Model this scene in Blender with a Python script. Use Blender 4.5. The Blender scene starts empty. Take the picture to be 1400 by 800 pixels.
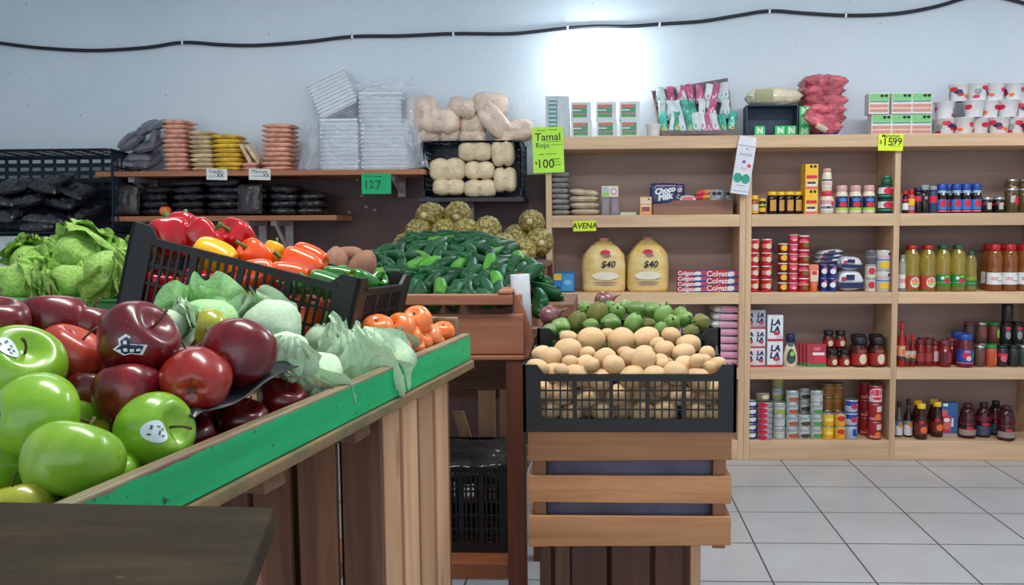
import bpy, bmesh, math, random
from mathutils import Vector, Matrix, Euler, noise
random.seed(11)
SC = bpy.context.scene
COL = SC.collection
PI = math.pi
R = math.radians
V = Vector

# ------------------------------------------------------------------ camera
F, CX, CY, H = 1118.7, 787.07, 400.0, 1.365
YAW, PIT, ROL = .0325, .0738, -.0053
fw = V((-math.sin(YAW) * math.cos(PIT), math.cos(YAW) * math.cos(PIT), -math.sin(PIT)))
rt = V((math.cos(YAW), math.sin(YAW), 0))
up = rt.cross(fw)
rt2 = rt * math.cos(ROL) + up * math.sin(ROL)
up2 = up * math.cos(ROL) - rt * math.sin(ROL)
EYE = V((0, 0, H))


def ray(px, py):
    return fw + rt2 * ((px - CX) / F) - up2 * ((py - CY) / F)


def PY(px, py, Y):
    d = ray(px, py)
    return EYE + d * (Y / d.y)


def PZ(px, py, z):
    d = ray(px, py)
    return EYE + d * ((z - H) / d.z)


def PD(px, py, d):
    return EYE + ray(px, py) * d


cam = bpy.data.cameras.new('camera')
cam.sensor_fit = 'HORIZONTAL'
cam.sensor_width = 36
cam.lens = 36 * F / 1400
cam.shift_x = (700 - CX) / 1400
cam.clip_start = .05
co = bpy.data.objects.new('camera', cam)
COL.objects.link(co)
m = Matrix((rt2, up2, -fw)).transposed().to_4x4()
m.translation = EYE
co.matrix_world = m
SC.camera = co
SC.view_settings.view_transform = 'Standard'
SC.view_settings.look = 'None'
SC.view_settings.gamma = 1
SC.view_settings.use_curve_mapping = False


# ------------------------------------------------------------------ materials
def lin(c):
    def f(u):
        u /= 255
        return u / 12.92 if u <= .04045 else ((u + .055) / 1.055) ** 2.4
    return (f(c[0]), f(c[1]), f(c[2]), 1)


MATS = {}


class NT:
    def __init__(s, name):
        s.m = bpy.data.materials.new(name)
        s.m.use_nodes = True
        s.t = s.m.node_tree
        s.b = s.t.nodes['Principled BSDF']

    def n(s, kind, **kw):
        x = s.t.nodes.new(kind)
        for k, v in kw.items():
            if k in x.inputs.keys():
                x.inputs[k].default_value = v
            else:
                setattr(x, k, v)
        return x

    def l(s, a, b):
        s.t.links.new(a, b)

    def coords(s, scale=(1, 1, 1), rnd=True):
        tc = s.n('ShaderNodeTexCoord')
        mp = s.n('ShaderNodeMapping')
        mp.inputs['Scale'].default_value = scale
        s.l(tc.outputs['Object'], mp.inputs['Vector'])
        if rnd:
            oi = s.n('ShaderNodeObjectInfo')
            mu = s.n('ShaderNodeMath', operation='MULTIPLY')
            mu.inputs[1].default_value = 37.0
            s.l(oi.outputs['Random'], mu.inputs[0])
            s.l(mu.outputs[0], mp.inputs['Location'])
        return mp.outputs['Vector']

    def noise(s, vec, scale, detail=3, rough=.55, dist=0):
        x = s.n('ShaderNodeTexNoise')
        x.inputs['Scale'].default_value = scale
        x.inputs['Detail'].default_value = detail
        x.inputs['Roughness'].default_value = rough
        x.inputs['Distortion'].default_value = dist
        s.l(vec, x.inputs['Vector'])
        return x.outputs['Fac']

    def ramp(s, fac, stops):
        x = s.n('ShaderNodeValToRGB')
        e = x.color_ramp.elements
        while len(e) < len(stops):
            e.new(.5)
        for i, (p, c) in enumerate(stops):
            e[i].position = p
            e[i].color = c if len(c) == 4 else lin(c)
        s.l(fac, x.inputs['Fac'])
        return x.outputs['Color']

    def mix(s, fac, a, b, mode='MIX'):
        x = s.n('ShaderNodeMix', data_type='RGBA', blend_type=mode)
        for sock, v in ((x.inputs[0], fac), (x.inputs[6], a), (x.inputs[7], b)):
            if hasattr(v, 'is_linked'):
                s.l(v, sock)
            elif isinstance(v, (int, float)):
                sock.default_value = v
            else:
                sock.default_value = v if len(v) == 4 else lin(v)
        return x.outputs[2]

    def bump(s, hgt, strength=.2, dist=.01):
        x = s.n('ShaderNodeBump')
        x.inputs['Strength'].default_value = strength
        x.inputs['Distance'].default_value = dist
        s.l(hgt, x.inputs['Height'])
        s.l(x.outputs[0], s.b.inputs['Normal'])

    def base(s, c):
        if hasattr(c, 'is_linked'):
            s.l(c, s.b.inputs['Base Color'])
        else:
            s.b.inputs['Base Color'].default_value = lin(c)

    def vary(s, col, amt=.25):
        """small per-object brightness difference"""
        oi = s.n('ShaderNodeObjectInfo')
        mr = s.n('ShaderNodeMapRange')
        mr.inputs['To Min'].default_value = 1 - amt
        mr.inputs['To Max'].default_value = 1 + amt
        s.l(oi.outputs['Random'], mr.inputs['Value'])
        hs = s.n('ShaderNodeHueSaturation')
        s.l(mr.outputs[0], hs.inputs['Value'])
        s.l(col, hs.inputs['Color'])
        return hs.outputs['Color']

    def set(s, **kw):
        for k, v in kw.items():
            s.b.inputs[k.replace('_', ' ')].default_value = v


def mat(name, col, rough=.5, var=.08, scale=20, bump=0, bscale=60, metal=0, coat=0, sss=0, trans=0, obj=0, dist=.004):
    if name in MATS:
        return MATS[name]
    t = NT(name)
    vec = t.coords()
    c = col
    if var:
        f = t.noise(vec, scale)
        lo = tuple(max(0, x * (1 - var)) for x in col)
        hi = tuple(min(255, x * (1 + var)) for x in col)
        c = t.ramp(f, [(.3, lo), (.7, hi)])
        if obj:
            c = t.vary(c, obj)
    t.base(c)
    t.set(Roughness=rough, Metallic=metal, Coat_Weight=coat, Transmission_Weight=trans)
    if sss:
        t.set(Subsurface_Weight=sss, Subsurface_Scale=.02)
    if bump:
        t.bump(t.noise(vec, bscale, 4), bump, dist)
    MATS[name] = t.m
    return t.m


def wood(name, c1, c2, axis='x', rough=.65, scale=1.0, dirt=None, obj=.12, knots=True):
    if name in MATS:
        return MATS[name]
    t = NT(name)
    s = {'x': (3, 40, 40), 'y': (40, 3, 40), 'z': (40, 40, 3)}[axis]
    vec = t.coords(tuple(k * scale for k in s))
    f = t.noise(vec, 1.0, 5, .6, .6)
    c = t.ramp(f, [(.3, c1), (.5, tuple((a + b) / 2 for a, b in zip(c1, c2))), (.72, c2)])
    v2 = t.coords(tuple(k * scale * .12 for k in s))
    g = t.noise(v2, 1.5, 3, .6, .4)
    c = t.mix(t.ramp(g, [(.45, (0, 0, 0, 1)), (.75, (.55, .55, .55, 1))]), c, tuple(x * .62 for x in c1))
    if knots:
        vo = t.n('ShaderNodeTexVoronoi')
        k = {'x': (1.5, 9, 9), 'y': (9, 1.5, 9), 'z': (9, 9, 1.5)}[axis]
        t.l(t.coords(k), vo.inputs['Vector'])
        vo.inputs['Scale'].default_value = 1.3
        c = t.mix(t.ramp(vo.outputs['Distance'], [(.04, (.8, .8, .8, 1)), (.13, (0, 0, 0, 1))]), c, tuple(x * .4 for x in c1))
    if dirt:
        d = t.noise(t.coords((1, 1, 1)), 14, 5, .65)
        c = t.mix(t.ramp(d, [(.45, (0, 0, 0, 1)), (.7, (.8, .8, .8, 1))]), c, dirt)
    if obj:
        c = t.vary(c, obj)
    t.base(c)
    t.set(Roughness=rough)
    t.bump(f, .25, .003)
    MATS[name] = t.m
    return t.m


# ------------------------------------------------------------------ meshes
class MB:
    def __init__(s):
        s.v, s.f, s.m, s.s = [], [], [], []

    def add(s, vs, fs, mi=0, smooth=False, M=None):
        o = len(s.v)
        for p in vs:
            p = V(p)
            s.v.append(M @ p if M is not None else p)
        for k, f in enumerate(fs):
            s.f.append([i + o for i in f])
            s.m.append(mi[k] if isinstance(mi, (list, tuple)) else mi)
            s.s.append(smooth)
        return s

    def box(s, x0, x1, y0, y1, z0, z1, mi=0, M=None):
        vs = [(x, y, z) for z in (z0, z1) for y in (y0, y1) for x in (x0, x1)]
        fs = [(0, 2, 3, 1), (4, 5, 7, 6), (0, 1, 5, 4), (2, 6, 7, 3), (0, 4, 6, 2), (1, 3, 7, 5)]
        return s.add(vs, fs, mi, False, M)

    def hexa(s, b, t, mi=0, M=None):
        """eight corners: four below, four above, same winding (counter-clockwise from above)"""
        fs = [(3, 2, 1, 0), (4, 5, 6, 7), (0, 1, 5, 4), (1, 2, 6, 5), (2, 3, 7, 6), (3, 0, 4, 7)]
        return s.add(list(b) + list(t), fs, mi, False, M)

    def lathe(s, prof, n=20, mi=0, M=None, smooth=True, cap=True, lobe=None):
        """prof: (r, z) from bottom to top; mi int or one per segment"""
        vs, fs, ms = [], [], []
        for r, z in prof:
            for i in range(n):
                a = 2 * PI * i / n
                k = lobe(a, r, z) if lobe else 1
                vs.append((r * k * math.cos(a), r * k * math.sin(a), z))
        for j in range(len(prof) - 1):
            for i in range(n):
                fs.append((j * n + i, j * n + (i + 1) % n, (j + 1) * n + (i + 1) % n, (j + 1) * n + i))
                ms.append(mi[j] if isinstance(mi, (list, tuple)) else mi)
        if cap:
            fs.append(tuple(range(n - 1, -1, -1)))
            ms.append(mi[0] if isinstance(mi, (list, tuple)) else mi)
            fs.append(tuple((len(prof) - 1) * n + i for i in range(n)))
            ms.append(mi[-1] if isinstance(mi, (list, tuple)) else mi)
        return s.add(vs, fs, ms, smooth, M)

    def patch(s, r, a0, a1, z0, z1, mi=0, n=6, r2=None, M=None):
        """curved patch of label; angle 0 faces the shop (-Y), degrees"""
        vs, fs = [], []
        r2 = r if r2 is None else r2
        for i in range(n + 1):
            a = R(-90 + a0 + (a1 - a0) * i / n)
            vs += [(r * math.cos(a), r * math.sin(a), z0), (r2 * math.cos(a), r2 * math.sin(a), z1)]
        for i in range(n):
            fs.append((2 * i, 2 * i + 2, 2 * i + 3, 2 * i + 1))
        return s.add(vs, fs, mi, True, M)

    def disc(s, r, ac, zc, w, h, mi=0, n=14, M=None, eps=.0004):
        """oval mark wrapped on a cylinder"""
        vs = []
        for i in range(n + 1):
            t = PI * i / n
            a = R(-90 + ac) - (w / 2 * math.cos(t)) / r
            hh = max(h / 2 * math.sin(t), h * .01)
            vs += [((r + eps) * math.cos(a), (r + eps) * math.sin(a), zc - hh), ((r + eps) * math.cos(a), (r + eps) * math.sin(a), zc + hh)]
        return s.add(vs, [(2 * i, 2 * i + 2, 2 * i + 3, 2 * i + 1) for i in range(n)], mi, False, M)

    def tube(s, pts, r, n=8, mi=0, M=None, closed=False):
        pts = [V(p) for p in pts]
        vs, fs = [], []
        N = len(pts)
        last = None
        for i, p in enumerate(pts):
            if closed:
                d = pts[(i + 1) % N] - pts[i - 1]
            else:
                d = pts[min(i + 1, N - 1)] - pts[max(i - 1, 0)]
            d.normalize()
            if last is None:
                a = d.orthogonal().normalized()
            else:
                a = (last - d * last.dot(d)).normalized()
            last = a
            b = d.cross(a)
            rr = r[i] if isinstance(r, (list, tuple)) else r
            for k in range(n):
                t = 2 * PI * k / n
                vs.append(p + (a * math.cos(t) + b * math.sin(t)) * rr)
        for i in range(N if closed else N - 1):
            j = (i + 1) % N
            for k in range(n):
                fs.append((i * n + k, i * n + (k + 1) % n, j * n + (k + 1) % n, j * n + k))
        if not closed:
            fs.append(tuple(range(n - 1, -1, -1)))
            fs.append(tuple((N - 1) * n + k for k in range(n)))
        return s.add(vs, fs, mi, True, M)

    def grid(s, fn, nu, nv, mi=0, closeu=False, M=None, smooth=True):
        vs = [fn(i / nu, j / nv) for j in range(nv + 1) for i in range(nu if closeu else nu + 1)]
        w = nu if closeu else nu + 1
        fs = []
        for j in range(nv):
            for i in range(nu):
                i2 = (i + 1) % w if closeu else i + 1
                fs.append((j * w + i, j * w + i2, (j + 1) * w + i2, (j + 1) * w + i))
        return s.add(vs, fs, mi, smooth, M)

    def mesh(s, name, mats, bevel=0, seg=2):
        me = bpy.data.meshes.new(name)
        me.from_pydata([tuple(p) for p in s.v], [], s.f)
        for mm in (mats if isinstance(mats, (list, tuple)) else [mats]):
            me.materials.append(mm)
        me.polygons.foreach_set('material_index', s.m)
        me.polygons.foreach_set('use_smooth', s.s)
        me.update()
        if bevel:
            bm = bmesh.new()
            bm.from_mesh(me)
            bmesh.ops.bevel(bm, geom=bm.edges[:], offset=bevel, segments=seg, affect='EDGES', profile=.5, clamp_overlap=True)
            bm.to_mesh(me)
            bm.free()
        return me

    def build(s, name, mats, parent=None, bevel=0, seg=2):
        return link(name, s.mesh(name, mats, bevel, seg), parent)


def link(name, me, parent=None):
    o = bpy.data.objects.new(name, me)
    COL.objects.link(o)
    if parent is not None:
        o.parent = parent
    return o


def tag(o, label, cat, group=None):
    o['label'] = label
    o['category'] = cat
    if group:
        o['group'] = group
    return o


def thing(name, label=None, cat=None, loc=(0, 0, 0), rot=(0, 0, 0), group=None, M=None):
    o = bpy.data.objects.new(name, None)
    o.empty_display_size = .05
    COL.objects.link(o)
    if M is not None:
        o.matrix_world = M
    else:
        o.location = loc
        o.rotation_euler = rot
    if label:
        tag(o, label, cat, group)
    return o


def struct(name, mb, mats, bevel=0):
    o = mb.build(name, mats, None, bevel)
    o['kind'] = 'structure'
    return o


def dup(root):
    r = root.copy()
    COL.objects.link(r)
    for ch in list(root.children):
        c = ch.copy()
        COL.objects.link(c)
        c.parent = r
        for g in list(ch.children):
            d = g.copy()
            COL.objects.link(d)
            d.parent = c
    return r


PROTO = {}


def inst(key, builder, loc, label, cat, group=None, rot=(0, 0, 0), scale=None):
    """first use builds the thing, later uses copy it and its parts"""
    if key in PROTO:
        o = dup(PROTO[key])
    else:
        o = builder()
        PROTO[key] = o
    o.matrix_world = Matrix.Translation(V(loc)) @ (rot if isinstance(rot, Matrix) else Euler(rot).to_matrix().to_4x4()) @ Matrix.Diagonal((scale if isinstance(scale, (tuple, list)) else (scale or 1,) * 3)).to_4x4()
    for k in ('group',):
        if k in o:
            del o[k]
    tag(o, label, cat, group)
    return o


def look(axis_dir, spin=0):
    """rotation that brings local +Z to axis_dir"""
    return V(axis_dir).to_track_quat('Z', 'Y').to_matrix().to_4x4() @ Matrix.Rotation(spin, 4, 'Z')


def nz(p, s, seed=0):
    return noise.noise(V(p) * s + V((seed * 7.3, seed * 3.1, seed * 1.7)))


TXT = {}


def text_mesh(body, size, mt, bold=0, shear=0, align='CENTER'):
    key = (body, size, mt.name, bold, shear, align)
    if key not in TXT:
        cu = bpy.data.curves.new('lettering', 'FONT')
        cu.body = body
        cu.size = size
        cu.align_x = align
        cu.align_y = 'CENTER'
        cu.offset = bold
        cu.shear = shear
        cu.resolution_u = 3
        cu.extrude = .0003
        ob = bpy.data.objects.new('lettering', cu)
        COL.objects.link(ob)
        dg = bpy.context.evaluated_depsgraph_get()
        me = bpy.data.meshes.new_from_object(ob.evaluated_get(dg))
        me.materials.clear()
        me.materials.append(mt)
        bpy.data.objects.remove(ob)
        TXT[key] = me
    return TXT[key]


def text(name, body, size, mt, parent, loc, rot=(PI / 2, 0, 0), **kw):
    o = link(name, text_mesh(body, size, mt, **kw), parent)
    o.location = loc
    o.rotation_euler = rot
    return o


ORD = ['zeroth', 'first', 'second', 'third', 'fourth', 'fifth', 'sixth', 'seventh', 'eighth', 'ninth', 'tenth', 'eleventh', 'twelfth', 'thirteenth',
       'fourteenth', 'fifteenth', 'sixteenth', 'seventeenth', 'eighteenth', 'nineteenth', 'twentieth']


def nth(i):
    return ORD[i]


def tier(k, n):
    """place in a stack, counted from below"""
    if n == 1:
        return ''
    if k == 0:
        return 'bottom'
    if k == n - 1:
        return 'top'
    return nth(k + 1) + ' from bottom' if n > 3 else 'middle'
# ------------------------------------------------------------------ the room
YS = 4.84          # front plane of the shelving
YW = 5.2           # back wall
XL, XR = -4.3, 3.7
HC = 3.15

t = NT('white_plaster')
vec = t.coords(rnd=False)
f1 = t.noise(vec, 1.2, 4, .6)
c = t.ramp(f1, [(.3, (212, 223, 232)), (.7, (224, 233, 240))])
f2 = t.noise(vec, 26, 3, .5)
c = t.mix(t.ramp(f2, [(.73, (0, 0, 0, 1)), (.77, (.75, .75, .75, 1))]), c, (120, 128, 135))
t.base(c)
t.set(Roughness=.75)
vo = t.n('ShaderNodeTexVoronoi', feature='DISTANCE_TO_EDGE')
vo.inputs['Scale'].default_value = 1.1
dv = t.n('ShaderNodeMix', data_type='VECTOR')
t.l(vec, vo.inputs['Vector'])
mm = t.n('ShaderNodeMath', operation='MULTIPLY_ADD')
mm.inputs[1].default_value = .6
t.l(t.noise(vec, 5, 6, .6), mm.inputs[0])
t.l(t.noise(vec, 60, 3, .6), mm.inputs[2])
t.bump(mm.outputs[0], .22, .012)
PLASTER = t.m

t = NT('white_floor_tile')
tc = t.n('ShaderNodeTexCoord')
sx = t.n('ShaderNodeSeparateXYZ')
t.l(tc.outputs['Object'], sx.inputs[0])
TX0, TY0, TS = 1.0619, 4.7225, .4


def groove(sock, off):
    a = t.n('ShaderNodeMath', operation='SUBTRACT')
    a.inputs[1].default_value = off - 40 * TS
    t.l(sock, a.inputs[0])
    b = t.n('ShaderNodeMath', operation='DIVIDE')
    b.inputs[1].default_value = TS
    t.l(a.outputs[0], b.inputs[0])
    c_ = t.n('ShaderNodeMath', operation='FRACT')
    t.l(b.outputs[0], c_.inputs[0])
    d_ = t.n('ShaderNodeMath', operation='PINGPONG')
    d_.inputs[1].default_value = .5
    t.l(c_.outputs[0], d_.inputs[0])
    return d_.outputs[0]


gx, gy = groove(sx.outputs[0], TX0), groove(sx.outputs[1], TY0)
mn = t.n('ShaderNodeMath', operation='MINIMUM')
t.l(gx, mn.inputs[0])
t.l(gy, mn.inputs[1])
vec = t.coords(rnd=False)
tile = t.ramp(t.noise(vec, 3, 4, .6), [(.3, (168, 169, 170)), (.7, (180, 182, 184))])
spk = t.noise(vec, 34, 2, .5)
tile = t.mix(t.ramp(spk, [(.74, (0, 0, 0, 1)), (.78, (.7, .7, .7, 1))]), tile, (120, 120, 112))
t.base(t.mix(t.ramp(mn.outputs[0], [(.0065, (1, 1, 1, 1)), (.0105, (0, 0, 0, 1))]), tile, (52, 54, 58)))
t.set(Roughness=.28)
t.bump(t.ramp(mn.outputs[0], [(.006, (0, 0, 0, 1)), (.016, (1, 1, 1, 1))]), .4, .004)
TILE = t.m

struct('floor', MB().box(XL, XR, -3.2, YW + .15, -.12, 0), TILE)
struct('wall_back', MB().box(XL - .15, XR + .15, YW, YW + .15, -.12, HC), PLASTER)
struct('wall_left', MB().box(XL - .15, XL, -3.2, YW, -.12, HC), PLASTER)
struct('wall_right', MB().box(XR, XR + .15, -3.2, YW, -.12, HC), PLASTER)
struct('ceiling', MB().box(XL - .15, XR + .15, -3.2, YW + .15, HC, HC + .15), PLASTER)
# dark painted wainscot on the lower back wall
zp = PY(480, 241, YW).z
t = NT('maroon_wall_paint')
vec = t.coords(rnd=False)
c = t.ramp(t.noise(vec, 2.5, 5, .6), [(.3, (58, 34, 32)), (.7, (82, 48, 44))])
fl = t.n('ShaderNodeTexVoronoi')
t.l(t.coords((1, 1, 1.6), rnd=False), fl.inputs['Vector'])
fl.inputs['Scale'].default_value = 9
msk = t.noise(vec, 2.1, 1, .5)
c2 = t.mix(t.ramp(fl.outputs['Distance'], [(.09, (.8, .8, .8, 1)), (.13, (0, 0, 0, 1))]), c, (178, 160, 150))
c = t.mix(t.ramp(msk, [(.56, (0, 0, 0, 1)), (.62, (.8, .8, .8, 1))]), c, c2)
t.base(c)
t.set(Roughness=.5)
t.bump(t.noise(vec, 30, 4, .6), .2, .006)
WAIN = t.m
struct('trim_1', MB().box(XL, XR, YW - .012, YW, 0, zp), WAIN, .003)

# ------------------------------------------------------------------ lamp on the wall, cable
SHINY_WHITE = mat('white_gloss_plastic', (232, 232, 230), .3, .02)
lp = PY(815, 88, YW)
t = NT('glowing_tube')
t.set(Roughness=.3, Emission_Strength=62.0)
t.b.inputs['Emission Color'].default_value = (.80, .93, 1, 1)
GLOW = t.m
lamp = thing('wall_lamp', 'bright round fluorescent lamp on the white wall above the stacked tea boxes', 'lamp', (lp.x, YW, lp.z))
MB().lathe([(.04, 0), (.055, .005), (.055, .05), (.03, .06), (.02, .10)], 24, 0, Matrix.Rotation(PI / 2, 4, 'X')).build('lamp_base', SHINY_WHITE, lamp)
MB().tube([(.10 * math.cos(a), -.13, .10 * math.sin(a)) for a in [2 * PI * k / 40 for k in range(40)]], .014, 10, 0, None, True).build('lamp_tube', GLOW, lamp)
mb = MB()
for k in range(3):
    a = 2 * PI * k / 3 + .5
    mb.tube([(.018 * math.cos(a), -.095, .018 * math.sin(a)), (.095 * math.cos(a), -.115, .095 * math.sin(a))], .003, 6)
mb.build('lamp_arm', SHINY_WHITE, lamp)

CABLE = mat('black_cable', (28, 34, 44), .45, .05)
pts = [(-30, 54), (0, 59), (60, 66), (130, 69), (200, 65), (250, 58), (300, 61), (350, 62), (420, 57), (482, 50), (550, 49), (620, 46), (700, 46), (770, 39), (815, 36),
       (860, 36), (902, 33), (960, 29), (1010, 21), (1052, 15), (1100, 18), (1156, 21), (1220, 19), (1275, 10), (1320, -3), (1345, -9), (1372, -3), (1410, 7)]
cp = [PY(x, y, YW - .015) for x, y in pts]
fine = []
for i in range(len(cp) - 1):
    a, b, c_, d_ = cp[max(i - 1, 0)], cp[i], cp[i + 1], cp[min(i + 2, len(cp) - 1)]
    for k in range(5):
        s = k / 5
        fine.append(.5 * ((2 * b) + (c_ - a) * s + (2 * a - 5 * b + 4 * c_ - d_) * s * s + (3 * b - a - 3 * c_ + d_) * s ** 3))
cab = MB().tube(fine, .011, 8).build('power_cable', CABLE)
tag(cab, 'black cable sagging between clips along the top of the white wall', 'cable')
clips = [(250, 58, 'under the leftmost end of'), (482, 50, 'above the wrapped foam trays on'), (620, 46, 'above the bread packs on'), (776, 38.5, 'just left of the lamp on'),
         (902, 33, 'just right of the lamp on'), (1156, 21, 'above the red bags on'), (1052, 15, 'above the noodle bag on')]
CLIP = mat('white_clip_plastic', (236, 238, 240), .4, .02)
for x, y, w in clips:
    p = PY(x, y, YW - .015)
    def mk():
        r_ = thing('cable_clip')
        MB().box(-.006, .006, -.014, .0145, -.015, .015).build('clip_body', CLIP, r_, .003)
        MB().lathe([(.004, 0), (.004, .004), (.002, .006)], 10, 0, Matrix.Translation((0, -.012, .013)) @ Matrix.Rotation(PI / 2, 4, 'X')).build('nail_head', mat('steel', (150, 150, 152), .3, .02, metal=1), r_)
        return r_
    lab = {250: 'white cable clip on the left wall end, above the beige bag stack', 482: 'white cable clip on the black cable above the wrapped foam trays', 620: 'white cable clip on the black cable above the bread packs',
           776: 'white cable clip just left of the bright wall lamp', 902: 'white cable clip just right of the lamp, above the sachet tray', 1156: 'white cable clip on the black cable above the red bag pile',
           1052: 'white cable clip where the cable crests above the pasta bag'}[x]
    inst('clip', mk, p, lab, 'cable clip', 'white clips holding the cable')

# ------------------------------------------------------------------ shelving
PINE = wood('pale_pine_shelf', (206, 168, 130), (226, 192, 154), 'x', .5, .6, knots=False)
PINEZ = wood('pale_pine_upright', (206, 168, 130), (226, 192, 154), 'z', .5, .6, knots=False)
PLY = wood('brown_back_panel', (168, 140, 130), (184, 157, 146), 'x', .6, .35, obj=0, knots=False)
ST = [.118, .5546, 1.004, 1.463, 1.92]      # shelf tops
SB = [0, .486, .935, 1.391, 1.847]          # underside of front edges
XA, XB, XC = -.3136, .8419, 1.7166
DEP = .345


def shelving(name, label, xs, x1, wide):
    r_ = thing(name, label, 'shelving unit', (xs[0], YS, 0))
    x0 = xs[0]
    for k in range(5):
        o = MB().box(.018 if k < 4 else (-.02 if not wide else 0), x1 - x0 - (.018 if k < 4 else 0), 0, DEP - .012, SB[k], ST[k]).build('shelf' if k else 'plinth_shelf', PINE, r_, .003)
    for j, x in enumerate(list(xs) + [x1]):
        w = .034
        a = x - x0 - (w if (j == len(xs)) else (w / 2 if j else 0))
        MB().box(a, a + w, .004, DEP - .012, 0.0, 1.847).build('side_panel' if j in (0, len(xs)) else 'divider', PINEZ, r_, .002)
    MB().box(.002, x1 - x0 - .002, DEP - .012, DEP, .002, 1.9).build('back_panel', PLY, r_)
    return r_


# the shelves run between uprights: build bay by bay so that boards meet uprights cleanly
def shelving2(name, label, bays, top):
    x0 = bays[0][0]
    r_ = thing(name, label, 'shelving unit', (0, YS, 0))
    e = bays[-1][1]
    for a, b in bays:
        for k in range(4):
            MB().box(a + .017, b - .017, 0, DEP - .012, SB[k], ST[k]).build('shelf' if k else 'plinth', PINE, r_, .003)
    MB().box(top[0], top[1], -.012, DEP - .012, SB[4], ST[4]).build('top_board', PINE, r_, .003)
    xs = [a for a, b in bays] + [e]
    for j, x in enumerate(xs):
        MB().box(x - .017, x + .017, .002, DEP - .012, 0, SB[4]).build('upright', PINEZ, r_, .002)
    MB().box(x0 - .017, e + .017, DEP - .012, DEP, .003, ST[4] - .01).build('back_panel', PLY, r_)
    return r_


shelving2('shelving_unit', 'pale pine shelving unit holding yellow sacks, behind the potatoes', [(XA, XB - .018)], (XA - .03, XB - .001))
shelving2('shelving_unit', 'pale pine shelving unit of tins, jars and oil, at the right', [(XB + .017, XC), (XC, 2.62), (2.62, 3.5)], (XB, 3.52))
# ------------------------------------------------------------------ produce stand on the left
GREEN = wood('worn_green_paint', (10, 132, 82), (22, 158, 98), 'x', .45, .5, obj=.03, knots=False)
t = NT('worn_green_rail')
vec = t.coords((4, 30, 30))
c = t.ramp(t.noise(vec, 1, 4, .6), [(.3, (0, 152, 90)), (.7, (14, 186, 114))])
chip = t.noise(t.coords((1, 1, 1)), 55, 4, .6)
c = t.mix(t.ramp(chip, [(.64, (0, 0, 0, 1)), (.69, (.9, .9, .9, 1))]), c, (18, 74, 48))
geo = t.n('ShaderNodeNewGeometry')
tc = t.n('ShaderNodeTexCoord')
sz = t.n('ShaderNodeSeparateXYZ')
t.l(tc.outputs['Object'], sz.inputs[0])
# the paint is worn off along the upper arris and inside
wr = t.n('ShaderNodeMath', operation='MULTIPLY_ADD')
wr.inputs[1].default_value = .012
wr.inputs[2].default_value = -.006
t.l(t.noise(t.coords((6, 1, 1)), 6, 4, .7), wr.inputs[0])
ad = t.n('ShaderNodeMath', operation='ADD')
t.l(sz.outputs[2], ad.inputs[0])
t.l(wr.outputs[0], ad.inputs[1])
w2 = t.ramp(ad.outputs[0], [(.0, (0, 0, 0, 1)), (.0035, (1, 1, 1, 1))])
w2 = t.ramp(ad.outputs[0], [(0, (0, 0, 0, 1)), (1, (1, 1, 1, 1))])
gt = t.n('ShaderNodeMath', operation='GREATER_THAN')
gt.inputs[1].default_value = -.0045
t.l(ad.outputs[0], gt.inputs[0])
bare = t.ramp(t.noise(t.coords((5, 40, 40)), 1, 3, .6), [(.35, (112, 84, 66)), (.6, (140, 128, 100)), (.75, (110, 150, 110))])
t.base(t.mix(gt.outputs[0], c, bare))
t.set(Roughness=.5)
t.bump(chip, .15, .002)
RAIL = t.m

OLDW = wood('weathered_brown_board', (104, 70, 52), (142, 102, 76), 'x', .7, .8)
OLDWY = wood('weathered_brown_board_deep', (104, 70, 52), (142, 102, 76), 'y', .7, .8)
KS = .92
A_ = PD(265, 617, 1.02 * KS)
B_ = PD(643, 456, 1.93 * KS)
ex = (B_ - A_).normalized()
ey = V((0, 0, 1)).cross(ex).normalized()
ez = ex.cross(ey)
MST = Matrix((ex, ey, ez)).transposed().to_4x4()
MST.translation = B_
LN = 1.10
stand = thing('produce_stand', 'low green-painted wooden display bed with worn rail, holding apples, lettuces and tomatoes', 'produce stand', M=MST)
MB().box(-LN, 0, 0, .02, -.0575, 0).build('side_rail', RAIL, stand, .0025)
MB().box(-.03, -.012, .02, .42, -.057, .038).build('end_rail', RAIL, stand, .004)
mb = MB()
for k in range(9):
    a = .0 + k * .1135
    mb.box(-LN - .02, .006 - .004 * (k % 3), a - .006, a + .104, -.077, -.0585)
mb.build('bed_board', wood('raw_bed_board', (128, 96, 66), (164, 134, 96), 'x', .7, .8, dirt=(70, 96, 60)), stand, .003)
mb = MB()
for s in (-1.0, -.70, -.45):
    mb.box(s, s + .05, .03, .98, -.115, -.0775)
mb.build('cross_batten', OLDWY, stand, .003)
YAWR = math.atan2(ex.y, ex.x) - PI / 2


def lp_(s, y, z=0):
    return MST @ V((s, y, z))


# slatted crates that carry the stand
DARKW = wood('dark_crate_slat', (92, 56, 38), (134, 92, 66), 'z', .7, .7, obj=.3)
LIGHTW = wood('light_crate_slat', (190, 142, 106), (216, 172, 134), 'z', .65, .7, obj=.15)
POSTW = wood('dark_red_post', (92, 46, 30), (124, 68, 46), 'z', .6, .7, obj=.05)


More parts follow.
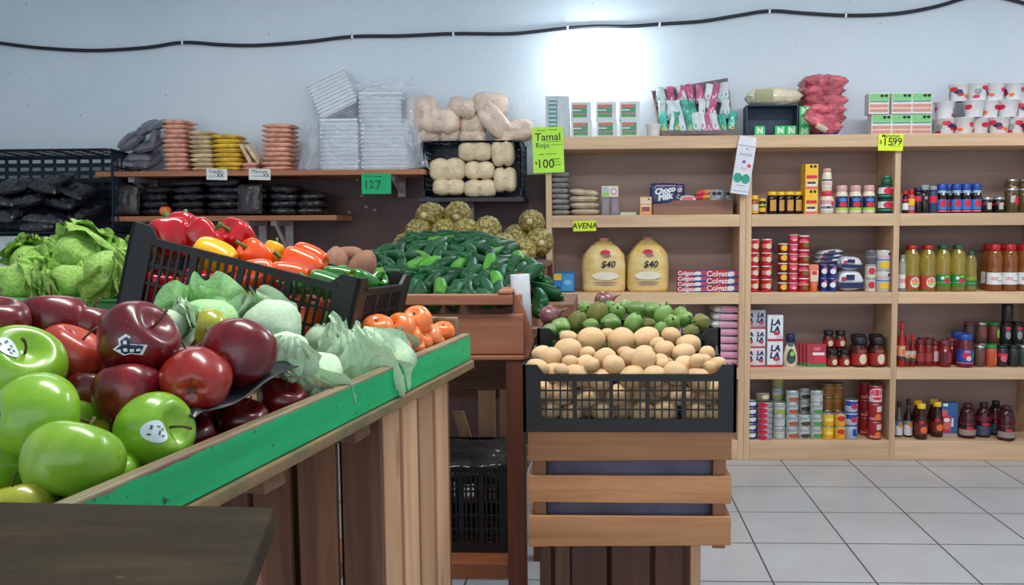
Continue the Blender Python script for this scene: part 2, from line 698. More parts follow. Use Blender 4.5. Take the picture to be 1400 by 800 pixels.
def upright_crate(name, label, M, w, d, h, nf, ns, fm, sm, group=None, back=True):
    """slats stand upright on all sides; front faces local -Y"""
    r_ = thing(name, label, 'crate', M=M, group=group)
    th = .011
    for (px_, py_) in ((th, th), (w - th - .026, th), (th, d - th - .026), (w - th - .026, d - th - .026)):
        MB().box(px_, px_ + .026, py_, py_ + .026, .004, h - .004).build('corner_post', fm, r_, .002)
    for side in range(4):
        n = nf if side in (0, 2) else ns
        L = (w - .002) if side in (0, 2) else d - 2 * th - .002
        for i in range(n):
            g = .014
            sw = (L - g * (n - 1)) / n
            a = i * (sw + g) + random.uniform(-.003, .003) * (0 < i < n - 1)
            zz0, zz1 = random.uniform(0, .008), h - random.uniform(0, .006)
            if side == 0:
                mb = MB().box(a, a + sw, 0, th, zz0, zz1)
            elif side == 2:
                mb = MB().box(a, a + sw, d - th, d, zz0, zz1)
            elif side == 1:
                mb = MB().box(w - th, w, th + a, th + a + sw, zz0, zz1)
            else:
                mb = MB().box(0, th, th + a, th + a + sw, zz0, zz1)
            mb.build('slat', sm if side == 1 else fm, r_, .002)
    MB().box(th, w - th, th + .001, d - th - .001, 0.001, .012).build('crate_floor', fm, r_)
    return r_


s0 = -.375
c0 = lp_(s0, .022, -.079)
ztop = c0.z - .002
CM = Matrix.Rotation(YAWR, 4, 'Z')
w1, d1 = .44, .31
for zb, zt, lab in ((.45, ztop, 'upright slatted crate directly under the green rail, dark front and pale side'), (0, .449, 'slatted crate on the floor beneath the dark upright crate')):
    o = lp_(s0, .022)
    M1 = Matrix.Translation((o.x, o.y, zb)) @ CM @ Matrix.Translation((-w1, 0, 0))
    upright_crate('wooden_crate', lab, M1, w1, d1, zt - zb, 5, 4, DARKW, LIGHTW, 'slatted wooden crates')  # shade painted into the dark front slats, light into the pale right side
# second pair of carriers further in
for zb, zt, lab in ((.45, lp_(-1.0, .55, -.123).z - .03, 'slatted crate deep under the left end of the green stand'), (0, .449, 'slatted crate on the floor under the left end of the stand')):
    o = lp_(-1.0, .55)
    M1 = Matrix.Translation((o.x, o.y, zb)) @ CM @ Matrix.Translation((-.4, 0, 0))
    upright_crate('wooden_crate', lab, M1, .4, .31, zt - zb, 5, 4, DARKW, DARKW, 'slatted wooden crates')

# ------------------------------------------------------------------ rough board right in front of the lens
t = NT('stained_dark_board')
v1 = t.coords((4, 22, 22))
c = t.ramp(t.noise(v1, 1, 5, .65, .5), [(.3, (46, 38, 27)), (.55, (60, 49, 35)), (.75, (78, 62, 46))])
c = t.mix(t.ramp(t.noise(t.coords((1, 1, 1)), 9, 4, .6), [(.4, (0, 0, 0, 1)), (.65, (.7, .7, .7, 1))]), c, (38, 43, 32))
c = t.mix(t.ramp(t.noise(t.coords((1, 2, 1)), 32, 3, .5), [(.7, (0, 0, 0, 1)), (.74, (.6, .6, .6, 1))]), c, (100, 94, 80))
t.base(c)
t.set(Roughness=.8, Specular_IOR_Level=.12)
t.bump(t.noise(v1, 2, 5, .6), .3, .003)
STAINED = t.m
zt = 1.14
P0, P1, P2, P3 = [PZ(x, y, zt) for x, y in ((-170, 681), (376, 692), (322, 830), (-260, 960))]
cen = (P0 + P1 + P2 + P3) / 4
nc = thing('wooden_crate', 'dark stained wooden crate top at the lower left, closest of all', 'crate', (cen.x, cen.y, 0), group='slatted wooden crates')
q = [p - V((cen.x, cen.y, 0)) for p in (P3, P2, P1, P0)]
dz = V((0, 0, .024))
MB().hexa([p - dz for p in q], q).build('top_board', STAINED, nc, .004)
inn = [V((p.x * .94, p.y * .92, 0)) for p in q]
for k in range(4):
    a, b = inn[k], inn[(k + 1) % 4]
    inw = V((-(b - a).y, (b - a).x, 0)).normalized() * .012
    for z0, z1 in ((1.02, 1.112), (.90, .995), (.78, .875)):
        MB().hexa([a + V((0, 0, z0)), b + V((0, 0, z0)), b + inw + V((0, 0, z0)), a + inw + V((0, 0, z0))],
                  [a + V((0, 0, z1)), b + V((0, 0, z1)), b + inw + V((0, 0, z1)), a + inw + V((0, 0, z1))]).build('slat', OLDW, nc, .002)
for p in inn:
    p2 = V((p.x * .9, p.y * .8, 0))
    MB().box(p2.x - .016, p2.x + .016, p2.y - .012, p2.y + .012, 0, 1.113).build('corner_post', POSTW, nc, .002)

# ------------------------------------------------------------------ bench that carries the cucumbers
yb = 2.42
REDW = wood('reddish_bench_board', (150, 92, 64), (184, 122, 90), 'x', .6, .6, obj=.08)
REDWY = wood('reddish_bench_board_deep', (150, 92, 64), (184, 122, 90), 'y', .6, .6, obj=.08)
xl, xr = PY(405, 450, yb).x, PY(703, 450, yb).x
Z = lambda y, Y=yb, x=640: PY(x, y, Y).z
bench = thing('produce_bench', 'reddish-brown wooden bench heaped with cucumbers, open shelf below', 'produce bench', ((xl + xr) / 2, yb, 0))
ox, oy = (xl + xr) / 2, yb
bx = lambda x0, x1, y0, y1, z0, z1: MB().box(x0 - ox, x1 - ox, y0 - oy, y1 - oy, z0, z1)
zt, zb = Z(402), Z(417)
bx(xl, xr - .004, yb - .02, yb + .012, zb, zt).build('top_rail', REDW, bench, .004)
bx(xr - .045, xr - .004, yb - .022, yb + .5, zt + .0005, zt + .012).build('corner_block', REDW, bench, .003)
bx(xl, xr - .03, yb + .05, yb + .065, Z(440), zb - .002).build('inner_board', OLDW, bench, .002)
bx(xl, xr + .028, yb + .0, yb + .018, Z(485), Z(430)).build('front_panel', REDW, bench, .003)
bx(xl, xr + .03, yb - .012, yb + .018, Z(492), Z(486)).build('lower_rail', REDW, bench, .003)
# right cheek, cut back at the top front corner
y1 = 3.36
zp0, zp1 = Z(492), zt
cheek = [(yb + .031, zp0), (y1, zp0), (y1, zt + .02), (yb + .031, zt - .004)]
mb = MB()
n = len(cheek)
vs = [(xr - ox, y - oy, z) for y, z in cheek] + [(xr + .02 - ox, y - oy, z) for y, z in cheek]
mb.add(vs, [tuple(range(n - 1, -1, -1)), tuple(range(n, 2 * n))] + [(i, (i + 1) % n, n + (i + 1) % n, n + i) for i in range(n)])
mb.build('side_cheek', REDWY, bench, .002)
gus = [(701, 404), (706, 404), (716, 424), (726, 452), (730, 468), (722, 492), (701, 492)]
gp_ = [PY(x, y, yb) for x, y in gus]
n = len(gp_)
vs = [(p.x - ox, .0185, p.z) for p in gp_] + [(p.x - ox, .030, p.z) for p in gp_]
MB().add(vs, [tuple(range(n - 1, -1, -1)), tuple(range(n, 2 * n))] + [(i, (i + 1) % n, n + (i + 1) % n, n + i) for i in range(n)]).build('corner_gusset', REDW, bench, .002)
xp0, xp1 = PY(693, 600, yb).x, PY(718, 600, yb).x
bx(xp0, xp1, yb - .008, yb + .045, 0, Z(492) - .001).build('leg', POSTW, bench, .003)
bx(xl, xl + .05, yb - .008, yb + .045, 0, Z(492) - .001).build('leg', POSTW, bench, .003)
bx(xp0, xp1, y1 - .06, y1, 0, Z(492) - .001).build('leg', POSTW, bench, .003)
bx(xl, xl + .05, y1 - .06, y1, 0, Z(492) - .001).build('leg', POSTW, bench, .003)
zs = Z(770)
bx(xl + .05, xp0 - .0, yb + .0, yb + .62, zs - .05, zs).build('lower_shelf', wood('orange_shelf_board', (136, 74, 40), (170, 102, 62), 'x', .55, .6), bench, .003)
# sloping bed under the heap
mb = MB()
a0, a1 = zt - .045, zt + .035
mb.hexa([(xl - ox, .066, a0 - .015), (xr - ox, .066, a0 - .015), (xr - ox, y1 - oy, a1 - .015), (xl - ox, y1 - oy, a1 - .015)],
        [(xl - ox, .066, a0), (xr - ox, .066, a0), (xr - ox, y1 - oy, a1), (xl - ox, y1 - oy, a1)])
mb.build('bed_board', OLDW, bench)
yk = 2.98
bx(PY(560, 500, yk).x, PY(700, 500, yk).x, yk, yk + .018, PY(650, 531, yk).z, PY(650, 484, yk).z).build('back_rail', OLDW, bench, .002)
SL = [((655, 531), (678, 531), (676, 640), (654, 640)), ((684, 531), (700, 531), (700, 640), (682, 640)), ((598, 531), (611, 531), (611, 640), (598, 640)), ((570, 531), (590, 531), (590, 640), (570, 640))]
bc = thing('wooden_crate', 'pale slatted crate standing at the back of the bench shelf', 'crate', (PY(650, 600, yk).x, yk, zs), group='slatted wooden crates')
o_ = V((PY(650, 600, yk).x, yk, zs))
for a, b, c_, d_ in SL:
    x0, x1 = PY(a[0], 580, yk).x - o_.x, PY(b[0], 580, yk).x - o_.x
    MB().box(x0, x1, -.014, -.002, 0, PY(650, 533, yk).z - zs).build('slat', LIGHTW, bc, .002)
xq0, xq1 = PY(568, 580, yk).x - o_.x, PY(702, 580, yk).x - o_.x
MB().box(xq0, xq1, -.04, -.0145, .0, .03).build('base_batten', OLDW, bc, .002)
MB().box(xq0, xq1, -.001, .012, PY(650, 545, yk).z - zs, PY(650, 533, yk).z - zs).build('top_batten', OLDW, bc, .002)
pa, pb_ = PY(618, 562, yk - .03) - o_, PY(641, 638, yk - .03) - o_
w_ = V((.042, 0, 0))
t_ = V((0, .012, 0))
MB().hexa([pb_, pb_ + w_, pb_ + w_ + t_, pb_ + t_], [pa, pa + w_, pa + w_ + t_, pa + t_]).build('diagonal_slat', LIGHTW, bc, .002)

# ------------------------------------------------------------------ plastic crates
BLACK = mat('black_crate_plastic', (12, 13, 16), .5, .08)
NAVY = mat('dark_blue_crate_plastic', (20, 38, 56), .4, .08)


def lattice(L, Hh, nb, nt, nh, thin, thick, dep):
    """upright panel in the XZ plane, front face at y=0"""
    mb = MB()
    for b in range(nb + 1):
        x = L * b / nb
        a0, a1 = max(0, x - thick / 2), min(L, x + thick / 2)
        mb.box(a0, a1, 0, dep, 0, Hh)
        if b < nb:
            for k in range(1, nt + 1):
                xx = x + L / nb * k / (nt + 1)
                mb.box(xx - thin / 2, xx + thin / 2, .001, dep * .8, 0, Hh)
    for j in range(1, nh + 1):
        z = Hh * j / (nh + 1)
        mb.box(0, L, .0015, dep * .75, z - thin / 2, z + thin / 2)
    return mb


def plastic_crate(name, label, M, w, d, h, m_=None, nb=5, nt=4, nh=3, ear=.02, cp=.036, top=.016, bot=.03, group='plastic produce crates', thin=.0036, base_n=(10, 8), base_w=(.004, .006)):
    m_ = m_ or BLACK
    r_ = thing(name, label, 'crate', M=M, group=group)
    th = .007
    for sx_, sy_ in ((0, 0), (1, 0), (0, 1), (1, 1)):
        # angle-shaped corner post with an ear that slopes down to the rim
        mb = MB()
        x0, y0 = (0, 0)
        pts_ = [(0, 0), (cp, 0), (cp, h), (cp + .014, h), (cp - .004, h + ear), (0, h + ear)]
        for flip in (0, 1):
            n_ = len(pts_)
            lo = [(p[0], 0, p[1]) if not flip else (0, p[0], p[1]) for p in pts_]
            hi = [(p[0], th, p[1]) if not flip else (th, p[0], p[1]) for p in pts_]
            fs = [tuple(range(n_)), tuple(range(2 * n_ - 1, n_ - 1, -1))] + [(i, n_ + i, n_ + (i + 1) % n_, (i + 1) % n_) for i in range(n_)]
            if flip:
                fs = [tuple(reversed(f)) for f in fs]
            mb.add(lo + hi, fs)
        S = Matrix.Translation((w * sx_, d * sy_, 0)) @ Matrix.Diagonal((-1 if sx_ else 1, -1 if sy_ else 1, 1, 1))
        for i, p in enumerate(mb.v):
            mb.v[i] = S @ p
        if sx_ != sy_:
            mb.f = [list(reversed(f)) for f in mb.f]
        mb.build('corner_post', m_, r_)
    for side in range(4):
        L = (w if side % 2 == 0 else d) - 2 * cp
        mb = lattice(L, h - top - bot, nb if side % 2 == 0 else max(2, round(nb * d / w)), nt, nh, thin, thin * 2.6, .006)
        mb.box(0, L, 0, th, h - top - bot, h - bot)
        mb.box(0, L, -.003, th, h - bot - .004, h - bot)
        mb.box(0, L, 0, th, -bot, 0)
        T = [Matrix.Translation((cp, 0, bot)), Matrix.Translation((w, cp, bot)) @ Matrix.Rotation(PI / 2, 4, 'Z'),
             Matrix.Translation((w - cp, d, bot)) @ Matrix.Rotation(PI, 4, 'Z'), Matrix.Translation((0, d - cp, bot)) @ Matrix.Rotation(-PI / 2, 4, 'Z')][side]
        mb.v = [T @ p for p in mb.v]
        mb.build(['front_grid', 'end_grid', 'back_grid', 'end_grid'][side], m_, r_)
    mb = MB()
    for i in range(base_n[0] + 1):
        x = th + (w - 2 * th) * i / base_n[0]
        mb.box(x - base_w[0], x + base_w[0], th, d - th, .002, .008)
    for j in range(base_n[1] + 1):
        y = th + (d - 2 * th) * j / base_n[1]
        mb.box(th, w - th, y - base_w[1], y + base_w[1], .0025, .0075)
    mb.build('base_grid', m_, r_)
    return r_


# potatoes in front, squash behind
yp = 1.85
pA, pB = PY(715, 545, yp), PY(1007, 545, yp)
WP = pB.x - pA.x
zc0, zc1, zc2 = PY(860, 591, yp).z, PY(860, 512, yp).z, PY(860, 499, yp).z
plastic_crate('plastic_crate', 'black plastic crate full of potatoes on a wooden crate', Matrix.Translation((pA.x, yp, zc0)), WP, .34, zc1 - zc0, ear=zc2 - zc1)
yr = 2.205
ra, rb = PY(735, 500, yr), PY(985, 500, yr)
zr0, zr1 = 0.925, 1.088
plastic_crate('plastic_crate', 'black plastic crate of green squash, standing behind the potatoes', Matrix.Translation((ra.x, yr, zr0)), rb.x - ra.x, .36, zr1 - zr0, ear=.016)
# wooden crate under the potatoes, lined with purple-grey paper
HCW = wood('orange_brown_crate_board', (166, 110, 68), (206, 148, 100), 'x', .6, .7, obj=.14)
HCWY = wood('orange_brown_crate_board_deep', (152, 104, 68), (190, 140, 98), 'y', .6, .7, obj=.1)
POSTO = wood('orange_brown_post', (130, 82, 56), (160, 108, 74), 'z', .6, .7, obj=.1)
LINER = mat('purple_grey_paper_liner', (92, 84, 104), .7, .12, 9, .5, 14, dist=.02)
w0, w1_ = PY(722, 670, yp + .015), PY(1000, 670, yp + .015)
zz = [PY(860, y, yp + .015).z for y in (594, 630, 651, 688, 706, 747, 752)]
wc = thing('wooden_crate', 'orange-brown slatted crate lined with purple paper, under the potato crate', 'crate', (w0.x, yp + .015, 0), group='slatted wooden crates')
Wc = w1_.x - w0.x
zz[0] = zc0 - .001
dc = .32
for k, (a, b) in enumerate(((zz[1], zz[0]), (zz[3], zz[2]), (zz[5], zz[4]))):
    tl = [.002, -.001, .003][k]
    MB().hexa([(0, 0, a - tl), (Wc, 0, a + tl), (Wc, .011, a + tl), (0, .011, a - tl)], [(0, 0, b), (Wc, 0, b), (Wc, .011, b), (0, .011, b)]).build('slat', HCW, wc, .002)
    MB().box(0, Wc, dc - .011, dc, a, b).build('slat', HCW, wc, .002)
    MB().box(0, .011, .0115, dc - .0115, a, b).build('end_slat', HCWY, wc, .002)
    MB().box(Wc - .011, Wc, .0115, dc - .0115, a, b).build('end_slat', HCWY, wc, .002)
for x in (.0112, Wc - .0412):
    for y in (.0115, dc - .0365):
        MB().box(x, x + .030, y, y + .025, zz[6], zz[0] - .002).build('corner_post', POSTO, wc, .002)
MB().box(.03, Wc - .03, .03, dc - .03, zz[6], zz[6] + .012).build('crate_floor', HCWY, wc)


def linerfn(u, v):
    a = u * 4
    k = int(a) % 4
    f = a - int(a)
    cs = [(.042, .02), (Wc - .042, .02), (Wc - .042, dc - .02), (.042, dc - .02)]
    p, q_ = cs[k], cs[(k + 1) % 4]
    x, y = p[0] + (q_[0] - p[0]) * f, p[1] + (q_[1] - p[1]) * f
    z = zz[6] + .014 + (zz[0] - zz[6] - .03) * v
    k = .009 * nz((x, y, z), 16, 3)
    return V((x, y + abs(k), z))


MB().grid(linerfn, 48, 16, 0, True).build('paper_liner', LINER, wc)
# lower carrier
lw = [PY(x, 780, 1.9).x for x in (738, 753, 758, 779, 781, 889, 896, 934, 944, 958)]
ls = thing('wooden_crate', 'dark crate standing on the floor under the potato stack, legs apart', 'crate', (lw[0], 1.9, 0), group='slatted wooden crates')
hz = zz[6] - .001
DKR = wood('very_dark_red_board', (70, 36, 24), (100, 58, 42), 'z', .6, .7, obj=.15)
o = lw[0]
MB().box(0, lw[1] - o, 0, .03, 0, hz).build('leg', DKR, ls, .002)
MB().box(lw[8] - o, lw[9] - o, 0, .03, 0, hz).build('leg', LIGHTW, ls, .002)
MB().box(0, lw[1] - o, .24, .27, 0, hz).build('leg', DKR, ls, .002)
MB().box(lw[8] - o, lw[9] - o, .24, .27, 0, hz).build('leg', DKR, ls, .002)
MB().box(lw[2] - o, lw[3] - o, .012, .024, .02, hz).build('slat', DARKW, ls, .002)
MB().box(lw[4] - o, lw[4] - o + .085, .012, .024, .02, hz).build('slat', DKR, ls, .002)
MB().box(lw[4] - o + .096, lw[5] - o, .012, .024, .02, hz).build('slat', DKR, ls, .002)
MB().box(lw[6] - o, lw[7] - o, .012, .024, .02, hz).build('slat', DKR, ls, .002)
MB().box(lw[2] - o, lw[7] - o, .2, .212, .02, hz).build('back_board', DKR, ls, .002)
MB().box(lw[2] - o, lw[7] - o, .0245, .036, .06, .1).build('batten', DKR, ls, .002)
MB().box(lw[0] - o + .005, lw[9] - o - .005, .0305, .042, .02, .055).build('stretcher', DKR, ls, .002)
# carrier of the rear crate
cx0, cx1 = PY(770, 600, 2.24).x, PY(935, 600, 2.24).x
upright_crate('wooden_crate', 'tall slatted crate hidden behind, carrying the squash crate', Matrix.Translation((cx0, 2.26, 0)), cx1 - cx0, .28, zr0 - .001, 3, 3, DKR, DKR, 'slatted wooden crates')

# pepper crate, tipped down to the right
c_r = PD(490, 396, 1.6 * KS)
c_l = PD(178, 317, 1.645 * KS)
axx = (c_r - c_l).normalized()
far = PD(553, 386, 1.93 * KS) - c_r
axy = (far - axx * far.dot(axx)).normalized()
axz = axx.cross(axy)
HP = .158 * KS
WPC = (c_r - c_l).length
MPC = Matrix((axx, axy, axz)).transposed().to_4x4()
MPC.translation = c_l - axz * HP
plastic_crate('plastic_crate', 'black plastic crate of bell peppers tipped down to the right', MPC, WPC, .30, HP, nb=4, nt=5, nh=2, ear=.02, cp=.04, top=.014, thin=.005, bot=.025)

# bin of lettuce heads at the far left
yt = 1.65
la, lb = PY(-130, 405, yt), PY(226, 420, yt)
zl = PY(80, 408, yt).z
lb_t = thing('produce_bin', 'green-painted wooden bin of fresh lettuce heads at the far left', 'produce bin', ((la.x + lb.x) / 2, yt, 0))
hw = (lb.x - la.x) / 2
GB = mat('shaded_green_bin_paint', (38, 110, 52), .5, .15, 12)  # bin green with the shade below the rim put into the colour
GBL = mat('lit_green_bin_edge', (62, 150, 74), .5, .12, 14)  # the bin's green again, painted lighter where the rim catches light
zlow = PZ(0, 0, 1).z
zl_low = zl - .115
MB().box(-hw, hw, 0, .018, zl_low, zl - .008).build('front_board', GB, lb_t, .003)
MB().box(-hw, hw, -.004, .045, zl - .0075, zl).build('rim_strip', GBL, lb_t, .003)
MB().box(-hw, hw, .72, .738, zl_low, zl).build('back_board', GB, lb_t, .003)
for x in (-hw, hw - .018):
    MB().box(x, x + .018, .0185, .7195, zl_low, zl - .008).build('end_board', GB, lb_t, .003)
MB().box(-hw, hw, 0.02, .738, zl_low - .02, zl_low - .0005).build('bin_floor', GB, lb_t, .002)
for x in (-hw + .01, hw - .06):
    for y in (.64,):
        MB().box(x, x + .05, y, y + .05, 0, zl_low - .021).build('leg', POSTW, lb_t, .003)

# ------------------------------------------------------------------ left wall: boards, brackets, black crate
SHELFW = wood('orange_wall_board', (150, 92, 62), (182, 120, 84), 'x', .55, .5)
yf = 4.87
BR = mat('white_bracket_paint', (176, 168, 168), .5, .1)


def wall_board(label, px0, px1, y0, y1, br, nm='wall_shelf', mat_=None):
    a, b = PY(px0, y0, yf), PY(px1, y0, yf)
    zt_, zb_ = a.z * .5 + b.z * .5, PY((px0 + px1) / 2, y1, yf).z
    zt_ = PY((px0 + px1) / 2, y0, yf).z
    r_ = thing(nm, label, 'wall shelf', (a.x, yf, zb_), group='boards fixed to the left wall')
    MB().box(0, b.x - a.x, 0, YW - .014 - yf, 0, zt_ - zb_).build('board', mat_ or SHELFW, r_, .002)
    for p, L in br:
        x = PY(p, y1, 5.1).x - a.x
        mb = MB()
        mb.box(x - .024, x + .024, YW - .03 - yf, YW - .0125 - yf, -L, -.001)
        mb.box(x - .018, x + .018, .06, YW - .03 - yf, -.03, -.001)
        mb.hexa([(x - .01, YW - .045 - yf, -L * .8), (x + .01, YW - .045 - yf, -L * .8), (x + .01, YW - .03 - yf, -L * .8), (x - .01, YW - .03 - yf, -L * .8)],
                [(x - .01, .09, -.03), (x + .01, .09, -.03), (x + .01, .12, -.03), (x - .01, .12, -.03)])
        mb.build('bracket', BR, r_)
    return zt_, zb_


ZU, ZUb = wall_board('upper brown wall board carrying the bags of beans and foam trays', 130, 580, 233, 240, ((200, .12), (545, .12)))
ZL, ZLb = wall_board('lower brown wall board carrying the black plastic bags', 152, 460, 295, 302, ((352, .22), (389, .26)))
# dark ledge under the bread crate
ZB, ZBb = wall_board('short dark ledge under the bread crate', 572, 716, 270, 276, ((640, .12),), mat_=mat('dark_ledge', (46, 40, 46), .5))
pb0, pb1 = PY(577, 230, 4.88), PY(712, 230, 4.88)
hh = PY(645, 192, 4.88).z - ZB
plastic_crate('plastic_crate', 'dark blue plastic crate of bread packs on the short ledge', Matrix.Translation((pb0.x, YW - .014, ZB + .0005)) @ Matrix.Rotation(PI / 2, 4, 'X'), pb1.x - pb0.x, hh, .27, NAVY, nb=3, nt=3, nh=2, ear=.012, thin=.012, base_w=(.016, .018))
# crate of black bags lying on its side at the far left
q0, q1 = PY(-95, 260, 4.8), PY(152, 260, 4.8)
zb0, zt0 = PY(70, 322, 4.8).z, PY(70, 207, 4.8).z
TEAL = mat('teal_black_crate_plastic', (16, 34, 44), .4, .08)
MX = Matrix.Translation((q0.x, 5.1, zb0 + .0)) @ Matrix.Rotation(R(90 - 3), 4, 'X')
plastic_crate('plastic_crate', 'black-blue crate on its side at the left wall, spilling black bags', MX, q1.x - q0.x, zt0 - zb0, .3, TEAL, nb=6, nt=1, nh=5, ear=.006, cp=.03, thin=.012, base_n=(14, 10), base_w=(.010, .013))
e0, e1 = PY(-95, 340, 4.8), PY(46, 340, 4.8)
WB = mat('white_worn_board', (196, 200, 202), .6, .06, 6)
pd_ = thing('pedestal', 'white worn panel box under the black crate at the left edge', 'box', (e0.x, 4.8, 0))
pw = e1.x - e0.x
MB().box(0, pw, 0, .3, .0, zb0 - .0025).build('carcass', WB, pd_, .004)
MB().box(.02, pw * .5 - .01, -.012, -.0005, .03, zb0 - .03).build('front_panel', WB, pd_, .003)
MB().box(pw * .5 + .01, pw - .02, -.012, -.0005, .03, zb0 - .03).build('front_panel', WB, pd_, .003)

# black crate with netting on the bench shelf
k0 = PY(560, 700, 2.5).x
k1 = PY(703, 700, 2.5).x - .004
zk = PY(660, 640, 2.5).z
plastic_crate('plastic_crate', 'black plastic crate on the bench shelf, full of netting', Matrix.Translation((k0, 2.5, zs + .0005)), k1 - k0, .38, zk - zs, BLACK, nb=4, nt=3, nh=4, ear=.01, thin=.006)
# ================================================================== produce
from mathutils.bvhtree import BVHTree


def blob(fn, nu=32, nv=20):
    """closed surface: fn(a, p) with a in 0..2pi round the axis, p in 0..pi from the top"""
    mb = MB()
    vs = [fn(0, 0)]
    for j in range(1, nv):
        for i in range(nu):
            vs.append(fn(2 * PI * i / nu, PI * j / nv))
    vs.append(fn(0, PI))
    fs = [(0, 1 + i, 1 + (i + 1) % nu) for i in range(nu)]
    for j in range(nv - 2):
        for i in range(nu):
            a, b = 1 + j * nu + i, 1 + j * nu + (i + 1) % nu
            fs.append((a, a + nu, b + nu, b))
    L = len(vs) - 1
    o = 1 + (nv - 2) * nu
    fs += [(L, o + (i + 1) % nu, o + i) for i in range(nu)]
    return mb.add(vs, fs, 0, True)


def fruit_skin(name, stops, rough=.28, streak=(14, 14, 2.5), dots=None, coat=.3, bump=0, obj=.12, sc=1.0):
    t = NT(name)
    f = t.noise(t.coords(streak), 2.2 * sc, 4, .6, .4)
    c = t.ramp(f, stops)
    if dots:
        vo = t.n('ShaderNodeTexVoronoi')
        vo.inputs['Scale'].default_value = 190
        t.l(t.coords(), vo.inputs['Vector'])
        c = t.mix(t.ramp(vo.outputs['Distance'], [(.13, (.7, .7, .7, 1)), (.2, (0, 0, 0, 1))]), c, dots)
    t.base(t.vary(c, obj))
    t.set(Roughness=rough, Coat_Weight=coat, Coat_Roughness=.12, Specular_IOR_Level=.5 if coat > .1 else .25, Subsurface_Weight=.06, Subsurface_Scale=.02)
    if bump:
        t.bump(t.noise(t.coords(), 40, 3), bump, .003)
    return t.m


AGREEN = fruit_skin('green_apple_skin', [(.25, (100, 152, 26)), (.55, (126, 174, 40)), (.8, (154, 190, 70))], dots=(144, 186, 66), obj=.06)
AYEL = fruit_skin('yellow_green_apple_skin', [(.25, (142, 150, 30)), (.55, (168, 172, 48)), (.8, (190, 188, 80))], dots=(210, 208, 130), obj=.05)
ARED = fruit_skin('dark_red_apple_skin', [(.25, (72, 8, 18)), (.55, (104, 14, 22)), (.8, (140, 26, 28))], dots=(150, 70, 70), obj=.22)
AGALA = fruit_skin('streaked_red_apple_skin', [(.25, (150, 40, 30)), (.5, (176, 58, 40)), (.68, (196, 92, 52)), (.85, (208, 160, 84))], obj=.06, streak=(10, 10, 3))
ACAL = fruit_skin('bright_red_apple_skin', [(.25, (120, 22, 18)), (.55, (150, 34, 24)), (.8, (176, 70, 40))], obj=.05)
STEM = mat('brown_stem', (74, 60, 30), .7, .2)
STEMG = mat('green_stem', (72, 110, 40), .6, .2)
STK = mat('sticker_paper', (214, 226, 230), .4, .02)
STKINK = mat('sticker_ink', (60, 86, 96), .5, .05)
STKBLUE = mat('navy_sticker_ink', (24, 24, 66), .4, .03)


def apple_fn(Rm, tall, taper, lobes):
    def fn(a, p):
        s, c_ = math.sin(p), math.cos(p)
        r = Rm * s ** .86 * (1 + taper * c_)
        r *= 1 + lobes * math.cos(5 * a) * (.35 + .65 * (p / PI) ** 2)
        z = Rm * tall * (c_ * .98)
        z -= Rm * .34 * math.exp(-(p / .34) ** 2)
        z += Rm * .22 * math.exp(-((PI - p) / .30) ** 2)
        z += Rm * .05 * lobes * 12 * math.cos(5 * a) * math.exp(-((PI - p - .55) / .3) ** 2)
        return V((r * math.cos(a), r * math.sin(a), z))
    return fn


def on_surface(fn, axis_M, view, Rm):
    pass


def make_apple(key, skin, Rm, tall, taper, lobes):
    def mk():
        r_ = thing('apple')
        fn = apple_fn(Rm, tall, taper, lobes)
        blob(fn, 40, 26).build('fruit', skin, r_)
        z0 = fn(0, 0).z
        MB().tube([(0, 0, z0 - .002), (.001, 0, z0 + .008), (.004, .001, z0 + .018), (.008, .002, z0 + .025)], [.0016, .0014, .0014, .0019], 7).build('stem', STEM, r_)
        zb = fn(0, PI).z
        mb = MB()
        for k in range(5):
            a = 2 * PI * k / 5
            mb.add([(0, 0, zb - .0005), (.004 * math.cos(a - .5), .004 * math.sin(a - .5), zb - .002), (.007 * math.cos(a), .007 * math.sin(a), zb - .003), (.004 * math.cos(a + .5), .004 * math.sin(a + .5), zb - .002)], [(0, 1, 2, 3)])
        mb.build('calyx', STEM, r_)
        return r_
    return mk


def cdir(x, y, t):
    """direction from parts to the right, upward and towards the viewer"""
    return (rt * x + V((0, 0, 1)) * y - V((fw.x, fw.y, 0)) * t).normalized()


